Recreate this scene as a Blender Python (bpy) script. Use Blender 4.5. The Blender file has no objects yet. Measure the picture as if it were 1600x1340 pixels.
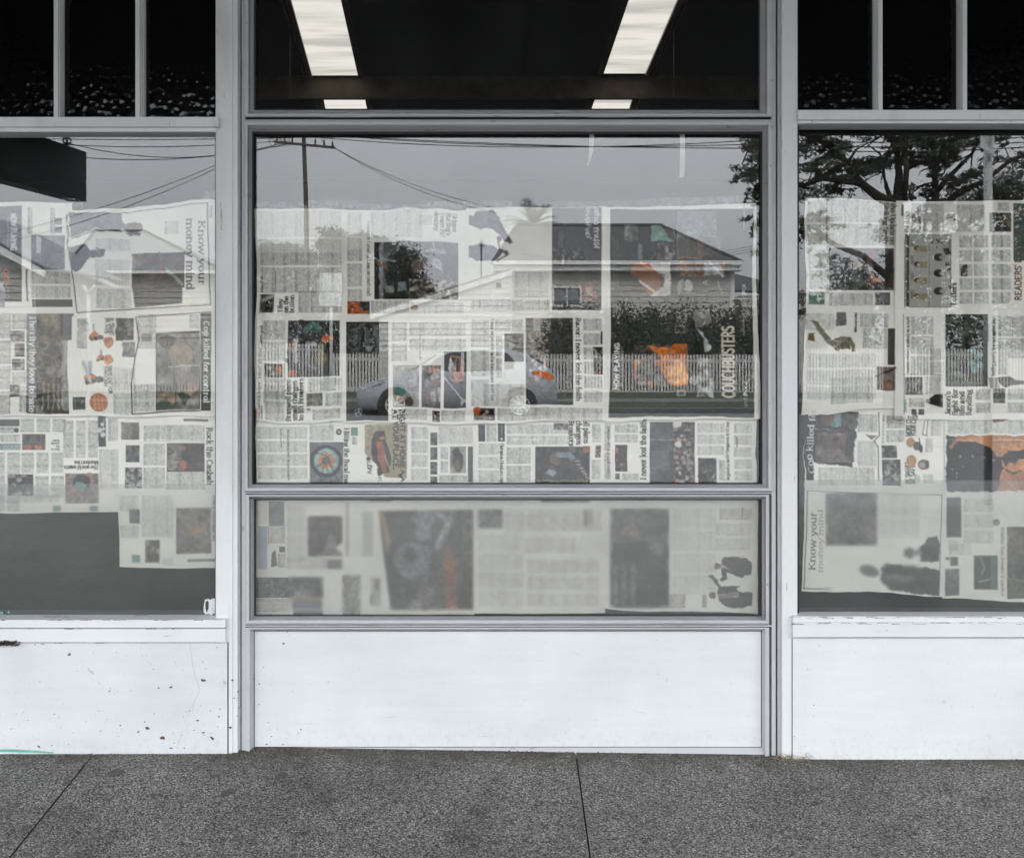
import bpy, math, random
import numpy as np
from mathutils import Vector
R = math.radians
# ------------------------------------------------------------------ camera, sky, sun, exposure
F = 1400.0; HY = 545.0; EYE = 1.095; D = 2.414          # focal length in photo pixels, horizon row, eye height, distance to the shop front
scene = bpy.context.scene
cam = bpy.data.cameras.new("camera"); camo = bpy.data.objects.new("camera", cam)
scene.collection.objects.link(camo); scene.camera = camo
camo.location = (0, -D, EYE); camo.rotation_euler = (R(90), 0, 0)
cam.sensor_width = 36; cam.lens = F/1600*36; cam.shift_y = -(670-HY)/1600
cam.clip_start = 0.02; cam.clip_end = 2000
w = bpy.data.worlds.new("World"); scene.world = w; w.use_nodes = True
nt = w.node_tree; bg = nt.nodes['Background']
SUN_EL, SUN_ROT = 42, 15
sky = nt.nodes.new('ShaderNodeTexSky'); sky.sky_type = 'NISHITA'; sky.sun_disc = False
sky.sun_elevation = R(SUN_EL); sky.sun_rotation = R(SUN_ROT); sky.air_density = 1.0; sky.dust_density = 6.0
hs = nt.nodes.new('ShaderNodeHueSaturation'); hs.inputs['Saturation'].default_value = 0.22
nt.links.new(sky.outputs[0], hs.inputs['Color'])
tc = nt.nodes.new('ShaderNodeTexCoord'); nz = nt.nodes.new('ShaderNodeTexNoise')
nz.inputs['Scale'].default_value = 2.2; nz.inputs['Detail'].default_value = 5
nt.links.new(tc.outputs['Generated'], nz.inputs['Vector'])
cr = nt.nodes.new('ShaderNodeValToRGB')
cr.color_ramp.elements[0].position = .3; cr.color_ramp.elements[0].color = (6.7, 7.0, 7.4, 1)
cr.color_ramp.elements[1].position = .7; cr.color_ramp.elements[1].color = (8.2, 8.5, 8.9, 1)
nt.links.new(nz.outputs[0], cr.inputs[0])
mx = nt.nodes.new('ShaderNodeMix'); mx.data_type = 'RGBA'; mx.inputs[0].default_value = 0.8
nt.links.new(hs.outputs[0], mx.inputs[6]); nt.links.new(cr.outputs[0], mx.inputs[7])
sx = nt.nodes.new('ShaderNodeSeparateXYZ'); nt.links.new(tc.outputs['Generated'], sx.inputs[0])      # an overcast sky is brighter overhead
zr_ = nt.nodes.new('ShaderNodeMapRange'); zr_.inputs[1].default_value = 0; zr_.inputs[2].default_value = 1; zr_.inputs[3].default_value = .72; zr_.inputs[4].default_value = 2.16
nt.links.new(sx.outputs[2], zr_.inputs[0])
ml = nt.nodes.new('ShaderNodeMix'); ml.data_type = 'RGBA'; ml.blend_type = 'MULTIPLY'; ml.inputs[0].default_value = 1
nt.links.new(mx.outputs[2], ml.inputs[6]); nt.links.new(zr_.outputs[0], ml.inputs[7])
nt.links.new(ml.outputs[2], bg.inputs[0]); bg.inputs[1].default_value = 0.12
sun = bpy.data.lights.new("sun", 'SUN'); sun.energy = 0.9; sun.angle = R(24); sun.color = (1, .97, .93)
suno = bpy.data.objects.new("sun", sun); scene.collection.objects.link(suno)
suno.rotation_euler = (R(90-SUN_EL), 0, R(180-SUN_ROT))
scene.view_settings.view_transform = 'Standard'; scene.view_settings.look = 'None'
scene.view_settings.gamma = 1; scene.view_settings.exposure = 2.08
scene.render.engine = 'CYCLES'
cy = scene.cycles
cy.max_bounces = 10; cy.transparent_max_bounces = 24; cy.glossy_bounces = 4; cy.diffuse_bounces = 5
cy.caustics_reflective = False; cy.caustics_refractive = False

rng = np.random.default_rng(7); random.seed(7)
col = scene.collection
# ------------------------------------------------------------------ helpers
def P(px, py, y=0.0, h=None):                  # point of the shop front plane at depth y
    d = D + y
    return Vector(((px-800)*d/F, y, EYE+(HY-py)*d/F))
def V(px, py, d):                              # a place on the street, d metres from the eye as the window mirrors it
    return Vector(((px-800)*d/F, D-d, EYE+(HY-py)*d/F))
def VZ(px, z, d): return Vector(((px-800)*d/F, D-d, z))
def tag(o, label=None, cat=None, group=None, kind=None):
    if label: o['label'] = label
    if cat: o['category'] = cat
    if group: o['group'] = group
    if kind: o['kind'] = kind
    return o
def empty(name, loc, label, cat, group=None):
    o = bpy.data.objects.new(name, None); col.objects.link(o); o.location = loc; o.empty_display_size = .1
    return tag(o, label, cat, group)
class MB:
    def __init__(s): s.v = []; s.f = []; s.m = []; s.mats = []; s.sm = []
    def mi(s, mat):
        if mat not in s.mats: s.mats.append(mat)
        return s.mats.index(mat)
    def add(s, vs, fs, mat, smooth=False):
        b = len(s.v); s.v += [tuple(v) for v in vs]; k = s.mi(mat)
        for f in fs: s.f.append(tuple(i+b for i in f)); s.m.append(k); s.sm.append(smooth)
    def box(s, a, b, mat):
        x0, x1 = sorted((a[0], b[0])); y0, y1 = sorted((a[1], b[1])); z0, z1 = sorted((a[2], b[2]))
        vs = [(x0,y0,z0),(x1,y0,z0),(x1,y1,z0),(x0,y1,z0),(x0,y0,z1),(x1,y0,z1),(x1,y1,z1),(x0,y1,z1)]
        s.add(vs, [(0,3,2,1),(4,5,6,7),(0,1,5,4),(1,2,6,5),(2,3,7,6),(3,0,4,7)], mat)
    def prism(s, poly, off, mat):              # poly: points; off: extrusion vector
        n = len(poly); off = Vector(off); vs = [Vector(p) for p in poly]; vs += [p+off for p in vs]
        fs = [tuple(range(n)), tuple(reversed(range(n, 2*n)))] + [(i, i+n, (i+1) % n+n, (i+1) % n) for i in range(n)]
        s.add(vs, fs, mat)
    def tube(s, pts, rad, mat, n=8, cap=True, smooth=True):
        pts = [Vector(p) for p in pts]
        if not isinstance(rad, (list, tuple)): rad = [rad]*len(pts)
        vs = []; fs = []
        up = Vector((.13, .21, .97))
        for i, p in enumerate(pts):
            t = (pts[min(i+1, len(pts)-1)]-pts[max(i-1, 0)])
            t = t.normalized() if t.length > 1e-9 else Vector((0, 0, 1))
            u = t.cross(up)
            if u.length < .05: u = t.cross(Vector((1, 0, 0)))
            u.normalize(); q = t.cross(u)
            for k in range(n):
                a = 2*math.pi*k/n; vs.append(p+(u*math.cos(a)+q*math.sin(a))*rad[i])
        for i in range(len(pts)-1):
            for k in range(n):
                a = i*n+k; b = i*n+(k+1) % n; fs.append((a, b, b+n, a+n))
        if cap: fs.append(tuple(range(n))[::-1]); fs.append(tuple(range(len(vs)-n, len(vs))))
        s.add(vs, fs, mat, smooth)
    def build(s, name, parent=None, origin=None):
        me = bpy.data.meshes.new(name)
        o = bpy.data.objects.new(name, me); col.objects.link(o)
        off = Vector(origin) if origin is not None else Vector((0, 0, 0))
        if parent is not None:
            o.parent = parent; base = Vector((0, 0, 0)); q = parent
            while q is not None: base += q.location; q = q.parent
            off = base
        elif origin is not None: o.location = off
        me.from_pydata([tuple(Vector(v)-off) for v in s.v], [], s.f); 
        for m in s.mats: me.materials.append(m)
        me.polygons.foreach_set('material_index', s.m); me.polygons.foreach_set('use_smooth', s.sm)
        me.update(); return o
# ------------------------------------------------------------------ materials
def newmat(name):
    m = bpy.data.materials.new(name); m.use_nodes = True
    return m, m.node_tree, m.node_tree.nodes['Principled BSDF']
def nodes_noise(t, scale, detail=6, stretch=None, rough=.55):
    c = t.nodes.new('ShaderNodeTexCoord'); mp = t.nodes.new('ShaderNodeMapping')
    g = t.nodes.new('ShaderNodeNewGeometry'); t.links.new(g.outputs['Position'], mp.inputs[0])
    if stretch: mp.inputs['Scale'].default_value = stretch
    n = t.nodes.new('ShaderNodeTexNoise'); n.inputs['Scale'].default_value = scale; n.inputs['Detail'].default_value = detail
    n.inputs['Roughness'].default_value = rough
    t.links.new(mp.outputs[0], n.inputs['Vector']); return n
def ramp(t, src, stops):
    r = t.nodes.new('ShaderNodeValToRGB'); e = r.color_ramp.elements
    while len(e) < len(stops): e.new(.5)
    for k, (p, c) in enumerate(stops):
        e[k].position = p; e[k].color = (c, c, c, 1) if not isinstance(c, tuple) else (*c, 1)
    t.links.new(src, r.inputs[0]); return r
def mixc(t, fac, a, b, mode='MIX'):
    m = t.nodes.new('ShaderNodeMix'); m.data_type = 'RGBA'; m.blend_type = mode
    for i, s in ((0, fac), (6, a), (7, b)):
        if hasattr(s, 'is_output'): t.links.new(s, m.inputs[i])
        else: m.inputs[i].default_value = s if i == 0 else (*s, 1)
    return m.outputs[2]
def plain(name, c, rough=.6, noise=.12, scale=8, metal=0, bump=0, stretch=None, spec=.5):
    m, t, b = newmat(name); n = nodes_noise(t, scale, stretch=stretch)
    r = ramp(t, n.outputs[0], [(.3, tuple(x*(1-noise) for x in c)), (.7, tuple(min(1, x*(1+noise)) for x in c))])
    t.links.new(r.outputs[0], b.inputs['Base Color']); b.inputs['Roughness'].default_value = rough
    b.inputs['Metallic'].default_value = metal; b.inputs['Specular IOR Level'].default_value = spec
    if bump:
        bp = t.nodes.new('ShaderNodeBump'); bp.inputs['Strength'].default_value = bump; bp.inputs['Distance'].default_value = .01
        t.links.new(n.outputs[0], bp.inputs['Height']); t.links.new(bp.outputs[0], b.inputs['Normal'])
    return m
def paint(name, c, dirt=(.16, .13, .11), crack=.5, grain=(1, 1, 1), chips=.0, grime=.25, splash=False):
    m, t, b = newmat(name)
    base = nodes_noise(t, 5, 5); tone = ramp(t, base.outputs[0], [(.35, tuple(x*.95 for x in c)), (.65, c)])
    st = nodes_noise(t, 7, 6, stretch=grain); g = ramp(t, st.outputs[0], [(.56, 0.0), (.78, grime)])
    c1 = mixc(t, g.outputs[0], tone.outputs[0], dirt)
    fine = nodes_noise(t, 260, 3, stretch=grain); ff = ramp(t, fine.outputs[0], [(.60, 0.0), (.72, .10)])
    c2 = mixc(t, ff.outputs[0], c1, (.25, .22, .20))
    ck = nodes_noise(t, 38, 9, stretch=tuple(x for x in grain), rough=.72)
    cc = ramp(t, ck.outputs[0], [(.655-.02*chips, 0.0), (.675-.02*chips, crack)])
    c3 = mixc(t, cc.outputs[0], c2, (.13, .10, .085))
    if splash:
        g2 = t.nodes.new('ShaderNodeNewGeometry'); s2 = t.nodes.new('ShaderNodeSeparateXYZ'); t.links.new(g2.outputs['Position'], s2.inputs[0])
        hz = t.nodes.new('ShaderNodeMapRange'); hz.inputs[1].default_value = .0; hz.inputs[2].default_value = .16; hz.inputs[3].default_value = .20; hz.inputs[4].default_value = .0
        t.links.new(s2.outputs[2], hz.inputs[0]); sp = nodes_noise(t, 55, 8, rough=.75); ad = t.nodes.new('ShaderNodeMath'); ad.operation = 'ADD'
        t.links.new(sp.outputs[0], ad.inputs[0]); t.links.new(hz.outputs[0], ad.inputs[1]); sr = ramp(t, ad.outputs[0], [(.66, 0.0), (.98, .32)])
        c3 = mixc(t, sr.outputs[0], c3, (.30, .27, .24))
        bm = nodes_noise(t, 24, 5, stretch=(.12, 1, 1.2)); br = ramp(t, bm.outputs[0], [(.35, .955), (.65, 1.0)]); c3 = mixc(t, 1.0, c3, br.outputs[0], 'MULTIPLY')
        lg = nodes_noise(t, 1.7, 4); lr = ramp(t, lg.outputs[0], [(.35, .93), (.62, 1.0)]); c3 = mixc(t, 1.0, c3, lr.outputs[0], 'MULTIPLY')
    t.links.new(c3, b.inputs['Base Color']); b.inputs['Roughness'].default_value = .55; b.inputs['Specular IOR Level'].default_value = .35
    bp = t.nodes.new('ShaderNodeBump'); bp.inputs['Strength'].default_value = .25; bp.inputs['Distance'].default_value = .002
    t.links.new(ck.outputs[0], bp.inputs['Height']); t.links.new(bp.outputs[0], b.inputs['Normal'])
    return m
def schlick(t, f0):
    g = t.nodes.new('ShaderNodeNewGeometry'); dt = t.nodes.new('ShaderNodeVectorMath'); dt.operation = 'DOT_PRODUCT'
    t.links.new(g.outputs['Incoming'], dt.inputs[0]); t.links.new(g.outputs['Normal'], dt.inputs[1])
    def M(op, a, b=None):
        n = t.nodes.new('ShaderNodeMath'); n.operation = op
        for i, s in enumerate((a, b)):
            if s is None: continue
            if hasattr(s, 'is_output'): t.links.new(s, n.inputs[i])
            else: n.inputs[i].default_value = s
        return n.outputs[0]
    c = M('ABSOLUTE', dt.outputs['Value']); p = M('POWER', M('SUBTRACT', 1.0, c), 5.0)
    return M('ADD', M('MULTIPLY', p, 1-f0), f0)
def glass(name, f0=.06, bump=0, bscale=3, rough=0, tint=(1, 1, 1), obscure=False, dust=0):
    m, t, b = newmat(name); t.nodes.remove(b); out = t.nodes['Material Output']
    tr = t.nodes.new('ShaderNodeBsdfTransparent'); tr.inputs[0].default_value = (*tint, 1)
    gl = t.nodes.new('ShaderNodeBsdfGlossy'); gl.inputs['Roughness'].default_value = rough
    ms = t.nodes.new('ShaderNodeMixShader')
    t.links.new(schlick(t, f0), ms.inputs[0]); t.links.new(tr.outputs[0], ms.inputs[1]); t.links.new(gl.outputs[0], ms.inputs[2])
    if bump:
        if obscure:
            g = t.nodes.new('ShaderNodeNewGeometry'); n = t.nodes.new('ShaderNodeTexVoronoi'); n.feature = 'SMOOTH_F1'
            n.inputs['Scale'].default_value = bscale; t.links.new(g.outputs['Position'], n.inputs['Vector']); h = n.outputs[0]
        else: h = nodes_noise(t, bscale, 1).outputs[0]
        bp = t.nodes.new('ShaderNodeBump'); bp.inputs['Strength'].default_value = 1; bp.inputs['Distance'].default_value = bump
        t.links.new(h, bp.inputs['Height']); t.links.new(bp.outputs[0], gl.inputs['Normal'])
    last = ms.outputs[0]
    if dust:                                   # smears and dust on the pane
        df = t.nodes.new('ShaderNodeBsdfDiffuse'); df.inputs[0].default_value = (.55, .55, .54, 1)
        n1 = nodes_noise(t, 3.5, 8, stretch=(1, 1, .5), rough=.7); r1 = ramp(t, n1.outputs[0], [(.46, .0), (.80, dust)])
        n2 = nodes_noise(t, 170, 2); r2 = ramp(t, n2.outputs[0], [(.70, .0), (.76, dust*2.2)])
        ad = t.nodes.new('ShaderNodeMath'); ad.operation = 'ADD'; t.links.new(r1.outputs[0], ad.inputs[0]); t.links.new(r2.outputs[0], ad.inputs[1])
        m2 = t.nodes.new('ShaderNodeMixShader'); t.links.new(ad.outputs[0], m2.inputs[0]); t.links.new(last, m2.inputs[1]); t.links.new(df.outputs[0], m2.inputs[2]); last = m2.outputs[0]
    t.links.new(last, out.inputs[0]); return m
def emit(name, c, s, tex=False):
    m, t, b = newmat(name); t.nodes.remove(b); e = t.nodes.new('ShaderNodeEmission')
    e.inputs[0].default_value = (*c, 1); e.inputs[1].default_value = s
    if tex:
        n = nodes_noise(t, 3.2, 3, stretch=(.25, 1.3, 1)); r = ramp(t, n.outputs[0], [(.38, tuple(x*.66 for x in c)), (.56, c)])
        t.links.new(r.outputs[0], e.inputs[0])
    t.links.new(e.outputs[0], t.nodes['Material Output'].inputs[0]); return m
def veil(name, c, opac, tcol=(1, 1, 1)):
    m, t, b = newmat(name); t.nodes.remove(b)
    tr = t.nodes.new('ShaderNodeBsdfTransparent'); tr.inputs[0].default_value = (*tcol, 1)
    df = t.nodes.new('ShaderNodeBsdfDiffuse')
    n = nodes_noise(t, 6, 6); r = ramp(t, n.outputs[0], [(.3, tuple(x*.93 for x in c)), (.7, tuple(x*1.07 for x in c))])
    t.links.new(r.outputs[0], df.inputs[0])
    ms = t.nodes.new('ShaderNodeMixShader')
    n3 = nodes_noise(t, 2.4, 7, stretch=(1, 1, 1.6), rough=.62); r3 = ramp(t, n3.outputs[0], [(.32, opac*.78), (.70, opac*1.25)]); t.links.new(r3.outputs[0], ms.inputs[0])
    t.links.new(tr.outputs[0], ms.inputs[1]); t.links.new(df.outputs[0], ms.inputs[2])
    t.links.new(ms.outputs[0], t.nodes['Material Output'].inputs[0]); return m
# ------------------------------------------------------------------ the printing on the newspapers
# An array of ink colours (sRGB), partly paled by sky reflection and film haze, over the newsprint area, sampled by the vertices of every sheet.
OX, OY = -40, 296; CW, CH = 1700, 670
PAPER = np.array((.905, .895, .850)); C = np.zeros((CH, CW, 3)) + PAPER
CLIP = [-99, 9999]; WARP = []
def vnoise(h, w_, s, seed):
    r = np.random.default_rng(seed); gh, gw = int(h/s)+3, int(w_/s)+3; g = r.random((gh, gw))
    ys = np.arange(h)/s; xs = np.arange(w_)/s; yi = ys.astype(int); xi = xs.astype(int)
    fy = (ys-yi)[:, None]; fx = (xs-xi)[None, :]; fy = fy*fy*(3-2*fy); fx = fx*fx*(3-2*fx)
    a = g[yi][:, xi]; b = g[yi][:, xi+1]; c = g[yi+1][:, xi]; d = g[yi+1][:, xi+1]
    return (a*(1-fx)+b*fx)*(1-fy)+(c*(1-fx)+d*fx)*fy
def fractal(h, w_, s, seed, o=4, p=.55):
    t = 0; a = 1; tot = 0
    for k in range(o):
        if s < 1: break
        t = t+a*vnoise(h, w_, max(s, 1.01), seed+k*17); tot += a; a *= p; s /= 2.1
    return t/tot
def _sl(x0, y0, x1, y1):
    X0 = max(0, int(math.floor(x0-OX))); X1 = min(CW, int(math.ceil(x1-OX)))
    Y0 = max(CLIP[0]-OY, 0, int(math.floor(y0-OY))); Y1 = min(CLIP[1]-OY, CH, int(math.ceil(y1-OY)))
    return X0, X1, Y0, Y1
def put(X0, X1, Y0, Y1, cov, c):
    c = np.asarray(c, float); s = C[Y0:Y1, X0:X1]; s += cov[..., None]*(c-s)
def poly(pts, c, a=1.0, S=3):
    pts = np.array(pts, float); x0, y0 = pts.min(0)-1; x1, y1 = pts.max(0)+1
    X0, X1, Y0, Y1 = _sl(x0, y0, x1, y1)
    if X1 <= X0 or Y1 <= Y0: return
    xs = (np.arange((X1-X0)*S)+.5)/S+X0+OX; ys = (np.arange((Y1-Y0)*S)+.5)/S+Y0+OY
    gx, gy = np.meshgrid(xs, ys); ins = np.zeros(gx.shape, bool)
    for i in range(len(pts)):
        (ax, ay), (bx, by) = pts[i], pts[(i+1) % len(pts)]
        if ay == by: continue
        ins ^= ((ay > gy) != (by > gy)) & (gx < (bx-ax)*(gy-ay)/(by-ay)+ax)
    cov = ins.reshape(Y1-Y0, S, X1-X0, S).mean((1, 3))*a
    put(X0, X1, Y0, Y1, cov, c)
def rect(x0, y0, x1, y1, c, a=1.0): poly([(x0, y0), (x1, y0), (x1, y1), (x0, y1)], c, a)
def ell(cx, cy, rx, ry, c, a=1.0, n=28, rot=0):
    cr_, sr = math.cos(rot), math.sin(rot)
    poly([(cx+rx*math.cos(t)*cr_-ry*math.sin(t)*sr, cy+rx*math.cos(t)*sr+ry*math.sin(t)*cr_) for t in np.linspace(0, 2*math.pi, n, endpoint=False)], c, a)
def line(pts, wd, c, a=1.0):
    for (ax, ay), (bx, by) in zip(pts[:-1], pts[1:]):
        seg(ax, ay, bx, by, wd/2, c, a)
def seg(ax, ay, bx, by, r, c, a=1.0):
    X0, X1, Y0, Y1 = _sl(min(ax, bx)-r-1, min(ay, by)-r-1, max(ax, bx)+r+2, max(ay, by)+r+2)
    if X1 <= X0 or Y1 <= Y0: return
    gx, gy = np.meshgrid(np.arange(X0, X1)+OX+.5, np.arange(Y0, Y1)+OY+.5)
    dx, dy = bx-ax, by-ay; L = dx*dx+dy*dy+1e-9
    t = np.clip(((gx-ax)*dx+(gy-ay)*dy)/L, 0, 1); d = np.hypot(gx-ax-t*dx, gy-ay-t*dy)
    cov = np.clip(r-d+.5, 0, 1)*min(1, r*2.2 if r < .45 else 1)*a
    put(X0, X1, Y0, Y1, cov, c)
def shade(x0, y0, x1, y1, pal, seed, s=14, con=1.5, mask=None, stretch=1):
    X0, X1, Y0, Y1 = _sl(x0, y0, x1, y1)
    if X1 <= X0 or Y1 <= Y0: return
    h, w_ = Y1-Y0, X1-X0; n = fractal(int(h/stretch)+2, w_, s, seed)
    n = n[(np.arange(h)/stretch).astype(int)]; n = np.clip((n-.5)*con*1.15+.5, 0, .9999)
    pal = np.array(pal, float); k = n*(len(pal)-1); i = k.astype(int); f = (k-i)[..., None]
    im = pal[i]*(1-f)+pal[np.minimum(i+1, len(pal)-1)]*f
    im = im+(np.random.default_rng(seed+99).random((h, w_, 1))-.5)*.07
    C[Y0:Y1, X0:X1] = im
DK = (.13, .125, .12); MD = (.33, .32, .31); LT = (.62, .61, .58); BR = (.36, .22, .13); OR = (.72, .43, .24); TE = (.34, .47, .43); SK = (.66, .50, .40); WH = (.8, .8, .77); GN = (.16, .25, .19)
def photo(x0, y0, x1, y1, pal, seed, s=12, con=1.5, blobs=0, bp=None, bs=.16):
    shade(x0, y0, x1, y1, pal, seed, s, con); r = np.random.default_rng(seed+5)
    bp = bp or pal; m = min(x1-x0, y1-y0)
    if m > 15 and m < 140: WARP.append((x0, y0, x1, y1))
    for k in range(blobs):
        cx, cy_ = r.uniform(x0, x1), r.uniform(y0, y1); rx, ry = r.uniform(.3, 1.2)*m*bs, r.uniform(.3, 1.2)*m*bs
        cx = min(max(cx, x0+rx), x1-rx); cy_ = min(max(cy_, y0+ry), y1-ry)
        ell(cx, cy_, rx, ry, bp[r.integers(len(bp))], .85, 14, r.uniform(0, 3))
def body(x0, y0, x1, y1, seed=0, vert=True, band=44, gut=3.6, ink=.36, col_=None, lv=None):
    """columns of small type; vert: the lines run down the picture (the page lies on its side)"""
    X0, X1, Y0, Y1 = _sl(x0, y0, x1, y1)
    if X1 <= X0 or Y1 <= Y0: return
    h, w_ = Y1-Y0, X1-X0; r = np.random.default_rng(seed+int(x0*3+y0*7))
    if not vert: h, w_ = w_, h
    n = max(1, round((h+gut)/(band+gut))); bh = (h+gut)/n
    pit = 1.9; L = int(w_/pit)+2; li = np.minimum(((np.arange(w_)+r.random())/pit).astype(int), L-1); fr = ((np.arange(w_))/pit) % 1
    lm = np.where(fr < .6, 1., .42)
    words = .45+.7*r.random((h//3+2, L)); wm = words[(np.arange(h)//3)][:, li]*(.9+.2*r.random((h, w_)))
    mask = wm*lm[None, :]
    yy = np.arange(h) % bh; ok = yy < bh-gut
    mask *= ok[:, None]
    for b in range(n):                          # paragraph ends, gaps and rules inside the columns
        ys = slice(int(b*bh), int((b+1)*bh)); k = 0
        while k < w_:
            k += int(r.integers(18, 60))
            if r.random() < .6: a0 = int(b*bh+r.uniform(.25, .8)*bh); mask[a0:int((b+1)*bh), k:k+1] *= .15
            else: mask[ys, k:k+1] *= .2
    mask *= (.6+.8*fractal(h, w_, 6, seed+3, 2))
    if not vert: mask = mask.T
    put(X0, X1, Y0, Y1, np.clip(mask, 0, 1)*.47, col_ or (ink, ink, ink*.97))
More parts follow.
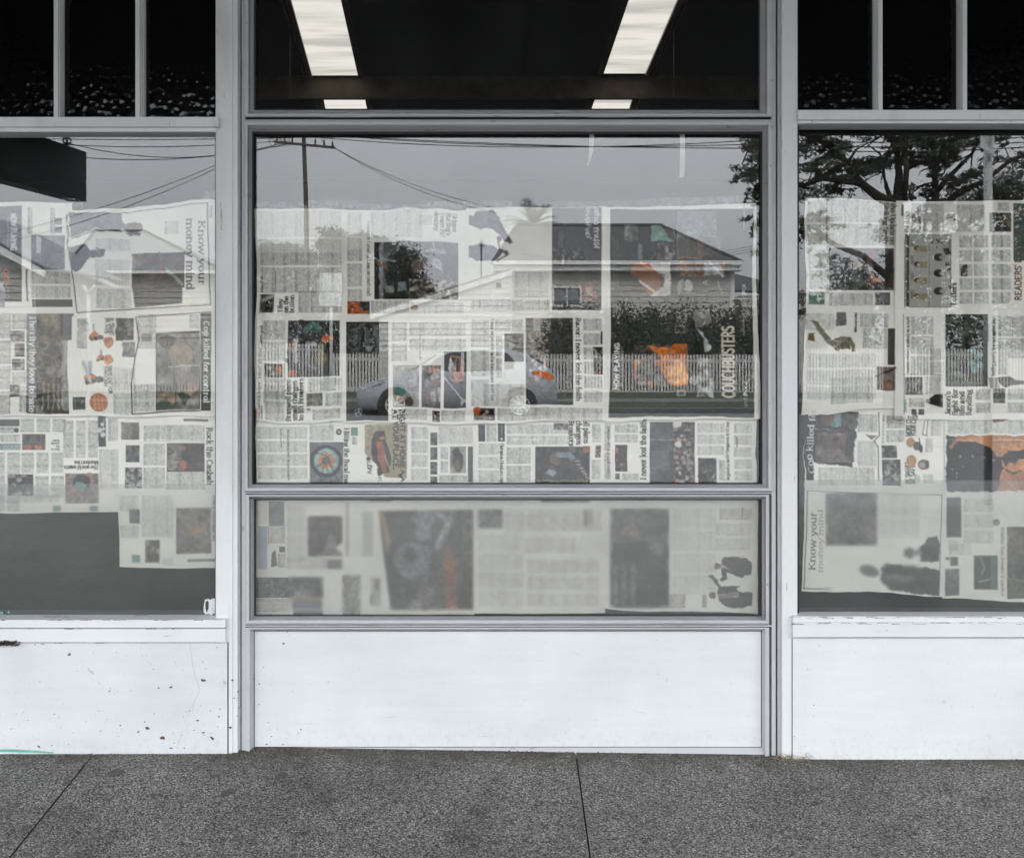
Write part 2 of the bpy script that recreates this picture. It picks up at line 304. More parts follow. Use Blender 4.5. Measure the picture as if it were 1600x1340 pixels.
# --- lettering: pen strokes with thick stems, thin joins and serifs
def A_(cx, cy, rx, ry, a0, a1, n=9): return [(cx+rx*math.cos(R(a)), cy+ry*math.sin(R(a))) for a in np.linspace(a0, a1, n)]
def O_(cx, cy, rx, ry): return A_(cx, cy, rx, ry, 0, 360, 15)
GL = {
'a': (.98, [A_(.42,.7,.27,.28,165,0)+[(.69,.12)]+A_(.8,.12,.11,.1,180,280,4), O_(.38,.28,.26,.27)], []),
'b': (1.0, [[(.2,1.5),(.2,0)], O_(.54,.5,.33,.48)], [(.04,1.48,.2,1.48)]),
'c': (.9, [A_(.5,.5,.36,.48,45,315)], []),
'd': (1.05, [[(.8,1.5),(.8,0)], O_(.46,.5,.33,.48)], [(.62,1.48,.8,1.48),(.8,.03,.98,.03)]),
'e': (.95, [A_(.48,.5,.36,.48,0,318,12), [(.13,.52),(.83,.52)]], []),
'f': (.62, [[(.28,0),(.28,1.2)]+A_(.5,1.2,.22,.28,180,50,5), [(.06,.95),(.58,.95)]], [(.08,.03,.5,.03)]),
'g': (.98, [O_(.42,.64,.28,.34), A_(.45,-.18,.36,.24,0,360,13), [(.32,.32),(.24,.14),(.45,.06),(.7,0)], [(.66,.86),(.9,.98)]], []),
'h': (1.08, [[(.2,1.5),(.2,0)], A_(.52,.62,.32,.36,180,0)+[(.84,0)]], [(.02,1.48,.2,1.48),(.04,.03,.38,.03),(.68,.03,1.02,.03)]),
'i': (.5, [[(.25,1.0),(.25,0)], [(.24,1.38),(.26,1.4)]], [(.07,.97,.25,.97),(.07,.03,.43,.03)]),
'j': (.5, [[(.28,1.0),(.28,-.2),(.05,-.42)], [(.27,1.38),(.29,1.4)]], [(.1,.97,.28,.97)]),
'k': (1.02, [[(.2,1.5),(.2,0)], [(.22,.42),(.75,.95)], [(.4,.6),(.85,.02)]], [(.02,1.48,.2,1.48),(.04,.03,.38,.03),(.6,.97,.92,.97),(.7,.03,1.0,.03)]),
'l': (.5, [[(.25,1.5),(.25,0)]], [(.07,1.48,.25,1.48),(.07,.03,.43,.03)]),
'm': (1.6, [[(.2,1),(.2,0)], A_(.49,.66,.29,.32,180,0,7)+[(.78,0)], A_(1.08,.66,.3,.32,180,0,7)+[(1.38,0)]], [(.02,.97,.2,.97),(.04,.03,.36,.03),(.62,.03,.94,.03),(1.22,.03,1.54,.03)]),
'n': (1.08, [[(.2,1),(.2,0)], A_(.52,.64,.32,.34,180,0)+[(.84,0)]], [(.02,.97,.2,.97),(.04,.03,.38,.03),(.68,.03,1.02,.03)]),
'o': (1.0, [O_(.5,.5,.37,.48)], []),
'p': (1.02, [[(.2,1),(.2,-.45)], O_(.54,.5,.33,.48)], [(.02,.97,.2,.97),(.04,-.43,.4,-.43)]),
'q': (1.02, [[(.82,1),(.82,-.45)], O_(.48,.5,.33,.48)], [(.64,-.43,1.0,-.43)]),
'r': (.78, [[(.22,1),(.22,0)], A_(.52,.68,.3,.28,180,60,5)], [(.04,.97,.22,.97),(.04,.03,.46,.03)]),
's': (.8, [A_(.4,.74,.25,.24,30,200,6)+A_(.4,.26,.28,.25,70,-160,8)], []),
't': (.65, [[(.27,1.32),(.27,.2)]+A_(.43,.2,.16,.18,180,300,4), [(.06,.95),(.58,.95)]], []),
'u': (1.08, [[(.2,1),(.2,.35)]+A_(.5,.35,.3,.33,180,360,7), [(.82,1),(.82,0)]], [(.02,.97,.2,.97),(.64,.97,.82,.97),(.82,.03,1.0,.03)]),
'v': (.98, [[(.12,.97),(.5,0)], [(.5,0),(.86,.97)]], [(0,.97,.32,.97),(.7,.97,1,.97)]),
'w': (1.45, [[(.12,.97),(.42,0)], [(.42,0),(.72,.9)], [(.72,.9),(1.02,0)], [(1.02,0),(1.33,.97)]], [(0,.97,.3,.97),(1.18,.97,1.45,.97)]),
'x': (.95, [[(.12,.97),(.82,.02)], [(.12,.02),(.8,.97)]], [(0,.97,.3,.97),(.65,.97,.95,.97),(0,.03,.28,.03),(.66,.03,.95,.03)]),
'y': (.98, [[(.12,.97),(.5,.05)], [(.88,.97),(.42,-.25),(.15,-.42)]], [(0,.97,.32,.97),(.7,.97,1,.97)]),
'z': (.88, [[(.12,.95),(.75,.95),(.12,.05),(.78,.05)]], []),
'A': (1.25, [[(.62,1.4),(1.08,0)], [(.62,1.4),(.16,0)], [(.32,.48),(.92,.48)]], [(0,.03,.34,.03),(.88,.03,1.24,.03)]),
'B': (1.15, [[(.25,1.4),(.25,0)], [(.25,1.37)]+A_(.6,1.05,.32,.32,90,-90,7)+[(.25,.73)], [(.6,.73)]+A_(.62,.38,.38,.35,90,-90,7)+[(.25,.03)]], [(.06,1.37,.3,1.37),(.06,.03,.3,.03)]),
'C': (1.2, [A_(.64,.7,.5,.7,48,312,14)], []),
'D': (1.3, [[(.25,1.4),(.25,0)], [(.25,1.37),(.5,1.37)]+A_(.5,.7,.62,.67,90,-90,11)+[(.25,.03)]], [(.06,1.37,.3,1.37),(.06,.03,.3,.03)]),
'E': (1.1, [[(.25,1.4),(.25,0)], [(.25,1.36),(.95,1.36)], [(.25,.74),(.8,.74)], [(.25,.04),(.98,.04)]], [(.06,1.37,.3,1.37),(.06,.03,.3,.03)]),
'F': (1.05, [[(.25,1.4),(.25,0)], [(.25,1.36),(.95,1.36)], [(.25,.74),(.8,.74)]], [(.06,1.37,.3,1.37),(.06,.03,.45,.03)]),
'G': (1.3, [A_(.64,.7,.5,.7,48,300,13)+[(1.1,.2),(1.1,.62),(.75,.62)]], []),
'H': (1.35, [[(.25,1.4),(.25,0)], [(1.1,1.4),(1.1,0)], [(.25,.72),(1.1,.72)]], [(.06,1.37,.45,1.37),(.06,.03,.45,.03),(.9,1.37,1.3,1.37),(.9,.03,1.3,.03)]),
'I': (.6, [[(.3,1.4),(.3,0)]], [(.08,1.37,.52,1.37),(.08,.03,.52,.03)]),
'J': (.85, [[(.6,1.4),(.6,.3)]+A_(.36,.3,.24,.28,0,-150,6)], [(.4,1.37,.8,1.37)]),
'K': (1.25, [[(.25,1.4),(.25,0)], [(.28,.6),(1.0,1.38)], [(.5,.85),(1.1,.02)]], [(.06,1.37,.45,1.37),(.06,.03,.45,.03),(.8,1.37,1.18,1.37),(.9,.03,1.25,.03)]),
'L': (1.02, [[(.25,1.4),(.25,.04),(.95,.04)]], [(.06,1.37,.45,1.37),(.06,.03,.3,.03)]),
'M': (1.6, [[(.22,0),(.28,1.4)], [(.28,1.4),(.8,.1)], [(.8,.1),(1.32,1.4)], [(1.32,1.4),(1.38,0)]], [(.04,.03,.4,.03),(1.18,.03,1.56,.03)]),
'N': (1.35, [[(.25,0),(.25,1.4)], [(.25,1.4),(1.1,0)], [(1.1,0),(1.1,1.4)]], [(.06,.03,.42,.03),(.92,1.37,1.28,1.37)]),
'O': (1.35, [A_(.67,.7,.53,.7,0,360,19)], []),
'P': (1.1, [[(.25,1.4),(.25,0)], [(.25,1.37),(.55,1.37)]+A_(.55,1.0,.4,.37,90,-90,7)+[(.25,.63)]], [(.06,1.37,.3,1.37),(.06,.03,.45,.03)]),
'Q': (1.35, [A_(.67,.7,.53,.7,0,360,19), [(.8,.2),(1.15,-.2)]], []),
'R': (1.2, [[(.25,1.4),(.25,0)], [(.25,1.37),(.55,1.37)]+A_(.55,1.04,.38,.33,90,-90,7)+[(.25,.71)], [(.6,.7),(1.05,.02)]], [(.06,1.37,.3,1.37),(.06,.03,.45,.03),(.95,.03,1.2,.03)]),
'S': (1.0, [A_(.5,1.04,.34,.34,35,215,8)+A_(.5,.36,.38,.35,60,-150,9)], []),
'T': (1.15, [[(.57,1.4),(.57,0)], [(.08,1.36),(1.06,1.36)]], [(.38,.03,.78,.03)]),
'U': (1.25, [[(.22,1.4),(.22,.5)]+A_(.62,.5,.4,.48,180,360,9)+[(1.02,1.4)]], [(.06,1.37,.42,1.37),(.85,1.37,1.2,1.37)]),
'V': (1.2, [[(.14,1.4),(.62,0)], [(.62,0),(1.06,1.4)]], [(0,1.37,.35,1.37),(.88,1.37,1.2,1.37)]),
'W': (1.75, [[(.14,1.4),(.52,0)], [(.52,0),(.88,1.2)], [(.88,1.2),(1.24,0)], [(1.24,0),(1.6,1.4)]], [(0,1.37,.32,1.37),(1.42,1.37,1.75,1.37)]),
'X': (1.2, [[(.14,1.38),(1.04,.02)], [(.14,.02),(1.02,1.38)]], [(0,1.37,.35,1.37),(.85,1.37,1.2,1.37)]),
'Y': (1.15, [[(.14,1.38),(.58,.65)], [(1.0,1.38),(.58,.65)], [(.58,.65),(.58,0)]], [(0,1.37,.35,1.37),(.82,1.37,1.15,1.37)]),
'Z': (1.1, [[(.12,1.36),(.95,1.36),(.12,.04),(1.0,.04)]], []),
'.': (.4, [[(.18,.08),(.2,.1)]], []), ':': (.45, [[(.22,.1),(.24,.12)], [(.22,.82),(.24,.84)]], []),
"'": (.35, [[(.17,1.45),(.14,1.15)]], []), ',': (.4, [[(.2,.1),(.12,-.2)]], []),
'1': (.75, [[(.2,1.2),(.42,1.4),(.42,0)]], []), '0': (1.0, [A_(.5,.7,.36,.68,0,360,15)], []),
'5': (.95, [[(.8,1.36),(.28,1.36),(.22,.8)]+A_(.44,.45,.36,.43,110,-150,9)], []),
'7': (.9, [[(.12,1.36),(.82,1.36),(.35,0)]], []), ' ': (.45, [], [])}
def text(s, x, y, rot, xh, c=DK, length=None, serif=True, wt=1.0, a=1.0, tilt=0.0):
    """rot: 'cw' reads downwards, 'ccw' upwards, 'inv' upside down, '' normal; (x, y): start of the baseline"""
    ang = {'cw': 90, 'ccw': -90, 'inv': 180, '': 0}[rot]+tilt
    dx, dy = math.cos(R(ang)), math.sin(R(ang)); ux, uy = dy, -dx
    if serif: xh *= .9
    tot = sum(GL.get(ch, GL['o'])[0] for ch in s); sx = (length/(tot*xh)) if length else 1.0
    cu = 0.0
    for ch in s:
        wdt, st, sf = GL.get(ch, GL['o'])
        def T(p):
            qx = (cu+p[0])*xh*sx; qy = p[1]*xh; return x+dx*qx+ux*qy, y+dy*qx+uy*qy
        for pl in st:
            for p, q in zip(pl[:-1], pl[1:]):
                ex, ey = (q[0]-p[0])*sx, q[1]-p[1]; l = math.hypot(ex, ey)+1e-9
                if serif: wd = .075+.135*abs(ey/l)**1.3*(1 if ex*ey <= 0 or ch.islower() else .6)
                else: wd = .155
                if l < .05: wd = .2
                (ax, ay), (bx, by) = T(p), T(q); seg(ax, ay, bx, by, wd*xh*wt/2*1.15, c, a)
        if serif:
            for s4 in sf:
                (ax, ay), (bx, by) = T(s4[:2]), T(s4[2:]); seg(ax, ay, bx, by, .04*xh*wt, c, a*.85)
        cu += wdt
def blur(x0, y0, x1, y1, r, n=3):
    X0, X1, Y0, Y1 = _sl(x0, y0, x1, y1); s = C[Y0:Y1, X0:X1]
    for _ in range(n):
        for ax in (0, 1):
            k = int(r); p = [(0, 0)]*3; p[ax] = (k+1, k); q = np.pad(s, p, mode='edge').cumsum(ax)
            n_ = s.shape[ax]
            s = (np.take(q, np.arange(2*k+1, 2*k+1+n_), ax)-np.take(q, np.arange(0, n_), ax))/(2*k+1)
    C[Y0:Y1, X0:X1] = s
GRY = [DK, MD, LT]; 
# ---- left window
photo(-40, 322, 33, 420, [(.30,.30,.30), (.42,.42,.42)], 3, 30)
photo(-40, 420, 33, 472, [(.06,.06,.06), DK, GN, (.2,.24,.2)], 4, 6, 2.0)
for k, (yy, c_) in enumerate([(424, OR), (433, OR), (441, OR), (452, TE), (463, TE)]):
    ell(9, yy, 4, 4, c_); ell(9, yy, 2, 2, DK)
rect(-5, 440, 6, 480, (.62, .62, .66)); text("VO", 24, 425, 'cw', 3, LT, serif=False); text("NOW PLAYING", 15.5, 333, 'cw', 6.2, (.92,.92,.92), 60, False, 1.5)
line([(11, 340), (11, 385)], 2, (.75,.75,.75), .6)
photo(48, 368, 102, 422, [(.42,.42,.43), (.5,.5,.5)], 9, 20); rect(56, 371, 64, 397, WH)
for x_ in (42, 78): body(x_, 325, x_+8, 366, 2, band=40)
rect(85, 340, 97, 351, (.55,.55,.55)); rect(85, 354, 97, 364, (.5,.5,.5))
body(48, 424, 110, 466, 5, band=20, gut=3); rect(49, 468, 112, 480, (.2, .2, .19))
line([(41, 422), (40, 440), (42, 470)], 2.5, BR)
shade(-40, 491, 42, 496, [PAPER, PAPER*.97], 2)
body(-5, 492, 16, 648, 6, band=36); body(18, 492, 42, 515, 7, band=30)
for (a_, b_, c_, d_, sd) in [(16, 517, 38, 534, 1), (22, 537, 38, 558, 2), (18, 561, 38, 579, 3), (15, 602, 30, 621, 4)]: photo(a_, b_, c_, d_, GRY, 40+sd, 5, 2)
body(18, 582, 40, 601, 8); body(30, 604, 42, 645, 9); rect(41.5, 492, 42.5, 645, DK)
shade(42, 491, 57, 647, [(.30,.40,.40), (.36,.37,.38), (.42,.42,.42)], 12, 40)
text("The city they love to hate", 46, 493, 'cw', 7.2, (.86,.86,.84), 152, True, 1.35)
photo(57, 490, 114, 532, [(.1,.1,.1), (.16,.15,.13), (.45,.38,.3), (.55,.5,.44)], 13, 14, 1.8); rect(97, 490, 113, 532, (.40,.40,.42))
photo(57, 532, 108, 647, [(.16,.15,.14), (.42,.35,.3), (.55,.53,.5), (.3,.26,.22)], 14, 9, 2.0, 14, [DK, BR, LT, MD])
rect(96, 532, 108, 640, (.66,.66,.65), .8)
for k in range(9): line([(64+k*4, 600), (64+k*4, 640)], 1.3, (.75,.72,.66) if k % 2 else DK)
# know your money mind
poly([(107, 332), (190, 331), (192, 345), (197, 352), (185, 360), (148, 357), (110, 372)], (.42,.42,.43))  # suit grey drawn paler, with the sky reflection mixed in
ell(208, 354, 15, 8, (.50,.47,.45)); poly([(196, 362), (222, 362), (219, 369), (205, 366)], (.3,.29,.28))
line([(148, 360), (190, 360)], 1.2, DK); line([(112, 373), (148, 360)], 1.2, DK)
poly([(110, 386), (125, 382), (135, 383), (140, 390), (141, 402), (133, 412), (127, 420), (120, 425), (113, 422)], (.24,.24,.25))
ell(156, 396, 8.5, 6.5, (.42,.38,.36)); poly([(140, 392), (150, 390), (150, 402), (142, 404)], (.36,.34,.33)); poly([(148, 388), (163, 388), (165, 393), (160, 403), (158, 392)], (.28,.26,.25))
photo(207, 395, 289, 450, [(.24,.23,.22), (.36,.33,.31), (.42,.39,.37), (.5,.46,.42)], 21, 16, 1.5)
line([(250, 394), (253, 430), (247, 446)], 2, (.6,.38,.25)); line([(215, 408), (288, 402)], 1.5, (.55,.36,.26)); line([(260, 420), (285, 445)], 5, LT)
poly([(208, 450), (286, 449), (285, 474), (212, 481)], (.14,.14,.14)); body(152, 451, 206, 482, 22, band=26, gut=3, ink=.45)
body(150, 372, 205, 392, 23, ink=.6); body(258, 345, 280, 366, 24, ink=.58); body(150, 405, 204, 446, 25, ink=.62)
text("Know your", 311.5, 346, 'cw', 8.0, (.24,.24,.25), 101, True, 1.25, tilt=0); text("money mind", 292.5, 343, 'cw', 8.6, (.24,.24,.25), 111, True, 1.25)
line([(104, 336), (150, 334), (325, 319)], 1.3, (.3,.3,.3)); line([(325, 319), (329, 477), (250, 481), (180, 485), (122, 489), (106, 372), (104, 336)], 1.6, (.18,.15,.14))
body(328, 322, 333, 342, 26, ink=.5)
# be smart / cop killed
rect(122, 498, 139, 545, (.70,.70,.67)); text("BE SMART", 173, 497, 'cw', 4.2, (.3,.3,.3), 27, False, 1.2); text("BE SAFE", 166, 497, 'cw', 4.2, (.3,.3,.3), 24, False, 1.2)
def saw(x, y, s, flip=1):
    line([(x, y), (x, y+14*s*flip)], 4*s, (.66,.66,.64)); ell(x+1, y+18*s*flip, 8*s, 6*s, OR); ell(x+4*s, y+20*s*flip, 4*s, 3*s, DK); ell(x+10*s, y+19*s*flip, 5*s, 4*s, MD); ell(x-4*s, y+22*s*flip, 3*s, 3*s, BR)
saw(148, 508, 1.0); saw(158, 546, .8); saw(143, 568, 1.35); line([(134, 568), (142, 596)], 6, (.70,.70,.68))
ell(170.5, 535, 8, 9, OR, .9); ell(170, 562, 7, 7.5, (.78,.5,.3), .9); ell(155, 629, 14.5, 14.5, OR, .95)
for k in range(4): text("NEW CAR", 165-k*6, 618, 'cw', 2.8, WH, 22, False, 1.2)
text("SA", 172, 531, 'cw', 3, WH, serif=False)
text("MORE CUT FOR", 171, 572, 'cw', 4.0, (.3,.3,.3), 43, False, 1.2); text("YOUR CASH", 164, 570, 'cw', 4.0, (.3,.3,.3), 34, False, 1.2)
rect(114, 621, 134, 641, (.25,.25,.26)); text("L", 128, 627, 'cw', 5, WH, serif=False); line([(118, 625), (118, 638)], .8, WH)
photo(182, 497, 210, 532, [DK, MD, (.5,.5,.5)], 31, 5, 2); photo(192, 534, 212, 558, [MD, LT], 32, 6)
body(178, 575, 212, 648, 33, band=34, ink=.5); body(216, 492, 245, 545, 34, ink=.42); rect(222, 521, 238, 534, (.55,.53,.48))
body(210, 600, 243, 642, 35, band=40); line([(213, 496), (218, 530), (212, 560), (206, 600), (207, 646), (313, 642)], 1.8, (.2,.18,.17)); line([(213, 496), (313, 489)], 1.4, (.2,.18,.17))
poly([(244, 521), (312, 517), (313, 640), (244, 642)], (.25,.25,.24)); photo(246, 522, 311, 640, [(.25,.25,.25), (.45,.42,.40), (.55,.53,.5), (.62,.6,.58)], 36, 15, 1.6)
ell(283, 555, 20, 18, (.60,.53,.47)); ell(262, 624, 15, 9, (.62,.5,.42)); poly([(275, 615), (300, 612), (290, 636), (284, 628)], DK); poly([(246, 630), (262, 622), (272, 640), (246, 641)], GN); line([(264, 574), (311, 571)], 2, WH); line([(274, 574), (274, 640)], 2, DK); ell(297, 607, 10, 10, (.6,.52,.47)); ell(262, 534, 14, 9, DK)
body(296, 492, 312, 514, 37, band=30, ink=.45); poly([(313, 488), (330, 487), (330, 642), (314, 642)], (.13,.125,.12))
text("Cop killed for control", 318.5, 502, 'cw', 6.6, (.90,.90,.88), 128, True, 1.35)
# lower left sheets
body(28, 655, 100, 676, 41, False, 20, 4); rect(-40, 656, 27, 667, MD); ell(22, 673, 4, 4, DK); body(-40, 668, 18, 678, 42, False, ink=.25); body(-40, 680, 28, 692, 43)
rect(-40, 694, 29, 704, (.50,.56,.56)); text("GOOD", 29, 697, 'inv', 4, WH, 28, False)
photo(31, 679, 68, 704, [(.2,.2,.2), MD, (.4,.3,.24)], 44, 6, 2); 
for k in (40, 57): ell(k, 700, 6, 4, OR); ell(k, 692, 4, 5, MD); ell(k, 686, 3, 4, DK)
for k, t_ in enumerate(["Back to", "the", "missing", "future"]): text(t_, 90, 702-k*4.6, 'inv', 2.3, (.25,.25,.25), None, True, 1.3)
body(96, 658, 150, 716, 45, False, 18, 4); body(30, 708, 96, 740, 46, False, 18, 4); body(-40, 708, 28, 800, 47, False, 18, 4); body(152, 703, 182, 765, 48, ink=.5, band=60)
poly([(150, 650), (162, 650), (163, 699), (151, 699)], (.18,.20,.19)); text("1", 161, 655, 'inv', 4, WH, serif=False, wt=1.6); ell(157, 664, 3, 3, WH); ell(153, 673, 4, 4, WH); ell(159, 671, 2.5, 3, WH); ell(158, 680, 4, 4, WH)
body(166, 655, 182, 690, 49, True, 35); ell(67, 731, 2.5, 2.5, MD); ell(67, 731, 1.7, 1.7, PAPER)
text("The world wants", 151, 729, 'inv', 4.4, (.2,.2,.2), 54, True, 1.3); text("blueberries", 151, 721.5, 'inv', 4.4, (.2,.2,.2), 38, True, 1.3)
photo(9, 742, 49, 775, [DK, (.2,.17,.14), LT], 50, 8, 2.4, 4, [LT, WH]); photo(99, 741, 151, 788, [(.4,.37,.35), (.55,.5,.45), (.35,.32,.3)], 51, 10, 2, 3, [SK]); ell(124, 756, 14, 13, (.18,.17,.16)); ell(122, 762, 10, 8, (.45,.58,.52)); ell(133, 750, 4, 4, DK)
body(52, 745, 97, 780, 52, False, 18, 4); body(-40, 775, 90, 786, 53, ink=.5)
photo(186, 660, 215, 688, [(.5,.46,.40), (.6,.57,.52)], 54, 9); rect(203, 661, 214, 688, (.42,.39,.35)); photo(194, 696, 216, 723, [DK, MD, (.4,.38,.36)], 55, 6, 2); photo(193, 731, 220, 764, [DK, MD, LT], 56, 4, 2.4)
body(222, 665, 318, 690, 57, band=24); body(222, 694, 256, 764, 58, band=34); body(258, 738, 318, 766, 59)
rect(285, 655, 324, 659, (.48,.36,.36)); photo(259, 693, 318, 738, [(.3,.22,.18), (.24,.2,.19), (.35,.28,.24)], 60, 12)
photo(261, 694, 286, 735, [(.35,.33,.3), (.6,.58,.55), (.5,.46,.42)], 61, 4, 2.4); ell(285, 728, 5, 8, OR); poly([(283, 708), (297, 712), (292, 724), (282, 720)], (.17,.17,.2)); ell(284, 700, 5, 5, SK)
text("Rock the Casbah", 321.5, 668, 'cw', 6.9, (.2,.19,.19), 91, True, 1.35)
# under the film, left
body(186, 775, 215, 800, 62, ink=.5); photo(201, 797, 217, 819, [MD, (.5,.5,.5)], 63, 6); photo(225, 845, 248, 880, [(.3,.29,.27), MD, LT], 64, 6, 1.8); body(186, 822, 215, 842, 65, ink=.5); rect(204, 868, 217, 880, (.5,.6,.57))
body(220, 775, 270, 840, 66, ink=.58); photo(274, 795, 328, 866, [(.30,.30,.31), (.50,.46,.43), (.42,.42,.43), (.62,.52,.45)], 67, 18, 1.9); text("What a comfortable feel", 331, 775, 'cw', 4, (.4,.4,.4), 72, True, 1.1); rect(291, 875, 338, 879, (.52,.5,.52)); body(252, 872, 270, 884, 68, ink=.6)
rect(80, 792, 92, 801, (.5,.6,.57)); rect(137, 792, 150, 801, (.5,.6,.57))
blur(-38, 762, 182, 806, 1, 2); blur(184, 770, 345, 886, 1, 1)
# ---- centre: first sheet
body(404, 330, 534, 458, 101, band=38, ink=.38); C[330-OY:395-OY, 404-OX:534-OX] = C[330-OY:395-OY, 404-OX:534-OX]*.5+PAPER*.5  # top of the page bleached in colour to imitate mirrored sky
text("Todays Bets", 408, 458, 'ccw', 3, (.3,.3,.3), 26); photo(404, 460, 427, 489, [DK, (.2,.22,.2), MD], 102, 6, 2); line([(408, 470), (425, 462)], 5, LT); ell(418, 476, 4, 8, DK)
for k, t_ in enumerate(["Tiley", "on the", "button"]): text(t_, 440.5+k*9.2, 489, 'ccw', 5.4, (.2,.19,.18), [22, 26, 28][k], True, 1.35)
body(466, 455, 534, 489, 103, band=40); line([(429, 425), (429, 455)], .9, MD)
body(412, 501, 446, 630, 104, band=34, ink=.38); text("How Australia helped Lindauer win blood Games gold", 406, 657, 'ccw', 3.6, (.35,.34,.33), 148, True, 1.0, tilt=2)
photo(450, 501, 531, 589, [(.10,.10,.10), (.15,.14,.13), (.24,.23,.22), (.3,.29,.28)], 105, 12, 2, 10, [DK, MD, (.25,.25,.25)])
line([(458, 580), (452, 550), (458, 525), (478, 512), (500, 520)], 7, (.28,.30,.34)); line([(478, 516), (488, 506), (500, 514)], 9, TE); ell(458, 540, 6, 12, OR, .5); line([(462, 530), (462, 565)], 6, LT); 
for k in range(6): line([(459, 534+k*6), (466, 540+k*6)], 1, (.7,.7,.7)); line([(466, 534+k*6), (459, 540+k*6)], 1, (.7,.7,.7))
line([(482, 535), (480, 570), (495, 576)], 6, (.5,.5,.53)); ell(512, 530, 10, 6, OR); ell(520, 535, 5, 5, MD); ell(502, 560, 8, 14, (.5,.42,.32)); rect(450, 579, 463, 588, OR); ell(490, 538, 6, 4, LT)
photo(414, 568, 442, 589, [DK, DK, MD], 106, 6, 2); ell(422, 575, 4, 4, LT); ell(427, 583, 4, 4, LT); ell(437, 578, 4, 6, OR)
for k, t_ in enumerate(["Braswell plans", "small changes", "to lift Breakers"]): text(t_, 454+k*9.9, 656, 'ccw', 5.9, (.18,.17,.16), [64, 62, 65][k], True, 1.35)
photo(479, 614, 504, 634, [MD, LT, (.45,.44,.38)], 107, 6, 2); rect(479, 637, 485, 641, (.6,.6,.5)); body(488, 640, 532, 656, 108, band=20); body(482, 591, 534, 612, 109, band=20); body(508, 615, 534, 636, 110, band=20); body(414, 592, 444, 656, 111, band=30)
line([(409, 635), (409, 655)], 1.5, MD); ell(399, 648, 3, 9, OR, .8)
# second sheet
body(543, 331, 566, 488, 120, band=42, ink=.42); text("Lessons in Canadian ideas on court craft", 574, 345, 'cw', 4.0, (.33,.33,.33), 118, True, 1.1)
C[325-OY:390-OY, 540-OX:600-OX] = C[325-OY:390-OY, 540-OX:600-OX]*.6+PAPER*.4  # print faded here as the sky reflection would wash it out
body(580, 331, 660, 372, 121, band=40, ink=.6)
for k, t_ in enumerate(["Skipper", "Burling's", "Team NZ", "destiny"]): text(t_, 708-k*9.6, 332, 'cw', 5.4, (.42,.43,.44), [31, 36, 40, 30][k], True, 1.15)
body(655, 337, 675, 352, 122, band=20, ink=.55)
photo(585, 378, 717, 468, [(.24,.24,.25), (.36,.36,.37), (.46,.46,.48), (.38,.37,.37)], 123, 22, 1.2)
poly([(585, 378), (594, 378), (592, 468), (585, 468)], (.08,.08,.08)); poly([(594, 378), (600, 378), (598, 468), (592, 468)], (.55,.55,.55)); ell(632, 424, 30, 40, (.16,.16,.16))
poly([(585, 402), (592, 404), (608, 418), (605, 422), (590, 410)], (.48,.38,.30)); line([(590, 405), (618, 409)], 3, (.55,.55,.55)); ell(621, 389, 3, 5, (.6,.6,.6))
photo(640, 437, 717, 468, [(.12,.11,.1), (.3,.26,.22), (.5,.46,.4), (.66,.64,.6)], 124, 4, 2.6, 22, [DK, LT, BR, OR, WH], .08); photo(680, 400, 717, 440, [(.28,.28,.28), (.38,.38,.38)], 125, 3, 2.5)
line([(659, 391), (690, 393)], 5, (.6,.6,.6)); poly([(680, 404), (690, 408), (692, 430), (684, 420), (674, 412)], (.62,.64,.66)); ell(693, 394, 5, 5, (.68,.68,.70)); line([(678, 378), (680, 390)], 2, WH); ell(655, 417, 12, 10, (.42,.36,.35))
rect(600, 452, 636, 468, (.14,.14,.13)); rect(622, 441, 636, 455, (.5,.55,.56)); rect(604, 447, 616, 457, (.5,.5,.48)); 
photo(543, 471, 578, 491, [BR, (.66,.36,.14), OR], 126, 7, 1.6); photo(562, 471, 578, 486, [DK, MD, BR], 127, 4, 2.4, 4, [SK, DK]); body(580, 470, 640, 490, 128, band=20); body(642, 472, 725, 490, 129, band=20, ink=.55); ell(648, 481, 6, 5, (.62,.5,.45))
photo(541, 504, 607, 659, [(.19,.19,.185), (.23,.23,.225)], 130, 30, 1.2); rect(541, 503, 607, 506, (.1,.05,.04))
photo(541, 507, 607, 552, [(.16,.16,.16), (.26,.26,.26), (.36,.36,.36)], 131, 4, 2.2); rect(586, 507, 607, 552, (.42,.42,.42)); poly([(560, 551), (566, 520), (573, 507), (582, 507), (584, 530), (588, 551)], (.10,.10,.10)); ell(574, 530, 5, 18, (.32,.32,.32)); ell(576, 545, 6, 5, (.5,.5,.5)); line([(571, 512), (569, 540), (580, 548)], 1.2, LT)
rect(541, 589, 558, 640, (.17,.16,.145)); rect(541, 636, 607, 659, (.13,.125,.12))
ell(559.5, 646, 6.5, 6.5, (.78,.78,.78)); ell(559.5, 646, 5.4, 5.4, (.14,.135,.13))
for a_ in (-90, 30, 150): line([(559.5, 646), (559.5+5.6*math.cos(R(a_)), 646+5.6*math.sin(R(a_)))], 1.5, (.8,.8,.8))
body(612, 505, 636, 565, 132, band=22, gut=4, ink=.42); body(640, 505, 728, 548, 133, band=22, ink=.45); text("More than the words", 655, 505, 'cw', 3.2, (.5,.5,.5), 58, True, .9)
photo(614, 571, 655, 637, [(.5,.5,.5), LT, (.62,.6,.58)], 134, 12, 1.4); poly([(617, 600), (630, 602), (634, 618), (624, 622), (615, 618)], TE); ell(640, 629, 7, 7, (.35,.29,.25)); ell(622, 624, 6, 5, (.66,.55,.42)); ell(645, 596, 7, 10, (.7,.68,.66))
photo(659, 571, 689, 637, [(.2,.18,.17), (.33,.30,.28), (.45,.42,.4)], 135, 10, 2)
for k in range(3): rect(671+k*6, 572, 674+k*6, 583, OR)
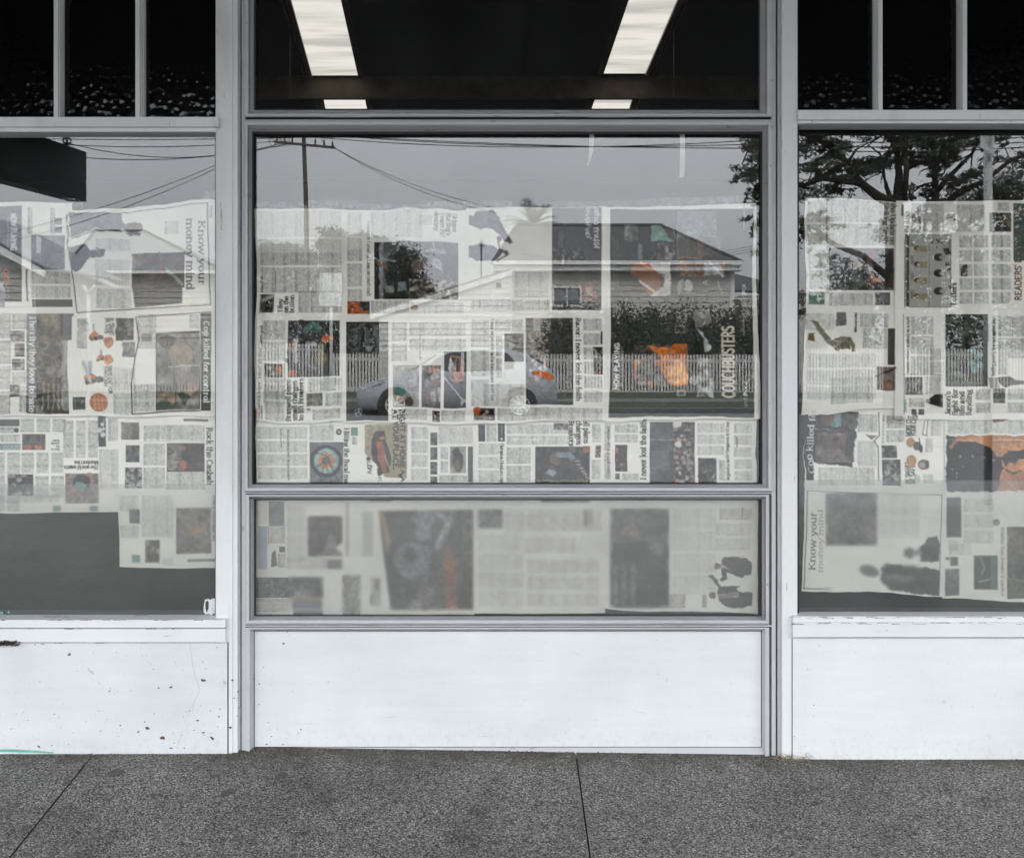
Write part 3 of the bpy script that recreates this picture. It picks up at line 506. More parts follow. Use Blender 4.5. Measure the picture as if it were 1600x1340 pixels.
ell(679, 589, 6, 6, LT); ell(667, 600, 4, 8, (.6,.58,.55)); ell(681, 597, 7, 5, (.45,.33,.25)); text("HILUX REAL", 678, 603, 'cw', 2.4, WH, 32, False, 1.2); text("SCO", 674, 612, 'cw', 3.2, WH, 14, False, 1.4); line([(669, 600), (669, 632)], 2, OR, .5); rect(685, 605, 689, 628, (.6,.6,.56))
photo(694, 549, 729, 637, [(.17,.165,.16), (.22,.215,.21)], 136, 14, 1.5); poly([(704, 554), (722, 556), (726, 570), (725, 594), (715, 600), (704, 592), (702, 570)], (.62,.5,.38)); poly([(706, 557), (711, 557), (710, 592), (705, 590)], DK); rect(713, 560, 717, 588, DK); rect(718, 558, 722, 594, (.66,.36,.18)); ell(712, 585, 4, 6, OR); line([(696, 590), (727, 630)], 2.4, (.75,.75,.75)); ell(725, 628, 4, 6, LT); ell(727, 632, 2, 4, DK)
body(612, 640, 668, 657, 137, band=17, ink=.42); body(690, 640, 728, 657, 138, band=17); photo(676, 641, 688, 658, [DK, BR, LT], 139, 4, 2.6); ell(668, 608, 4, 4, MD)
# third sheet
poly([(733, 337), (742, 337), (745, 330), (770, 329), (778, 338), (783, 350), (798, 376), (790, 380), (780, 368), (770, 358), (745, 357), (733, 352)], (.34,.34,.37))
line([(765, 345), (783, 352), (797, 380)], 5, (.2,.2,.21)); line([(797, 377), (801, 380)], 3.5, (.48,.36,.28)); ell(790, 372, 4, 3, (.5,.4,.33)); 
poly([(733, 384), (755, 382), (772, 386), (788, 392), (775, 408), (745, 408), (733, 400)], (.36,.38,.41)); line([(779, 378), (782, 390), (794, 397), (778, 408)], 2.5, (.45,.33,.26)); ell(780, 375, 4, 4, (.2,.19,.19)); ell(791, 395, 3.5, 4, (.35,.25,.2))
body(805, 425, 858, 465, 142, band=40, ink=.62)
photo(776, 443, 784, 450, [(.55,.53,.48), (.5,.48,.44)], 143, 5)
body(737, 469, 860, 486, 144, band=17, ink=.45)
for k in (750, 785, 843, 856): line([(k, 469), (k, 482)], 1.4, OR, .8)
photo(863, 324, 941, 485, [(.23,.225,.22), (.28,.275,.27), (.32,.31,.3)], 145, 26, 1.2)
poly([(863, 362), (885, 357), (882, 400), (863, 402)], (.18,.18,.18)); poly([(874, 362), (882, 360), (880, 392), (873, 394)], (.36,.36,.36)); photo(865, 388, 916, 408, [(.14,.14,.14), (.3,.29,.28), (.5,.49,.47)], 146, 4, 2.4); ell(909, 403, 7, 6, (.15,.15,.15)); ell(909, 403, 3, 3, MD); line([(881, 398), (881, 412)], 3, LT)
poly([(900, 442), (940, 440), (932, 450), (935, 468), (920, 470), (908, 452)], (.48,.32,.26)); poly([(915, 448), (928, 448), (927, 464), (917, 460)], (.60,.52,.48)); ell(878, 432, 9, 4, (.34,.32,.32)); rect(863, 452, 905, 470, (.40,.40,.40)); line([(863, 451), (906, 451)], 1.2, DK)
text("who must", 929.5, 322, 'cw', 6.6, (.80,.81,.82), 68, True, 1.5); text("evolve'", 916, 324, 'cw', 6.6, (.80,.81,.82), 50, True, 1.5)
body(737, 500, 765, 634, 147, band=40, gut=5, ink=.38); text("Tonga targeted to tackle Kangaroos in US test", 768, 498, 'cw', 3.7, (.22,.21,.2), 128, True, 1.15)
body(774, 500, 818, 518, 148, band=18, ink=.38); photo(789, 521, 819, 565, [(.10,.10,.09), (.2,.19,.17), (.34,.30,.26)], 149, 5, 2.2, 14, [TE, BR, DK, LT, (.5,.3,.2)], .13)
body(776, 525, 786, 590, 150, band=40); body(757, 600, 820, 634, 151, band=32, ink=.42)
photo(822, 497, 896, 633, [(.17,.17,.165), (.22,.22,.215), (.25,.25,.245)], 152, 5, 1.6); rect(834, 498, 844, 527, (.62,.61,.59)); text("A P", 838, 500, 'cw', 5, OR, 24, False, 1.6)
photo(828, 520, 858, 600, [(.1,.09,.08), (.25,.22,.2), (.5,.42,.36), (.7,.68,.66)], 153, 4, 2.6, 60, [DK, OR, LT, WH, BR, MD, SK], .10); photo(846, 585, 885, 625, [(.18,.18,.175), (.24,.235,.23), (.3,.29,.28)], 154, 5, 2); 
text("Razor: I never lost the faith", 900.5, 497, 'cw', 5.9, (.19,.18,.17), 130, True, 1.3)
body(912, 498, 941, 628, 155, band=20, ink=.4); photo(927, 542, 942, 585, [DK, (.3,.2,.14), LT], 156, 4, 2.4, 10, [OR, DK, WH], .16); rect(939, 518, 942, 538, DK)
photo(741, 637, 774, 656, [DK, BR, LT], 157, 5, 2.2); ell(746, 641, 6, 6, (.7,.36,.16)); ell(768, 643, 5, 6, DK); line([(750, 652), (765, 642)], 2, LT)
body(778, 637, 941, 656, 158, band=30, ink=.40); line([(809, 640), (809, 653)], 1.6, WH)
# fourth sheet: the film poster (a plain couch poster)
photo(953, 327, 1178, 653, [(.17,.17,.165), (.20,.20,.195), (.23,.23,.22)], 160, 30, 1.2)
photo(976, 352, 997, 376, [(.3,.3,.3), LT], 161, 7, 2); poly([(1017, 352), (1042, 352), (1055, 362), (1055, 377), (1017, 377)], (.50,.62,.56)); poly([(1030, 352), (1050, 355), (1055, 375), (1045, 372), (1040, 362)], (.3,.27,.26)); photo(1017, 380, 1055, 406, [DK, MD, LT], 162, 6, 2)
poly([(1059, 355), (1092, 353), (1092, 404), (1059, 404)], (.33,.33,.31)); line([(1059, 352), (1059, 404), (1093, 404), (1093, 372)], 1.6, (.6,.52,.34)); text("CONT", 1068, 360, 'cw', 6, (.5,.46,.34), 36, False)
photo(1059, 330, 1120, 372, [(.42,.44,.44), (.5,.52,.52)], 163, 10, 1.5); rect(997, 380, 1004, 406, (.45,.5,.5))
for k in range(4): ell(1097, 374+k*9, 4, 5, (.5,.36,.30))
photo(1100, 372, 1128, 402, [(.25,.24,.23), (.38,.36,.34)], 164, 4, 2.4)
text("COMFORT NOW HAS A NAME", 961, 452, 'ccw', 2.6, (.62,.62,.62), 82, False, 1.0); text("BEST SEAT IN THE HOUSE", 966, 450, 'ccw', 2.4, (.62,.62,.62), 76, False, 1.0); text("EVERY SITE", 971, 432, 'ccw', 2.2, (.55,.55,.55), 46, False, 1.0)
poly([(990, 412), (1020, 410), (1025, 420), (1042, 418), (1045, 460), (1015, 462), (1000, 440), (985, 425)], (.52,.32,.20)); poly([(1015, 412), (1048, 410), (1048, 463), (1018, 463), (1040, 440)], (.74,.73,.70)); line([(1000, 440), (1025, 458)], 3, WH); text("MARY", 1038, 448, 'ccw', 5, DK, 20, True, 1.3); line([(1000, 410), (1020, 420)], 3, OR)
photo(1058, 410, 1134, 432, [(.3,.28,.24), (.55,.48,.38), (.45,.26,.16)], 165, 5, 2.4); poly([(1101, 410), (1125, 412), (1136, 432), (1120, 430), (1101, 430)], (.62,.62,.62)); line([(1110, 410), (1132, 432)], 3, (.8,.8,.8))
poly([(1060, 440), (1068, 436), (1066, 456), (1060, 462)], (.55,.55,.53)); ell(1077, 447, 6, 10, (.6,.6,.58)); text("BRE", 1074, 456, 'ccw', 4, WH, 18, False); text("I A", 1108, 458, 'ccw', 6, WH, 22, False); line([(1122, 440), (1128, 460)], 2, LT)
photo(990, 540, 1075, 605, [(.2,.19,.18), (.33,.29,.26), (.45,.42,.4)], 166, 6, 2.0, 16, [OR, MD, LT, BR], .10); poly([(1014, 541), (1047, 546), (1053, 538), (1074, 538), (1075, 603), (1048, 603), (1040, 590), (1028, 575), (1034, 558), (1018, 548)], (.76,.47,.22)); poly([(1040, 575), (1060, 560), (1073, 575), (1072, 600), (1050, 600)], (.80,.62,.42)); line([(993, 567), (993, 590)], 6, OR, .7)
rect(1056, 510, 1070, 520, (.18,.17,.16)); line([(1056, 510), (1070, 510), (1070, 520), (1056, 520), (1056, 510)], 1.4, (.55,.54,.5)); rect(1058, 610, 1072, 620, (.55,.55,.53)); rect(1061, 613, 1069, 618, MD)
poly([(1078, 490), (1100, 482), (1112, 495), (1098, 512), (1088, 512), (1085, 497)], (.45,.44,.41)); ell(1106, 497, 6, 12, (.48,.46,.43)); ell(1080, 492, 6, 6, (.3,.29,.27)); poly([(1088, 512), (1100, 520), (1110, 545), (1104, 552), (1094, 545), (1100, 530)], (.66,.66,.65)); photo(1090, 560, 1115, 622, [(.34,.34,.34), LT, (.7,.7,.7)], 167, 7, 2.2); ell(1084, 595, 6, 8, LT); ell(1093, 545, 8, 14, (.1,.1,.1)); ell(1108, 544, 3, 6, WH); ell(1050, 496, 4, 4, MD); ell(1044, 515, 4, 4, MD)
text("NOW PLAYING", 967, 609, 'ccw', 5.2, (.92,.91,.89), 73, False, 1.75); text("ON THE COUCH TONIGHT", 973.5, 604, 'ccw', 2.6, (.85,.84,.82), 62, False, 1.3)
text("COUCHBUSTERS", 1147.5, 622, 'ccw', 13.2, (.70,.66,.56), 112, False, 1.5); text("COUCHBUSTERS", 1147.5, 622, 'ccw', 13.2, (.88,.87,.83), 112, False, .55); text("THE BEST", 1129, 580, 'ccw', 2.6, (.8,.8,.78), 34, False)
def pix(y): text("shift", 1167.5, y, 'ccw', 3.8, (.84,.84,.83), 17, False, .8); text("PIX", 1167.5, y-17, 'ccw', 4.0, (.92,.92,.9), 17, False, 1.5)
pix(636); pix(478); line([(1162, 596), (1166, 600), (1170, 592)], 1.5, WH); line([(1163, 320), (1163, 360)], 1.4, (.7,.7,.72)); text("EVERYWHERE", 1165, 524, 'ccw', 2.2, WH, 26, False, 1.4)
line([(1164, 575), (1164, 545)], .8, (.6,.6,.6)); text("LIVE BROADBAND", 1188, 505, 'ccw', 2, MD, 30, False)
# bottom row in the main pane
body(400, 668, 478, 750, 170, band=20, gut=3, ink=.5); line([(437, 672), (438, 700)], .8, DK); text("Not much sharing under the fiscal numbers", 447, 672, 'cw', 3, (.4,.4,.4), 80, True, 1)
body(482, 665, 520, 690, 171, band=25, ink=.5); ell(528, 676, 4.5, 5, DK); ell(528, 676, 2.5, 3, LT); photo(482, 692, 535, 757, [(.42,.42,.42), (.48,.48,.48)], 172, 12, 1.2)
for r_, c_ in ((25, (.17,.17,.175)), (21, (.32,.32,.33)), (19.5, (.52,.64,.60)), (14, (.62,.68,.64)), (13, (.72,.50,.33)), (7, (.36,.36,.36))): ell(508, 722, r_, r_, c_, 1, 40)
for a_, b_ in (((505, 722), (486, 738)), ((505, 720), (500, 752)), ((510, 722), (528, 752)), ((506, 724), (516, 754)), ((508, 715), (492, 708))): line([a_, b_], .9, DK)
text("Hitting the fiscal mark", 536.5, 670, 'cw', 5.9, (.17,.165,.16), 96, True, 1.2); rect(547, 669, 558, 682, (.50,.60,.55)); body(549, 684, 557, 696, 173)
poly([(569, 665), (636, 663), (635, 749), (600, 747), (588, 728), (569, 710)], (.63,.59,.49)); shade(570, 668, 578, 700, [(.6,.57,.47), (.66,.62,.52)], 174, 6)
poly([(585, 674), (600, 673), (602, 690), (606, 700), (611, 718), (607, 740), (596, 742), (588, 730), (580, 712), (579, 690)], (.22,.21,.2)); poly([(588, 690), (597, 692), (602, 712), (603, 740), (597, 741), (591, 720), (586, 706)], (.62,.38,.26)); rect(591, 676, 600, 684, DK); ell(584, 706, 5, 9, (.12,.12,.12)); ell(592, 738, 4, 8, (.12,.12,.12)); rect(592, 684, 600, 688, OR); line([(600, 712), (609, 735)], 2, LT)
text("RIGHT AT HOME", 624.5, 640, 'cw', 5.6, (.21,.18,.15), 93, False, 1.75); text("AT YOUR PLACE.", 614, 640, 'cw', 5.6, (.21,.18,.15), 95, False, 1.75); text("LDV", 573, 722, 'cw', 4, DK, 20, False, 1.8); ell(575, 718, 3, 3, DK); poly([(620, 744), (628, 740), (628, 750)], DK); text("SK", 590, 740, 'cw', 4, DK, 14, False)
text("A A", 626, 735, 'cw', 4, DK, 20, False, 1.6)
body(642, 668, 668, 752, 175, band=18, gut=3, ink=.5); body(685, 668, 738, 695, 176, band=26, ink=.5)
for k in range(4): photo(672, 677+k*23, 683, 697+k*23, [DK, MD, (.5,.42,.38), TE], 180+k, 4, 2.4)
photo(703, 699, 728, 741, [(.55,.54,.52), (.66,.65,.62)], 185, 9, 1.4); ell(716, 722, 8, 17, (.25,.23,.21)); ell(714, 728, 5, 8, (.5,.42,.33)); ell(713, 708, 6, 7, DK); rect(731, 699, 739, 755, (.36,.36,.35)); body(688, 700, 700, 740, 186, band=20); body(686, 744, 730, 754, 187)
rect(747, 664, 758, 691, (.14,.14,.14)); body(760, 664, 776, 691, 188, ink=.4); rect(778, 662, 789, 691, (.2,.2,.2)); ell(784, 687, 2, 2, WH); line([(784, 665), (784, 680)], 1.4, LT)
body(748, 694, 780, 754, 189, band=20, gut=3, ink=.5); text("Hampton Honkers cup", 782, 694, 'cw', 4.2, (.22,.21,.2), 62, True, 1.15); body(792, 700, 830, 754, 190, band=24); body(792, 664, 890, 696, 191, band=14, ink=.5); photo(866, 662, 889, 673, [MD, LT], 192, 4, 2)
CLIP[0] = 659
for k, t_ in enumerate(["Braswell plans", "small changes", "to lift Breakers"]): text(t_, 913-k*11.5, 628+k*2, 'cw', 6.4, (.2,.19,.18), 66, True, 1.3)
CLIP[0] = -99
photo(837, 699, 923, 757, [(.12,.12,.12), (.2,.2,.19), (.3,.3,.3)], 193, 10, 2, 12, [DK, MD, (.4,.4,.42)], .12); ell(868, 718, 9, 11, (.42,.37,.30)); line([(874, 712), (890, 712), (898, 722)], 8, (.48,.54,.56)); line([(898, 722), (912, 735), (920, 752)], 7, (.3,.3,.32)); 
for k in range(6): line([(900+k*3.4, 722+k*5), (906+k*3, 722+k*5.5)], 1.3, (.8,.74,.66))
rect(912, 698, 922, 708, (.55,.4,.28)); poly([(858, 735), (872, 740), (866, 745), (850, 742)], (.55,.6,.6)); line([(838, 752), (920, 754)], 4, (.5,.48,.36))
photo(931, 697, 940, 716, [SK, DK, LT], 194, 4, 2.2); body(926, 664, 940, 692, 195); body(926, 720, 940, 750, 196)
body(946, 662, 956, 750, 197, ink=.5); text("All boasts point in brutal comeback", 954, 750, 'ccw', 3.4, (.36,.36,.35), 84, True, 1.0)
body(962, 664, 998, 692, 198, band=13); photo(963, 696, 982, 738, [(.22,.22,.22), MD, (.3,.2,.15)], 199, 4, 2.2, 10, [OR, LT, DK], .14); rect(963, 741, 970, 750, (.17,.17,.17)); text("11", 969, 748, 'ccw', 3.5, WH, 6, False, 1.4); body(974, 741, 1000, 752, 200)
text("I never lost the faith", 1011, 751, 'ccw', 6.6, (.2,.19,.18), 94, True, 1.3)
photo(1017, 660, 1088, 757, [(.25,.26,.25), (.33,.34,.33), (.38,.38,.37)], 201, 14, 1.4); photo(1055, 660, 1086, 757, [(.16,.15,.14), (.3,.28,.26), (.45,.40,.36), (.62,.6,.58)], 202, 4, 2.5, 60, [DK, WH, LT, MD, OR, BR], .08); rect(1020, 705, 1048, 735, (.42,.43,.42), .8); ell(1062, 696, 6, 5, WH); ell(1060, 664, 7, 6, WH)
body(1092, 662, 1135, 712, 203, band=13, gut=3, ink=.52); photo(1093, 717, 1122, 757, [(.1,.11,.1), (.2,.22,.2), (.3,.34,.3)], 204, 5, 2.2, 16, [TE, DK, BR, LT], .11); text("targeted to tackle Kangaroos in US test", 1142, 752, 'ccw', 3.6, (.3,.29,.28), 92, True, 1.1); body(1126, 720, 1136, 752, 205); body(1150, 662, 1178, 752, 206, band=17, ink=.5); line([(1155, 685), (1155, 700)], 1, DK)
rect(1186.0, 657, 1196, 757, (.74,.73,.69))
# lower pane
photo(420, 784, 444, 823, [(.44,.46,.45), (.55,.60,.60)], 210, 14, 1.6); rect(403, 823, 417, 890, (.66,.71,.74)); rect(418, 823, 420, 852, OR, .7); body(421, 824, 445, 850, 211, ink=.48); poly([(423, 887), (424, 865), (430, 860), (433, 885)], (.3,.3,.3)); body(434, 866, 446, 888, 212, ink=.3); photo(436, 855, 445, 864, [(.36,.36,.33)], 213) if 0 else rect(436, 855, 445, 864, (.38,.38,.34))
photo(481, 808, 534, 870, [(.20,.20,.19), (.26,.25,.24), (.38,.35,.33)], 214, 14, 1.6); poly([(496, 870), (505, 862), (514, 835), (524, 840), (530, 858), (534, 870)], (.56,.54,.52)); ell(505, 820, 5, 6, (.45,.36,.31)); poly([(534, 848), (526, 856), (534, 868)], PAPER); body(448, 790, 478, 880, 215, ink=.66); rect(541, 785, 544, 870, (.6,.6,.58))
body(448, 872, 510, 890, 216, ink=.52); rect(511, 875, 534, 890, (.48,.48,.46))
photo(400, 903, 504, 935, [(.25,.25,.24), (.32,.32,.31), (.42,.42,.40)], 217, 8, 1.8); photo(415, 905, 450, 935, [(.22,.22,.21), (.5,.5,.47)], 218, 3, 2.5); rect(456, 932, 503, 953, (.44,.48,.50)); rect(456, 932, 503, 940, (.62,.55,.45)); text("1057", 458, 932, '', 5.2, (.80,.80,.78), 28, False, 1.5); body(401, 936, 454, 957, 219, False); rect(458, 955, 504, 962, (.45,.44,.42)); photo(535, 900, 563, 962, [(.50,.50,.47), (.62,.61,.57)], 220, 8, 1.8)
rect(580, 903, 595, 948, (.6,.6,.57), .6); rect(566, 800, 583, 870, (.68,.68,.66), .6); ell(589, 915, 3, 10, (.42,.42,.4), .7); ell(581, 938, 2.5, 9, (.42,.42,.4), .7)
poly([(592, 799), (739, 798), (739, 953), (611, 953), (600, 870)], (.30,.295,.285)); 
photo(625, 800, 738, 952, [(.25,.25,.24), (.32,.315,.30), (.36,.35,.34)], 221, 26, 1.6); poly([(592, 800), (600, 800), (612, 850), (606, 870)], (.62,.54,.42)); poly([(610, 850), (625, 842), (665, 845), (675, 870), (670, 905), (612, 905), (605, 880)], (.15,.15,.15)); ell(642, 876, 27, 29, (.44,.44,.46)); ell(662, 812, 18, 14, (.50,.51,.54)); ell(661, 835, 14, 12, (.48,.49,.51)); poly([(660, 850), (676, 860), (668, 912), (655, 900)], (.43,.44,.46)); ell(641, 868, 10, 12, (.22,.22,.22)); line([(703, 812), (684, 857)], 9, (.62,.66,.66)); line([(684, 806), (704, 812)], 7, (.55,.57,.57)); poly([(696, 953), (692, 880), (700, 842), (712, 880), (716, 953)], (.52,.36,.26)); ell(665, 935, 14, 20, (.40,.38,.38)); ell(648, 946, 10, 8, (.50,.50,.50)); rect(717, 800, 720, 870, (.18,.18,.18)); poly([(722, 880), (739, 870), (739, 953), (722, 953)], (.27,.24,.23))
photo(747, 797, 786, 826, [(.40,.41,.39), (.50,.50,.48), (.36,.37,.35)], 222, 7, 1.8); body(748, 835, 818, 950, 323, ink=.62, band=26); body(825, 875, 938, 948, 324, ink=.60, band=24); body(790, 797, 822, 832, 325, ink=.60); body(825, 797, 940, 830, 223, ink=.55); rect(913, 797, 919, 822, (.52,.52,.5)); rect(922, 797, 926, 820, (.6,.6,.58)); body(820, 840, 900, 865, 224, ink=.66, band=20); rect(846, 780, 922, 785, (.42,.42,.4)); rect(575, 780, 612, 784, (.5,.5,.48))
photo(955, 796, 1046, 949, [(.28,.28,.275), (.33,.33,.325), (.38,.375,.37)], 225, 22, 1.6); poly([(967, 838), (985, 809), (1004, 838)], (.50,.42,.38)); ell(985, 826, 6, 6, (.45,.44,.42)); poly([(957, 850), (1010, 845), (1015, 868), (960, 868)], (.25,.25,.245)); ell(1030, 860, 10, 12, (.46,.46,.45)); rect(956, 866, 1045, 946, (.27,.27,.265), .6)
for k, x_ in enumerate((962, 975, 989)): poly([(x_-3, 882), (x_+6, 884), (x_+4, 944), (x_-3, 944)], (.48,.48,.47))
body(1052, 795, 1120, 930, 226, ink=.70, band=30); body(1125, 795, 1176, 813, 227, ink=.48); rect(1160, 793, 1162, 812, (.7,.48,.4)); body(1048, 929, 1072, 950, 228, ink=.42); rect(1098, 930, 1105, 950, (.66,.66,.63)); body(1120, 818, 1176, 860, 229, ink=.66, band=20)
def man(pts, head, skin, suit=(.29,.285,.28)): poly(pts, suit); ell(*head, skin)
man([(1128, 884), (1130, 873), (1140, 871), (1168, 872), (1176, 879), (1176, 898), (1164, 899), (1162, 904), (1138, 894), (1136, 906), (1130, 910), (1124, 907), (1130, 900), (1128, 893)], (1122, 885, 5.5, 5), (.45,.43,.41)); poly([(1126, 888), (1143, 891), (1130, 882)], (.7,.69,.66))
poly([(1110, 902), (1117, 901), (1128, 917), (1157, 916), (1150, 922), (1157, 925), (1176, 926), (1176, 946), (1160, 951), (1135, 950), (1125, 941), (1122, 928), (1124, 919), (1115, 907)], (.32,.315,.31)); ell(1114, 931, 5.5, 5, (.45,.43,.41)); ell(1112, 901, 4, 2.5, (.45,.42,.4)); poly([(1123, 930), (1154, 926), (1154, 933), (1125, 936)], (.62,.60,.58)); line([(1126, 933), (1150, 929)], 1.5, (.48,.36,.34))
blur(450, 782, 1050, 958, 2, 2); blur(1048, 785, 1100, 925, 2, 1); blur(600, 790, 1040, 955, 1, 1)
# ---- right window
body(1262, 314, 1400, 384, 240, band=40, ink=.42); text("Race review reveals who is leading the race in", 1291, 312, 'cw', 3.5, (.3,.3,.3), 150, True, 1.0); rect(1291, 312, 1297, 385, PAPER, .0)
for k, t_ in enumerate(["the Update on", "Striking Smith"]): text(t_, 1393-k*10.5, 318-k*1, 'cw', 5.8, (.28,.27,.25), 64, True, 1.25)
photo(1295, 388, 1399, 454, [(.16,.155,.15), (.30,.30,.29), (.45,.45,.43), (.24,.24,.22)], 241, 12, 2); rect(1295, 388, 1340, 452, (.42,.43,.43), .45); ell(1342, 414, 9, 6, (.55,.42,.33)); ell(1332, 412, 10, 7, (.25,.22,.2)); poly([(1360, 388), (1367, 388), (1366, 452), (1362, 452)], (.5,.33,.25)); ell(1360, 420, 7, 9, (.45,.44,.42)); poly([(1365, 405), (1398, 395), (1398, 450), (1372, 445)], DK); line([(1365, 432), (1378, 440)], 6, SK)
body(1262, 390, 1290, 452, 242, band=30, ink=.5); photo(1261, 456, 1288, 476, [(.4,.43,.43), (.5,.6,.55)], 243, 8, 2); photo(1369, 457, 1393, 477, [MD, (.5,.5,.52)], 244, 6, 2); body(1295, 458, 1366, 478, 245, band=18, ink=.45)
body(1256, 490, 1305, 515, 246, ink=.6); rect(1307, 488, 1323, 509, (.52,.51,.48)); body(1345, 490, 1390, 512, 247, band=22, ink=.42); text("Man's fortunes", 1337, 489, 'cw', 3, DK, 30, True, 1.2)
poly([(1263, 500), (1277, 503), (1290, 520), (1300, 531), (1313, 527), (1330, 526), (1338, 540), (1322, 540), (1312, 549), (1300, 541), (1285, 528), (1273, 510)], (.50,.50,.43)); photo(1305, 528, 1330, 546, [(.45,.42,.34), (.56,.54,.48)], 248, 3, 2.4); rect(1263, 520, 1273, 532, (.52,.46,.34)); rect(1332, 538, 1338, 549, (.52,.46,.34))
body(1350, 513, 1388, 545, 249, band=30, ink=.4); photo(1389, 513, 1400, 570, [(.3,.3,.3), (.24,.24,.24)], 250, 6); body(1262, 552, 1370, 625, 251, band=20, gut=4, ink=.6); photo(1372, 573, 1400, 610, [(.35,.30,.27), (.5,.44,.4), (.42,.40,.38)], 252, 8, 2); line([(1372, 588), (1400, 575)], 3, DK); body(1300, 590, 1366, 630, 253, ink=.5); ell(1388, 602, 8, 6, SK, .7)
# sheet with comic and letters
body(1425, 318, 1440, 350, 254); 
for k, t_ in enumerate(["PM shines", "through", "Russian pall"]): text(t_, 1421+k*9.2, 364, 'ccw', 5.0, (.34,.33,.31), [34, 28, 40][k], True, 1.1)
rect(1409, 320, 1413, 338, (.45,.50,.50)); body(1443, 318, 1476, 362, 255, band=44); photo(1480, 334, 1494, 345, [BR, SK, LT], 256, 4, 2); body(1496, 320, 1540, 362, 257, band=44, ink=.42); photo(1547, 333, 1581, 363, [(.14,.13,.13), (.3,.26,.23), (.5,.45,.4)], 258, 5, 2.2); rect(1548, 334, 1556, 362, (.55,.55,.55), .8); body(1560, 317, 1578, 330, 259)
rect(1415, 367, 1487, 479, (.66,.655,.615)); line([(1415, 367), (1487, 367), (1487, 480), (1415, 480), (1415, 367)], .9, (.3,.3,.3)); rect(1417, 367, 1422, 479, (.38,.26,.20)); rect(1414, 367, 1416, 479, (.4,.5,.5)); line([(1453, 367), (1453, 480)], .8, (.4,.4,.4))
for k in range(4):
    ell(1434, 388+k*25, 4.5, 4, (.2,.19,.18)); ell(1436, 389+k*25, 3, 3, (.66,.56,.46)); poly([(1438, 384+k*25), (1450, 383+k*25), (1450, 394+k*25), (1438, 394+k*25)], (.60,.54,.45)); body(1424, 372+k*27, 1430, 386+k*27, 260+k, ink=.3)
ell(1466, 402, 8, 5, PAPER); body(1461, 398, 1471, 407, 266, ink=.3); poly([(1475, 390), (1485, 368), (1485, 395), (1478, 398)], (.13,.13,.13)); photo(1456, 372, 1484, 388, [(.66,.655,.61), (.66,.655,.61), (.3,.3,.3)], 267, 2, 2.5)
for cy_ in (402, 427, 455): ell(1468, cy_, 8, 6, (.12,.12,.12)); ell(1474, cy_, 5, 3.5, (.62,.60,.55)); ell(1484, cy_-6, 4, 3, (.15,.15,.15))
rect(1478, 410, 1485, 416, DK); text("Letters", 1495, 477, 'ccw', 6.1, (.17,.16,.15), 35, True, 1.35)
for k, (a_, b_) in enumerate([(1500, 1520), (1523, 1545), (1550, 1568), (1564, 1580)]): body(a_, 368, b_, 475, 270+k, band=20, gut=4, ink=.4)
photo(1502, 413, 1513, 432, [DK, MD, LT], 275, 4, 2.4); shade(1584, 318, 1640, 408, [(.24,.36,.33), (.30,.40,.38)], 276, 9)
text("READERS' DAILY LETTERS", 1596, 470, 'ccw', 6.8, (.44,.29,.22), 148, False, 1.5)
body(1425, 495, 1460, 585, 277, band=30, gut=3, ink=.42); line([(1413, 491), (1414, 648)], .8, MD); text("maiden century academy on a myth", 1422, 583, 'ccw', 3.8, (.33,.33,.32), 88, True, 1.0); body(1435, 545, 1475, 583, 278, band=18, ink=.52)
line([(1413, 585), (1474, 586)], .8, MD); photo(1415, 589, 1443, 617, [(.2,.2,.2), MD, LT], 279, 5, 2.2); body(1446, 588, 1474, 616, 280, band=27, ink=.45); text("Australia", 1417, 644, 'ccw', 3.2, (.3,.5,.48), 20, False); body(1421, 622, 1446, 636, 281, ink=.35)
photo(1425, 639, 1433, 648, [DK, LT], 282, 3); photo(1436, 639, 1445, 648, [DK, LT], 283, 3); poly([(1447, 628), (1455, 621), (1462, 616), (1474, 616), (1474, 637), (1462, 634), (1453, 631)], (.20,.20,.20)); ell(1451, 626, 4, 3, SK)
photo(1478, 491, 1544, 604, [(.12,.13,.115), (.2,.21,.19), (.32,.33,.30), (.24,.26,.23)], 284, 8, 2.2, 10, [DK, MD, (.3,.36,.3)], .1)
for k in range(9): line([(1490+k*.5, 532-k*2.4), (1515, 514+k*.3-k*1.5+8), (1545, 508+k*3)], 1.0, (.42,.42,.41))
for cx_, cy_ in ((1520, 548), (1530, 556), (1518, 568), (1532, 570), (1524, 577)): ell(cx_, cy_, 6, 5, (.38,.52,.50))
ell(1498, 567, 18, 5, (.34,.33,.3), .8, 20, -.3); ell(1500, 585, 14, 4, (.48,.47,.42), .8, 20, .2)
for k, t_ in enumerate(["Jaxon's", "fight for", "life and", "funding"]): text(t_, 1485.5+k*10.8, 649, 'ccw', 6.0, (.16,.155,.15), [38, 42, 38, 41][k], True, 1.25)
text("Battling poverty in a race against time", 1555, 588, 'ccw', 3.9, (.27,.27,.26), 92, True, 1.15); body(1560, 494, 1640, 560, 285, band=32, ink=.42); body(1560, 560, 1575, 586, 286); poly([(1545, 590), (1560, 590), (1562, 606), (1548, 607)], (.62,.60,.57)); poly([(1560, 590), (1578, 588), (1588, 594), (1610, 596), (1610, 600), (1580, 602), (1572, 606), (1562, 600)], (.36,.35,.34))
photo(1552, 607, 1571, 630, [MD, (.5,.5,.48), DK], 287, 5, 2); body(1525, 608, 1548, 645, 288, band=16); body(1575, 608, 1640, 645, 289, band=18, ink=.48)
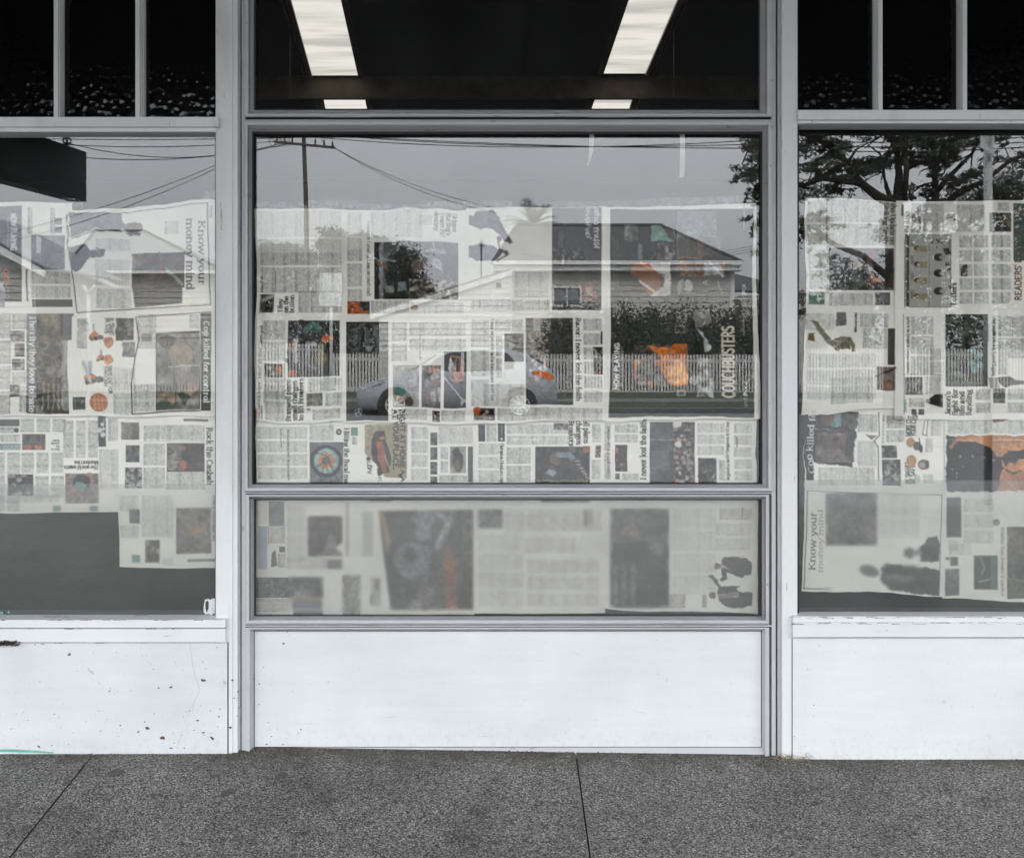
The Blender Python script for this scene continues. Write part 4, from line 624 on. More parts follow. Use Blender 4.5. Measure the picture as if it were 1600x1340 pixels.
# lower right sheets
poly([(1264, 652), (1281, 648), (1274, 752), (1262, 752)], (.14,.14,.135)); text("Cop killed for", 1275, 741, 'ccw', 7.0, (.84,.83,.81), 104, True, 1.4, tilt=1.5)
poly([(1281, 647), (1346, 645), (1341, 676), (1280, 672)], (.2,.2,.195)); ell(1298, 656, 13, 10, (.42,.34,.29)); poly([(1305, 648), (1318, 648), (1319, 668), (1308, 668)], (.46,.58,.57)); ell(1307, 663, 4, 4, TE); photo(1321, 648, 1344, 671, [DK, MD, (.36,.36,.35)], 300, 6, 2)
poly([(1278, 673), (1343, 676), (1337, 731), (1312, 728), (1277, 725)], (.16,.15,.15)); photo(1281, 677, 1340, 724, [(.33,.31,.29), (.48,.46,.43), (.42,.40,.38)], 301, 14, 1.7); ell(1310, 692, 17, 14, (.44,.39,.36)); ell(1311, 687, 6, 5, (.25,.2,.19)); ell(1317, 710, 8, 5, (.56,.50,.46)); poly([(1328, 680), (1340, 678), (1338, 722), (1325, 712)], (.25,.25,.24))
body(1345, 648, 1375, 676, 302, band=18); body(1282, 732, 1370, 760, 303, band=20, ink=.45); body(1345, 690, 1374, 730, 304, band=30, ink=.55); line([(1377, 645), (1378, 682), (1370, 690), (1377, 700), (1376, 752)], 1.3, (.25,.24,.23)); poly([(1356, 680), (1376, 682), (1366, 688)], (.55,.5,.46))
text("NEWS IN REVIEW TODAY", 1386, 694, 'ccw', 3, (.42,.42,.42), 46, True, .9); body(1389, 650, 1418, 692, 305, band=20); photo(1382, 697, 1406, 717, [DK, (.42,.41,.38), LT], 306, 7, 2.2); photo(1382, 719, 1411, 760, [(.2,.2,.2), MD, LT], 307, 5, 2.4)
text("MORE CUT", 1427, 683, 'ccw', 5.2, (.25,.25,.24), 34, False, 1.3); text("YOUR CASH", 1434.5, 683, 'ccw', 5.2, (.25,.25,.24), 38, False, 1.3); text("BE SMART", 1425, 757, 'ccw', 4.8, (.25,.25,.24), 34, False, 1.3); text("BE SAFE", 1433, 757, 'ccw', 4.8, (.25,.25,.24), 30, False, 1.3)
ell(1427, 692.5, 7, 7.5, (.70,.55,.40)); ell(1428, 721, 8, 9, (.70,.55,.40)); text("SAVE", 1430, 728, 'ccw', 3.6, (.8,.7,.6), 13, False); ell(1437, 698, 6, 7, (.32,.34,.32)); ell(1443, 702, 3, 6, DK); line([(1440, 686), (1444, 708)], 1.4, DK)
ell(1447, 727, 9, 8, (.5,.38,.27)); ell(1445, 728, 5, 5, LT); ell(1453, 727, 3, 7, MD); body(1450, 686, 1462, 708, 308, ink=.5); body(1446, 742, 1462, 756, 309, ink=.5); line([(1448, 655), (1446, 680), (1452, 682), (1453, 655)], 1, MD); body(1458, 655, 1474, 682, 310, ink=.55); ell(1437, 749, 5, 7, (.62,.61,.58), .5)
body(1484, 658, 1640, 678, 311, band=18, ink=.5); poly([(1552, 655), (1576, 655), (1572, 660), (1556, 660)], (.5,.24,.15))
rect(1482, 681, 1640, 768, (.72,.53,.36)); shade(1520, 682, 1640, 720, [(.69,.50,.34), (.75,.57,.40)], 312, 8, 1.5)
poly([(1482, 681), (1492, 682), (1502, 690), (1512, 691), (1535, 693), (1552, 702), (1560, 714), (1572, 716), (1574, 730), (1566, 745), (1562, 768), (1482, 768)], (.115,.11,.105)); poly([(1486, 700), (1494, 686), (1502, 690), (1495, 697), (1490, 704)], (.66,.5,.37)); ell(1582, 722, 12, 14, (.70,.52,.38)); poly([(1570, 716), (1580, 706), (1600, 704), (1640, 710), (1640, 720), (1596, 718), (1590, 728), (1582, 722), (1576, 730)], (.13,.11,.10)); poly([(1574, 738), (1640, 738), (1640, 768), (1562, 768)], (.66,.48,.36)); line([(1576, 736), (1586, 741), (1600, 738)], 2, (.2,.15,.13))
for x_, y_ in ((1504, 714), (1523, 714), (1541, 716), (1557, 720)): ell(x_, y_, 2, 2, (.68,.6,.5))
for x_, y_ in ((1492, 735), (1498, 740), (1508, 730), (1497, 745)): ell(x_, y_, 1, 1.4, WH)
rect(1482, 752, 1563, 769, (.30,.31,.31))
line([(1263, 767), (1400, 773), (1473, 774)], 1.2, (.4,.4,.4)); line([(1263, 767), (1258, 921), (1300, 922)], 1.6, (.35,.33,.33)); line([(1473, 774), (1469, 930)], 1.3, (.45,.45,.45))
text("Know your", 1275, 892, 'ccw', 7.6, (.35,.35,.35), 92, True, 1.3, tilt=1); text("money mind", 1287, 896, 'ccw', 6.2, (.62,.62,.61), 100, True, 1.3)
photo(1292, 771, 1372, 853, [(.30,.30,.31), (.40,.39,.39), (.46,.44,.43)], 313, 20, 1.7); body(1376, 776, 1438, 840, 314, ink=.66, band=24); poly([(1436, 858), (1446, 850), (1452, 840), (1465, 838), (1470, 850), (1469, 878), (1440, 878), (1438, 866)], (.28,.31,.30)); ell(1422, 864, 8, 8, (.40,.39,.39)); ell(1434, 864, 8, 5, (.5,.53,.52))
poly([(1380, 890), (1388, 882), (1440, 886), (1469, 890), (1469, 930), (1390, 925), (1378, 910)], (.27,.30,.28)); ell(1360, 894, 16, 9, (.44,.44,.44), 1, 20, .3); poly([(1385, 897), (1430, 903), (1430, 910), (1384, 909)], (.42,.43,.43))
rect(1481, 778, 1504, 840, (.33,.35,.36)); body(1508, 780, 1555, 850, 315, ink=.58, band=22); rect(1487, 871, 1499, 885, (.42,.42,.42)); rect(1479, 871, 1486, 876, (.5,.5,.5)); photo(1479, 890, 1501, 932, [(.5,.5,.5), (.42,.43,.42)], 316, 8, 1.7); rect(1524, 869, 1561, 922, (.28,.33,.30)); rect(1550, 870, 1560, 921, (.36,.45,.44)); line([(1534, 872), (1541, 888), (1536, 898)], 2.2, (.55,.56,.55)); line([(1532, 910), (1548, 906)], 3, (.55,.56,.55)); ell(1559, 817, 5, 5, (.4,.4,.4)); ell(1559, 818, 3, 3, LT)
text("Weather lives to make it worth it", 1566.5, 824, 'cw', 3.8, (.38,.38,.38), 108, True, 1.0); photo(1576, 824, 1640, 936, [(.36,.35,.33), (.44,.42,.40), (.30,.36,.33)], 317, 10, 1.8); line([(1576, 905), (1620, 910)], 1.4, LT); body(1485, 850, 1520, 868, 318, ink=.6); body(1484, 845, 1500, 862, 319, ink=.55)
blur(1290, 770, 1440, 925, 2, 2); blur(1380, 835, 1468, 928, 1, 1); blur(1474, 775, 1640, 935, 1, 1)
for q in ((985, 540, 1076, 606), (1078, 470, 1128, 625), (976, 350, 1134, 406), (986, 408, 1136, 464), (733, 328, 805, 410), (104, 332, 225, 428), (122, 500, 200, 600), (570, 665, 600, 748), (1115, 868, 1178, 952), (1480, 655, 1640, 770), (1375, 835, 1470, 930), (1262, 498, 1340, 550), (1278, 645, 1345, 732), (620, 800, 738, 952)): WARP.append(q)
for k, (x0, y0, x1, y1) in enumerate(WARP):     # pictures: uneven outlines and photographic tone instead of clean shapes
    X0, X1, Y0, Y1 = _sl(x0, y0, x1, y1)
    if X1-X0 < 6 or Y1-Y0 < 6: continue
    h, w_ = Y1-Y0, X1-X0; s_ = C[Y0:Y1, X0:X1].copy(); gy, gx = np.mgrid[0:h, 0:w_].astype(float)
    am = min(2.0, min(h, w_)*.05)
    dx = (fractal(h, w_, 9, 3000+k, 3, .6)-.5)*2.6*am; dy = (fractal(h, w_, 9, 4000+k, 3, .6)-.5)*2.6*am
    sx_ = np.clip(gx+dx, 0, w_-1.001); sy_ = np.clip(gy+dy, 0, h-1.001); i0 = sx_.astype(int); j0 = sy_.astype(int); fx = (sx_-i0)[..., None]; fy = (sy_-j0)[..., None]; i1 = np.minimum(i0+1, w_-1); j1 = np.minimum(j0+1, h-1)
    s_ = (s_[j0, i0]*(1-fx)+s_[j0, i1]*fx)*(1-fy)+(s_[j1, i0]*(1-fx)+s_[j1, i1]*fx)*fy
    lum = s_.mean(-1, keepdims=True); ink = np.clip((.80-lum)/.12, 0, 1)
    t_ = (fractal(h, w_, 5, 5000+k, 3, .7)-.5)[..., None]*.42+(fractal(h, w_, 26, 6000+k, 2)-.5)[..., None]*.34
    s_ = s_*(1+ink*t_); C[Y0:Y1, X0:X1] = s_
C *= (1+(fractal(CH, CW, 42, 777, 4, .6)-.5)[..., None]*.07)          # handling wear and damp marks
C = PAPER*np.clip(C/PAPER, 0, 1.05)**1.24
for (x0, x1, y0, k) in ((-40, 345, 758, .28), (1250, 1660, 752, .26), (396, 1190, 778, .12)):       # haze of the film mixed into the print in the lower panes
    X0, X1, Y0, Y1 = _sl(x0, y0, x1, 990); C[Y0:Y1, X0:X1] = C[Y0:Y1, X0:X1]*(1-k)+PAPER*k
C = np.clip(C, .02, .95)
CLIN = np.where(C <= .04045, C/12.92, ((C+.055)/1.055)**2.4)
# ------------------------------------------------------------------ materials of the shop
WPAINT = paint('white_paint', (.68, .695, .695), crack=.6, grain=(1, 1, .18), grime=.34, chips=.5)
SILLP = paint('white_sill_paint', (.68, .695, .695), crack=.85, grain=(.18, 1, 1), chips=1.2, grime=.12)
GPAINT = paint('lilac_grey_paint', (.50, .50, .51), crack=.6, grain=(1, 1, .25), grime=.5)
GRAIL = paint('lilac_grey_rail_paint', (.49, .488, .505), crack=.8, grain=(.2, 1, 1), chips=.6, grime=.5)
PANELW = paint('panel_paint', (.70, .715, .71), crack=.2, grain=(.6, 1, .6), grime=.05, splash=True)
PANELL = paint('left_panel_paint', (.66, .68, .69), crack=.35, grain=(.6, 1, .6), grime=.14, splash=True)
BLACK = plain('black_gap_shadow', (.012, .011, .011), .7)  # black strips stand for the shadow lines in gaps beside panes and mouldings
DIRT_SHADOW = plain('dark_dirt_and_shadow', (.06, .045, .035), .9, .4, 60)
CHIP = plain('bare_wood_chip', (.10, .075, .06), .9, .5, 90)
GLASS = glass('window_glass', .070, dust=.016)
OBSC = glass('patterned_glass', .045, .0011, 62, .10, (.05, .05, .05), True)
FILM = veil('frosted_film', (.40, .40, .385), .30)
FILMG = veil('frosted_film_green', (.22, .24, .225), .20)
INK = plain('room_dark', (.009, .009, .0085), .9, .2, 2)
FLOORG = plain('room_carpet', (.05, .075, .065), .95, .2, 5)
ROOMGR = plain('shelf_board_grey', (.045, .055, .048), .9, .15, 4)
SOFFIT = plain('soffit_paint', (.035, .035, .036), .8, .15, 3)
TUBE = emit('lamp_diffuser', (1.0, .965, .885), .225, True)
LAMPM = plain('lamp_housing', (.34, .29, .22), .5, .1)
BEAMM = plain('ceiling_beam_paint', (.16, .125, .085), .9, .25, 9)
shop = empty('shop_building', (0, 0, 0), 'old white painted timber shop front with three large windows covered by newspaper', 'shop building')
def pbox(m, x0, y0, x1, y1, yf, yb, mat):      # a box by its front outline in photo pixels
    a = P(x0, y0, yf); b = P(x1, y1, yf); m.box((a.x, yf, a.z), (b.x, yb, b.z), mat)
def ring(m, o, i, prof, mat):                  # mitred moulding: outline o, opening i, prof: (t, y) from outside to opening
    def cor(t, y):
        x0, y0, x1, y1 = [o[k]+(i[k]-o[k])*t for k in range(4)]
        q = [P(x0, y0, y), P(x1, y0, y), P(x1, y1, y), P(x0, y1, y)]
        return [(p.x, y, p.z) for p in q]
    vs = []; fs = []
    for t, y in prof: vs += cor(t, y)
    for k in range(len(prof)-1):
        for j in range(4):
            a, b = k*4+j, k*4+(j+1) % 4; fs.append((a, b, b+4, a+4))
    m.add(vs, fs, mat)
# posts
for (x0, x1) in ((337, 364), (1221, 1246)):
    m = MB(); pbox(m, x0, -150, x1+(7 if x0 < 800 else 0), 1190, -.010, .09, WPAINT)
    pbox(m, x0+1.2, -150, x1-1, 1190, -.0135, -.0102, WPAINT)
    xa, xb = (x1+7, x1+11.5) if x0 < 800 else (x0-6, x0)
    pbox(m, xa, -150, xb, 1186, .006, .06, GPAINT)
    if x0 < 800:
        for (cx, cy, s_) in ((363, 1062, 2.2), (372, 1080, 1.8), (366, 1090, 1.2), (373, 1105, 1.4), (360, 1136, 2.6), (370, 1118, 1.1), (352, 1066, 1)):
            q = [P(cx+s_*math.cos(a)*random.uniform(.7, 1.3), cy+s_*.7*math.sin(a), -.0145) for a in np.linspace(0, 6.28, 8)[:-1]]
            m.add([(p.x, p.y, p.z) for p in q], [tuple(range(7))], CHIP)
    m.build('post', shop)
m = MB(); 
for (x0, x1) in ((375.4, 379), (1210.5, 1215)): m = MB(); pbox(m, x0, -150, x1, 1184, .012, .09, DIRT_SHADOW); m.build('joint_strip', shop)  # dark strip stands for shadow in the gap between post and frame
# centre window frame: jambs and rails with mitred mouldings round each pane
PANES = [((381, -120, 1208, 183), (397, -100, 1187, 172), 'top'), ((381, 187, 1208, 768.3), (394, 206, 1191, 756), 'main'), ((383, 772.2, 1202, 975.6), (397, 780, 1190, 962), 'low')]
cw = MB()
pbox(cw, 377.6, -150, 383, 1180, .004, .06, GPAINT); pbox(cw, 1206, -150, 1212, 1180, .004, .06, GPAINT)
for (o, i, nm) in PANES:
    mt = GRAIL
    ring(cw, o, i, [(0, .022), (0, -.002), (.2, -.007), (.44, -.006), (.46, .009), (.60, .009), (.62, .004), (1, .030), (1, .05)], mt)
    g = (i[0], i[1], i[2], i[3]); gi = (i[0]+3, i[1]+(1 if nm != 'main' else 4), i[2]-3, i[3]-2)
    ring(cw, g, gi, [(0, .028), (1, .030), (1, .05)], BLACK)
for (y0, y1) in ((183.2, 186.8), (768.4, 772.1), (975.8, 979.6)): pbox(cw, 383, y0, 1206, y1, .012, .05, BLACK)
for yb_ in (770.2, 977.6): pbox(cw, 383, yb_-.55, 1206, yb_+.55, .004, .0119, WPAINT)
ctr = cw.build('centre_window_frame', shop)
def pane(name, x0, y0, x1, y1, y, mat, parent, th=.004):
    a = P(x0, y0, y); b = P(x1, y1, y); m = MB(); m.box((a.x, y, a.z), (b.x, y+th, b.z), mat)
    return m.build(name, parent)
pane('glass_pane', 398, -100, 1186, 173, .036, GLASS, ctr); pane('glass_pane', 396, 204, 1190, 757, .036, GLASS, ctr); pane('glass_pane', 399, 779, 1189, 963, .036, GLASS, ctr)
fm = MB(); a = P(399, 779, .0425); b = P(1189, 963, .0425); fm.add([(a.x, .0425, b.z), (b.x, .0425, b.z), (b.x, .0425, a.z), (a.x, .0425, a.z)], [(0, 1, 2, 3)], FILM); fm.build('frosted_film', ctr)
# centre stall riser: white board in a grey bead, gap of bare timber under it
m = MB(); ring(m, (383, 979.7, 1202, 1200), (397, 985, 1190, 1167), [(0, .02), (0, .001), (.5, -.003), (.55, .004), (1, .024), (1, .03)], GRAIL)
ring(m, (397, 985, 1190, 1167), (399.2, 987, 1187.5, 1165.4), [(0, .0245), (1, .026), (1, .03)], BLACK)
m.build('bottom_frame', shop)
m = MB(); a = P(398, 986, .022); b = P(1189, 1166, .022); m.box((a.x, .022, a.z), (b.x, .05, b.z), PANELW)
for (cx, cy, s_) in ((443, 1005, 1.8), (449, 986.6, 1), (424, 1150, 1), (417, 1162, 1.3), (405, 1068, 1.2), (412, 1042, .8), (470, 1139, 1.2), (466, 1145, .8), (442, 1162, 1.2), (404, 1100, .9), (419, 1128, .8)):
    q = [P(cx+s_*1.3*math.cos(a)*random.uniform(.7, 1.3), cy+s_*.8*math.sin(a), .0215) for a in np.linspace(0, 6.28, 8)[:-1]]; m.add([(p.x, p.y, p.z) for p in q], [tuple(range(7))], CHIP)
rr_ = random.Random(77)
for _ in range(46):
    cx, cy, s_ = rr_.uniform(402, 1184), rr_.uniform(992, 1162), rr_.uniform(.2, .55)
    if rr_.random() < .5: cx = rr_.uniform(402, 520); cy = rr_.uniform(1060, 1162)
    q = [P(cx+s_*1.6*math.cos(a)*rr_.uniform(.6, 1.3), cy+s_*.8*math.sin(a), .0214) for a in np.linspace(0, 6.28, 7)[:-1]]; m.add([(p.x, p.y, p.z) for p in q], [tuple(range(6))], CHIP)
SCUFF = plain('scuff_grey', (.46, .465, .46), .7, .15, 60)
for (cx, cy, l, a) in ((480, 1130, 26, .05), (610, 1120, 18, -.1), (1000, 1112, 14, .2), (760, 1150, 22, .02), (900, 1020, 10, .5), (1100, 1142, 16, -.05), (560, 1010, 12, .1)):
    q = [P(cx-l*math.cos(a), cy-l*math.sin(a), .0215), P(cx, cy-.35, .0215), P(cx+l*math.cos(a), cy+l*math.sin(a), .0215), P(cx, cy+.35, .0215)]; m.add([(p.x, p.y, p.z) for p in q], [(0, 1, 2, 3)], SCUFF)
m.build('stall_riser_panel', shop)
# side windows
def side(name, xa, xb, yt, yb, tr, sill, mull, left):
    f = MB(); far = -420 if left else 2020
    x0, x1 = (far, xb) if left else (xa, far)
    # transom rail: two boards and a bead
    pbox(f, x0, tr[0], x1+ (3 if left else 0), tr[1], -.030, .05, WPAINT)
    pbox(f, x0, tr[1]+1.2, x1, tr[2], -.018, .05, WPAINT); pbox(f, x0, tr[1], x1, tr[1]+1.2, .0, .05, BLACK)
    pbox(f, x0, tr[2], x1, tr[2]+4, .012, .05, BLACK)
    for (a0, a1) in mull:                      # stepped glazing bars of the transom lights
        w_ = a1-a0
        st = [(0, .5, -.012), (.5, .62, .0), (.66, .74, -.004), (.78, .86, .002), (.9, 1, .006)]
        for (t0, t1, y_) in st:
            if not left: t0, t1 = 1-t1, 1-t0
            pbox(f, a0+w_*t0, -150, a0+w_*t1, tr[0], y_, .05, WPAINT)
    if left: pbox(f, 336, tr[2], 339, yb, .0, .05, BLACK); 
    else: pbox(f, 1246.5, tr[2], 1248.5, yb, .0, .05, BLACK)
    fr = f.build(name, shop)
    g = [x0]+[v for mm in mull for v in mm]+[x1]
    for k in range(0, len(g), 2):
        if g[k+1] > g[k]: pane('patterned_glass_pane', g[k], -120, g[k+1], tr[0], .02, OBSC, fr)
    pane('glass_pane', x0, tr[2], x1, yb+2, .012, GLASS, fr)
    # sill
    s = MB()
    for (y0, y1, yf, mt) in sill: pbox(s, (x0 if left else 1239), y0, (352 if left else x1), y1, yf, .017, mt)
    rs = random.Random(5 if left else 6); xs0, xs1 = (-20, 348) if left else (1242, 1610)
    for _ in range(34 if left else 60):         # flaked paint along the joints of the sill
        ly, ly_f = ((967.5, -.0305), (981, -.0305), (1002.6, -.0245))[rs.choice((0, 0, 1, 2))] if left else ((962.8, -.0265), (964.5, -.0265), (971.6, -.0325), (973.5, -.0325))[rs.choice((0, 0, 1, 2, 3))]
        cx = rs.uniform(xs0, xs1); l = rs.uniform(1, 11); h_ = rs.uniform(.25, .9); n_ = 7
        up_ = [(cx-l+2*l*i/n_, ly-h_*rs.uniform(.2, 1)) for i in range(n_+1)]; dn = [(cx+l-2*l*i/n_, ly+h_*rs.uniform(.2, 1)) for i in range(n_+1)]
        q = [P(x, y+1.0, ly_f) for x, y in up_+dn]; s.add([(p.x, p.y, p.z) for p in q], [tuple(range(len(q)))], CHIP if rs.random() < .75 else SCUFF)
    s.build('window_sill', shop)
    return fr
lw = side('left_window_frame', -420, 338, 208, 965, (183, 198, 206), [(966, 968, -.006, SILLP), (968, 980.5, -.030, SILLP), (980.5, 982, -.018, BLACK), (982, 1003, -.024, SILLP), (1003, 1004, -.004, BLACK)], [(84, 97), (211.5, 225)], True)
rw = side('right_window_frame', 1247, 2020, 195, 960, (172, 187, 193), [(959.5, 962.5, .002, SILLP), (962.5, 971.5, -.026, SILLP), (971.5, 972.5, -.012, BLACK), (972.5, 995, -.032, SILLP), (995, 996, -.004, BLACK)], [(1366, 1379), (1498, 1511)], False)
m = MB(); a = P(-420, 757.5); b = P(337, 966); m.add([(a.x, .0182, b.z), (b.x, .0182, b.z), (b.x, .0182, a.z), (a.x, .0182, a.z)], [(0, 1, 2, 3)], FILMG); m.build('frosted_film', lw)
m = MB(); a = P(1248, 751); b = P(2020, 962); m.add([(a.x, .0182, b.z), (b.x, .0182, b.z), (b.x, .0182, a.z), (a.x, .0182, a.z)], [(0, 1, 2, 3)], FILMG); m.build('frosted_film', rw)
# stall risers of the side windows
def chips(m, lst, y):
    for (cx, cy, s_) in lst:
        r_ = random.uniform(-.6, .6); q = []
        for a in np.linspace(0, 6.28, 9)[:-1]:
            u, v = s_*1.5*math.cos(a)*random.uniform(.6, 1.3), s_*.8*math.sin(a)*random.uniform(.6, 1.3)
            p = P(cx+u*math.cos(r_)-v*math.sin(r_), cy+u*math.sin(r_)+v*math.cos(r_), y); q.append((p.x, p.y, p.z))
        m.add(q, [tuple(range(8))], CHIP)
m = MB(); pbox(m, -420, 1004, 355, 1200, -.017, .05, PANELL); pbox(m, 355.2, 1003, 356.8, 1188, -.0150, .05, DIRT_SHADOW)
LC = [(108, 1022, 2.6), (171, 1079, 1.2), (172, 1075, .7), (248, 1074, 1.6), (267, 1073, 2), (318, 1062, 2.8), (43, 1125, .8), (85, 1115, .9), (188, 1133, 1.2), (226, 1127, 1), (216, 1143, 1.6), (230, 1137, 2.8), (254, 1152, 3), (296, 1110, .9), (308, 1125, 1.4), (318, 1144, 1.6), (332, 1153, 2.6), (309, 1125, 1.2), (342, 1119, 1.3), (344, 1107, 1), (329, 1110, .9), (240, 1045, .8), (236, 1037, .6), (303, 1140, 1), (322, 1045, .7), (61, 1166, 1.8), (81, 1164, 1), (267, 1168, 1.6), (272, 1160, .8), (157, 1142, .8), (17, 1138, .9), (55, 1006.5, 1), (65, 1005.8, .9), (68, 1006, 1), (278, 999.4, 1), (345, 989.5, 1.2), (339, 1011, .9), (27, 1166, .8), (107, 1162, .8), (288, 1168, 1), (182, 1018, .6), (121, 1048, .6), (146, 1019, .6), (134, 1127, .6), (313, 1102, .6), (300, 1082, .5)]
for _ in range(60): LC.append((random.uniform(0, 350), random.uniform(1110, 1172) if random.random() < .6 else random.uniform(1010, 1172), random.uniform(.25, .7)))
chips(m, LC, -.0178)
rc = random.Random(3)
for pts in ([(297, 1003), (300, 1030), (304, 1052), (312, 1078), (302, 1100), (299, 1115)], [(299, 1130), (285, 1142), (278, 1160), (276, 1172)], [(299, 1132), (312, 1140), (322, 1152)]):     # hairline cracks
    q = []
    for (ax, ay), (bx, by) in zip(pts[:-1], pts[1:]):
        for t in np.linspace(0, 1, 5)[:-1]: q.append((ax+(bx-ax)*t+rc.uniform(-1, 1), ay+(by-ay)*t))
    for (ax, ay), (bx, by) in zip(q[:-1], q[1:]):
        pp = [P(ax-.22, ay, -.0176), P(ax+.22, ay, -.0176), P(bx+.22, by, -.0176), P(bx-.22, by, -.0176)]
        m.add([(p.x, p.y, p.z) for p in pp], [(0, 1, 2, 3)], plain('hairline', (.35, .36, .36), .9) if not bpy.data.materials.get('hairline') else bpy.data.materials['hairline'])
m.build('stall_riser_panel', shop)
m = MB(); pbox(m, 1238.6, 996, 2020, 1210, -.017, .05, PANELW); pbox(m, 1237.4, 996, 1238.4, 1190, -.0150, .05, DIRT_SHADOW)
chips(m, [(1262, 1045, .7), (1266, 1046, .6), (1272, 1101, 1), (1271, 1118, .6), (1258, 1165, .7), (1300, 1130, .4), (1241, 1150, .6)]+[(random.uniform(1242, 1600), random.uniform(1002, 1176), random.uniform(.2, .5)) for _ in range(34)], -.0178)
m.build('stall_riser_panel', shop)
# fascia above, floor, walls and ceiling of the room, dark
m = MB(); m.box((-26, -.02, 2.25), (26, .12, 4.3), WPAINT); m.box((-26, .02, -.3), (P(-420, 0).x, .12, 3.05), WPAINT); m.box((P(2020, 0).x, .02, -.3), (26, .12, 3.05), WPAINT); m.build('wall', shop)
CEIL = EYE+2.1
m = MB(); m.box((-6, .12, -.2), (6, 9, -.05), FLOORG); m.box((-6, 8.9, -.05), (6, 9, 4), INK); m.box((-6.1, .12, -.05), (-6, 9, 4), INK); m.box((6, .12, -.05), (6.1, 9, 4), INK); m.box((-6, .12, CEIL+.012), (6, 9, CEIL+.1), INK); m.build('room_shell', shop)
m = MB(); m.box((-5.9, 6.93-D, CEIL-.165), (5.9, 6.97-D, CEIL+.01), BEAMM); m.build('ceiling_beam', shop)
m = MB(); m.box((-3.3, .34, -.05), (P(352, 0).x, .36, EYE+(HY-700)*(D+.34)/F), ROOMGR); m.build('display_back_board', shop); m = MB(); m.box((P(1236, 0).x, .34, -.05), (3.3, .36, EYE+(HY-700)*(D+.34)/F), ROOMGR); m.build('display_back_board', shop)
# verandah roof over the footpath
m = MB()
m.box((-26, -2.20, 2.26), (26, -.05, 2.33), SOFFIT)
m.box((-26, -2.27, 2.215), (26, -2.20, 2.70), SOFFIT)
for k in range(-13, 14): m.box((k*1.9-.04, -2.199, 2.22), (k*1.9+.04, -.05, 2.26), SOFFIT)
m.build('verandah_roof', shop)
# hanging under-verandah sign
s = MB(); q = [P(0, 0)]
def SV(px, py, d): v = V(px, py, d); return v
top_f, bot_f = SV(131, 236, 4.58), SV(131, 314, 4.58); top_n, bot_n = SV(-300, 60, 3.07), SV(-300, 192, 3.07)
hs_ = empty('hanging_sign', (top_f.x, top_f.y, 2.26), 'black signboard hanging under the verandah, mirrored dark in the top corner of the left window', 'sign')
zt, zb = top_f.z, bot_f.z
s.prism([(top_f.x, top_f.y, zt), (top_f.x, top_f.y, zb), (top_n.x, top_n.y, zb), (top_n.x, top_n.y, zt)], (-.08, 0, 0), plain('sign_black', (.012, .012, .013), .5))
s.build('sign_board', hs_)
for yy in (top_f.y+.12, top_n.y-.2):
    s = MB(); s.tube([(top_f.x-.04, yy, zt), (top_f.x-.04, yy, 2.26)], .006, LAMPM); s.tube([(top_f.x-.04, yy, zt+.03+.02*math.cos(a)) if 0 else (top_f.x-.04+.02*math.sin(a), yy, zt+.03+.02*math.cos(a)) for a in np.linspace(0, 6.28, 10)], .005, LAMPM, 6); s.build('hook', hs_)
# ceiling lights of the room
def IP(px, py, h=2.1): d = F*h/(HY-py); return Vector(((px-800)*d/F, d-D, EYE+h))
for nm, q, cordx, lab, sd in (('ceiling_light', [(452, -12), (531, -12), (560, 118), (488, 118)], 457, 'long lit fluorescent panel on the dark ceiling, front left, with a pull cord', -1), ('ceiling_light', [(985, -12), (1063, -12), (1008, 115), (942, 115)], 1056, 'long lit fluorescent panel on the dark ceiling, front right, with a pull cord', 1),
        ('ceiling_light', [(506, 156), (571, 156), (578, 185), (512, 185)], None, 'short lit ceiling panel seen under the beam at the back left', -1), ('ceiling_light', [(929, 153), (988, 153), (978, 185), (918, 185)], None, 'short lit ceiling panel seen under the beam at the back right', 1)):
    pts = [IP(*p) for p in q]; c_ = sum(pts, Vector())/4
    e_ = empty(nm, c_, lab, 'ceiling light', 'fluorescent panels on the shop ceiling')
    m = MB(); m.add([p for p in pts], [(0, 1, 2, 3)], TUBE); m.build('diffuser', e_)
    m = MB()
    for i in range(4):
        a, b = pts[i], pts[(i+1) % 4]; dr = (b-a).normalized(); nn = dr.cross(Vector((0, 0, 1)))
        w_ = .035 if i in (1, 3) else .012
        sg = 1 if (a+nn-c_).length > (a-c_).length else -1
        m.prism([a, b, b+nn*sg*w_, a+nn*sg*w_], (0, 0, .012 if i % 2 == 0 else -.02), LAMPM)
    sx = pts[0] if sd < 0 else pts[1]; sy = pts[3] if sd < 0 else pts[2]
    m.tube([sx+Vector((sd*.06, 0, -.01)), sy+Vector((sd*.06, 0, -.01))], .006, LAMPM, 6)
    m.build('housing', e_)
    if cordx:
        t = .42; p = sx.lerp(sy, t)+Vector((sd*.07, 0, -.01)); m = MB(); m.tube([p, p-Vector((0, 0, .42))], .0022, LAMPM, 5); m.build('pull_cord', e_)
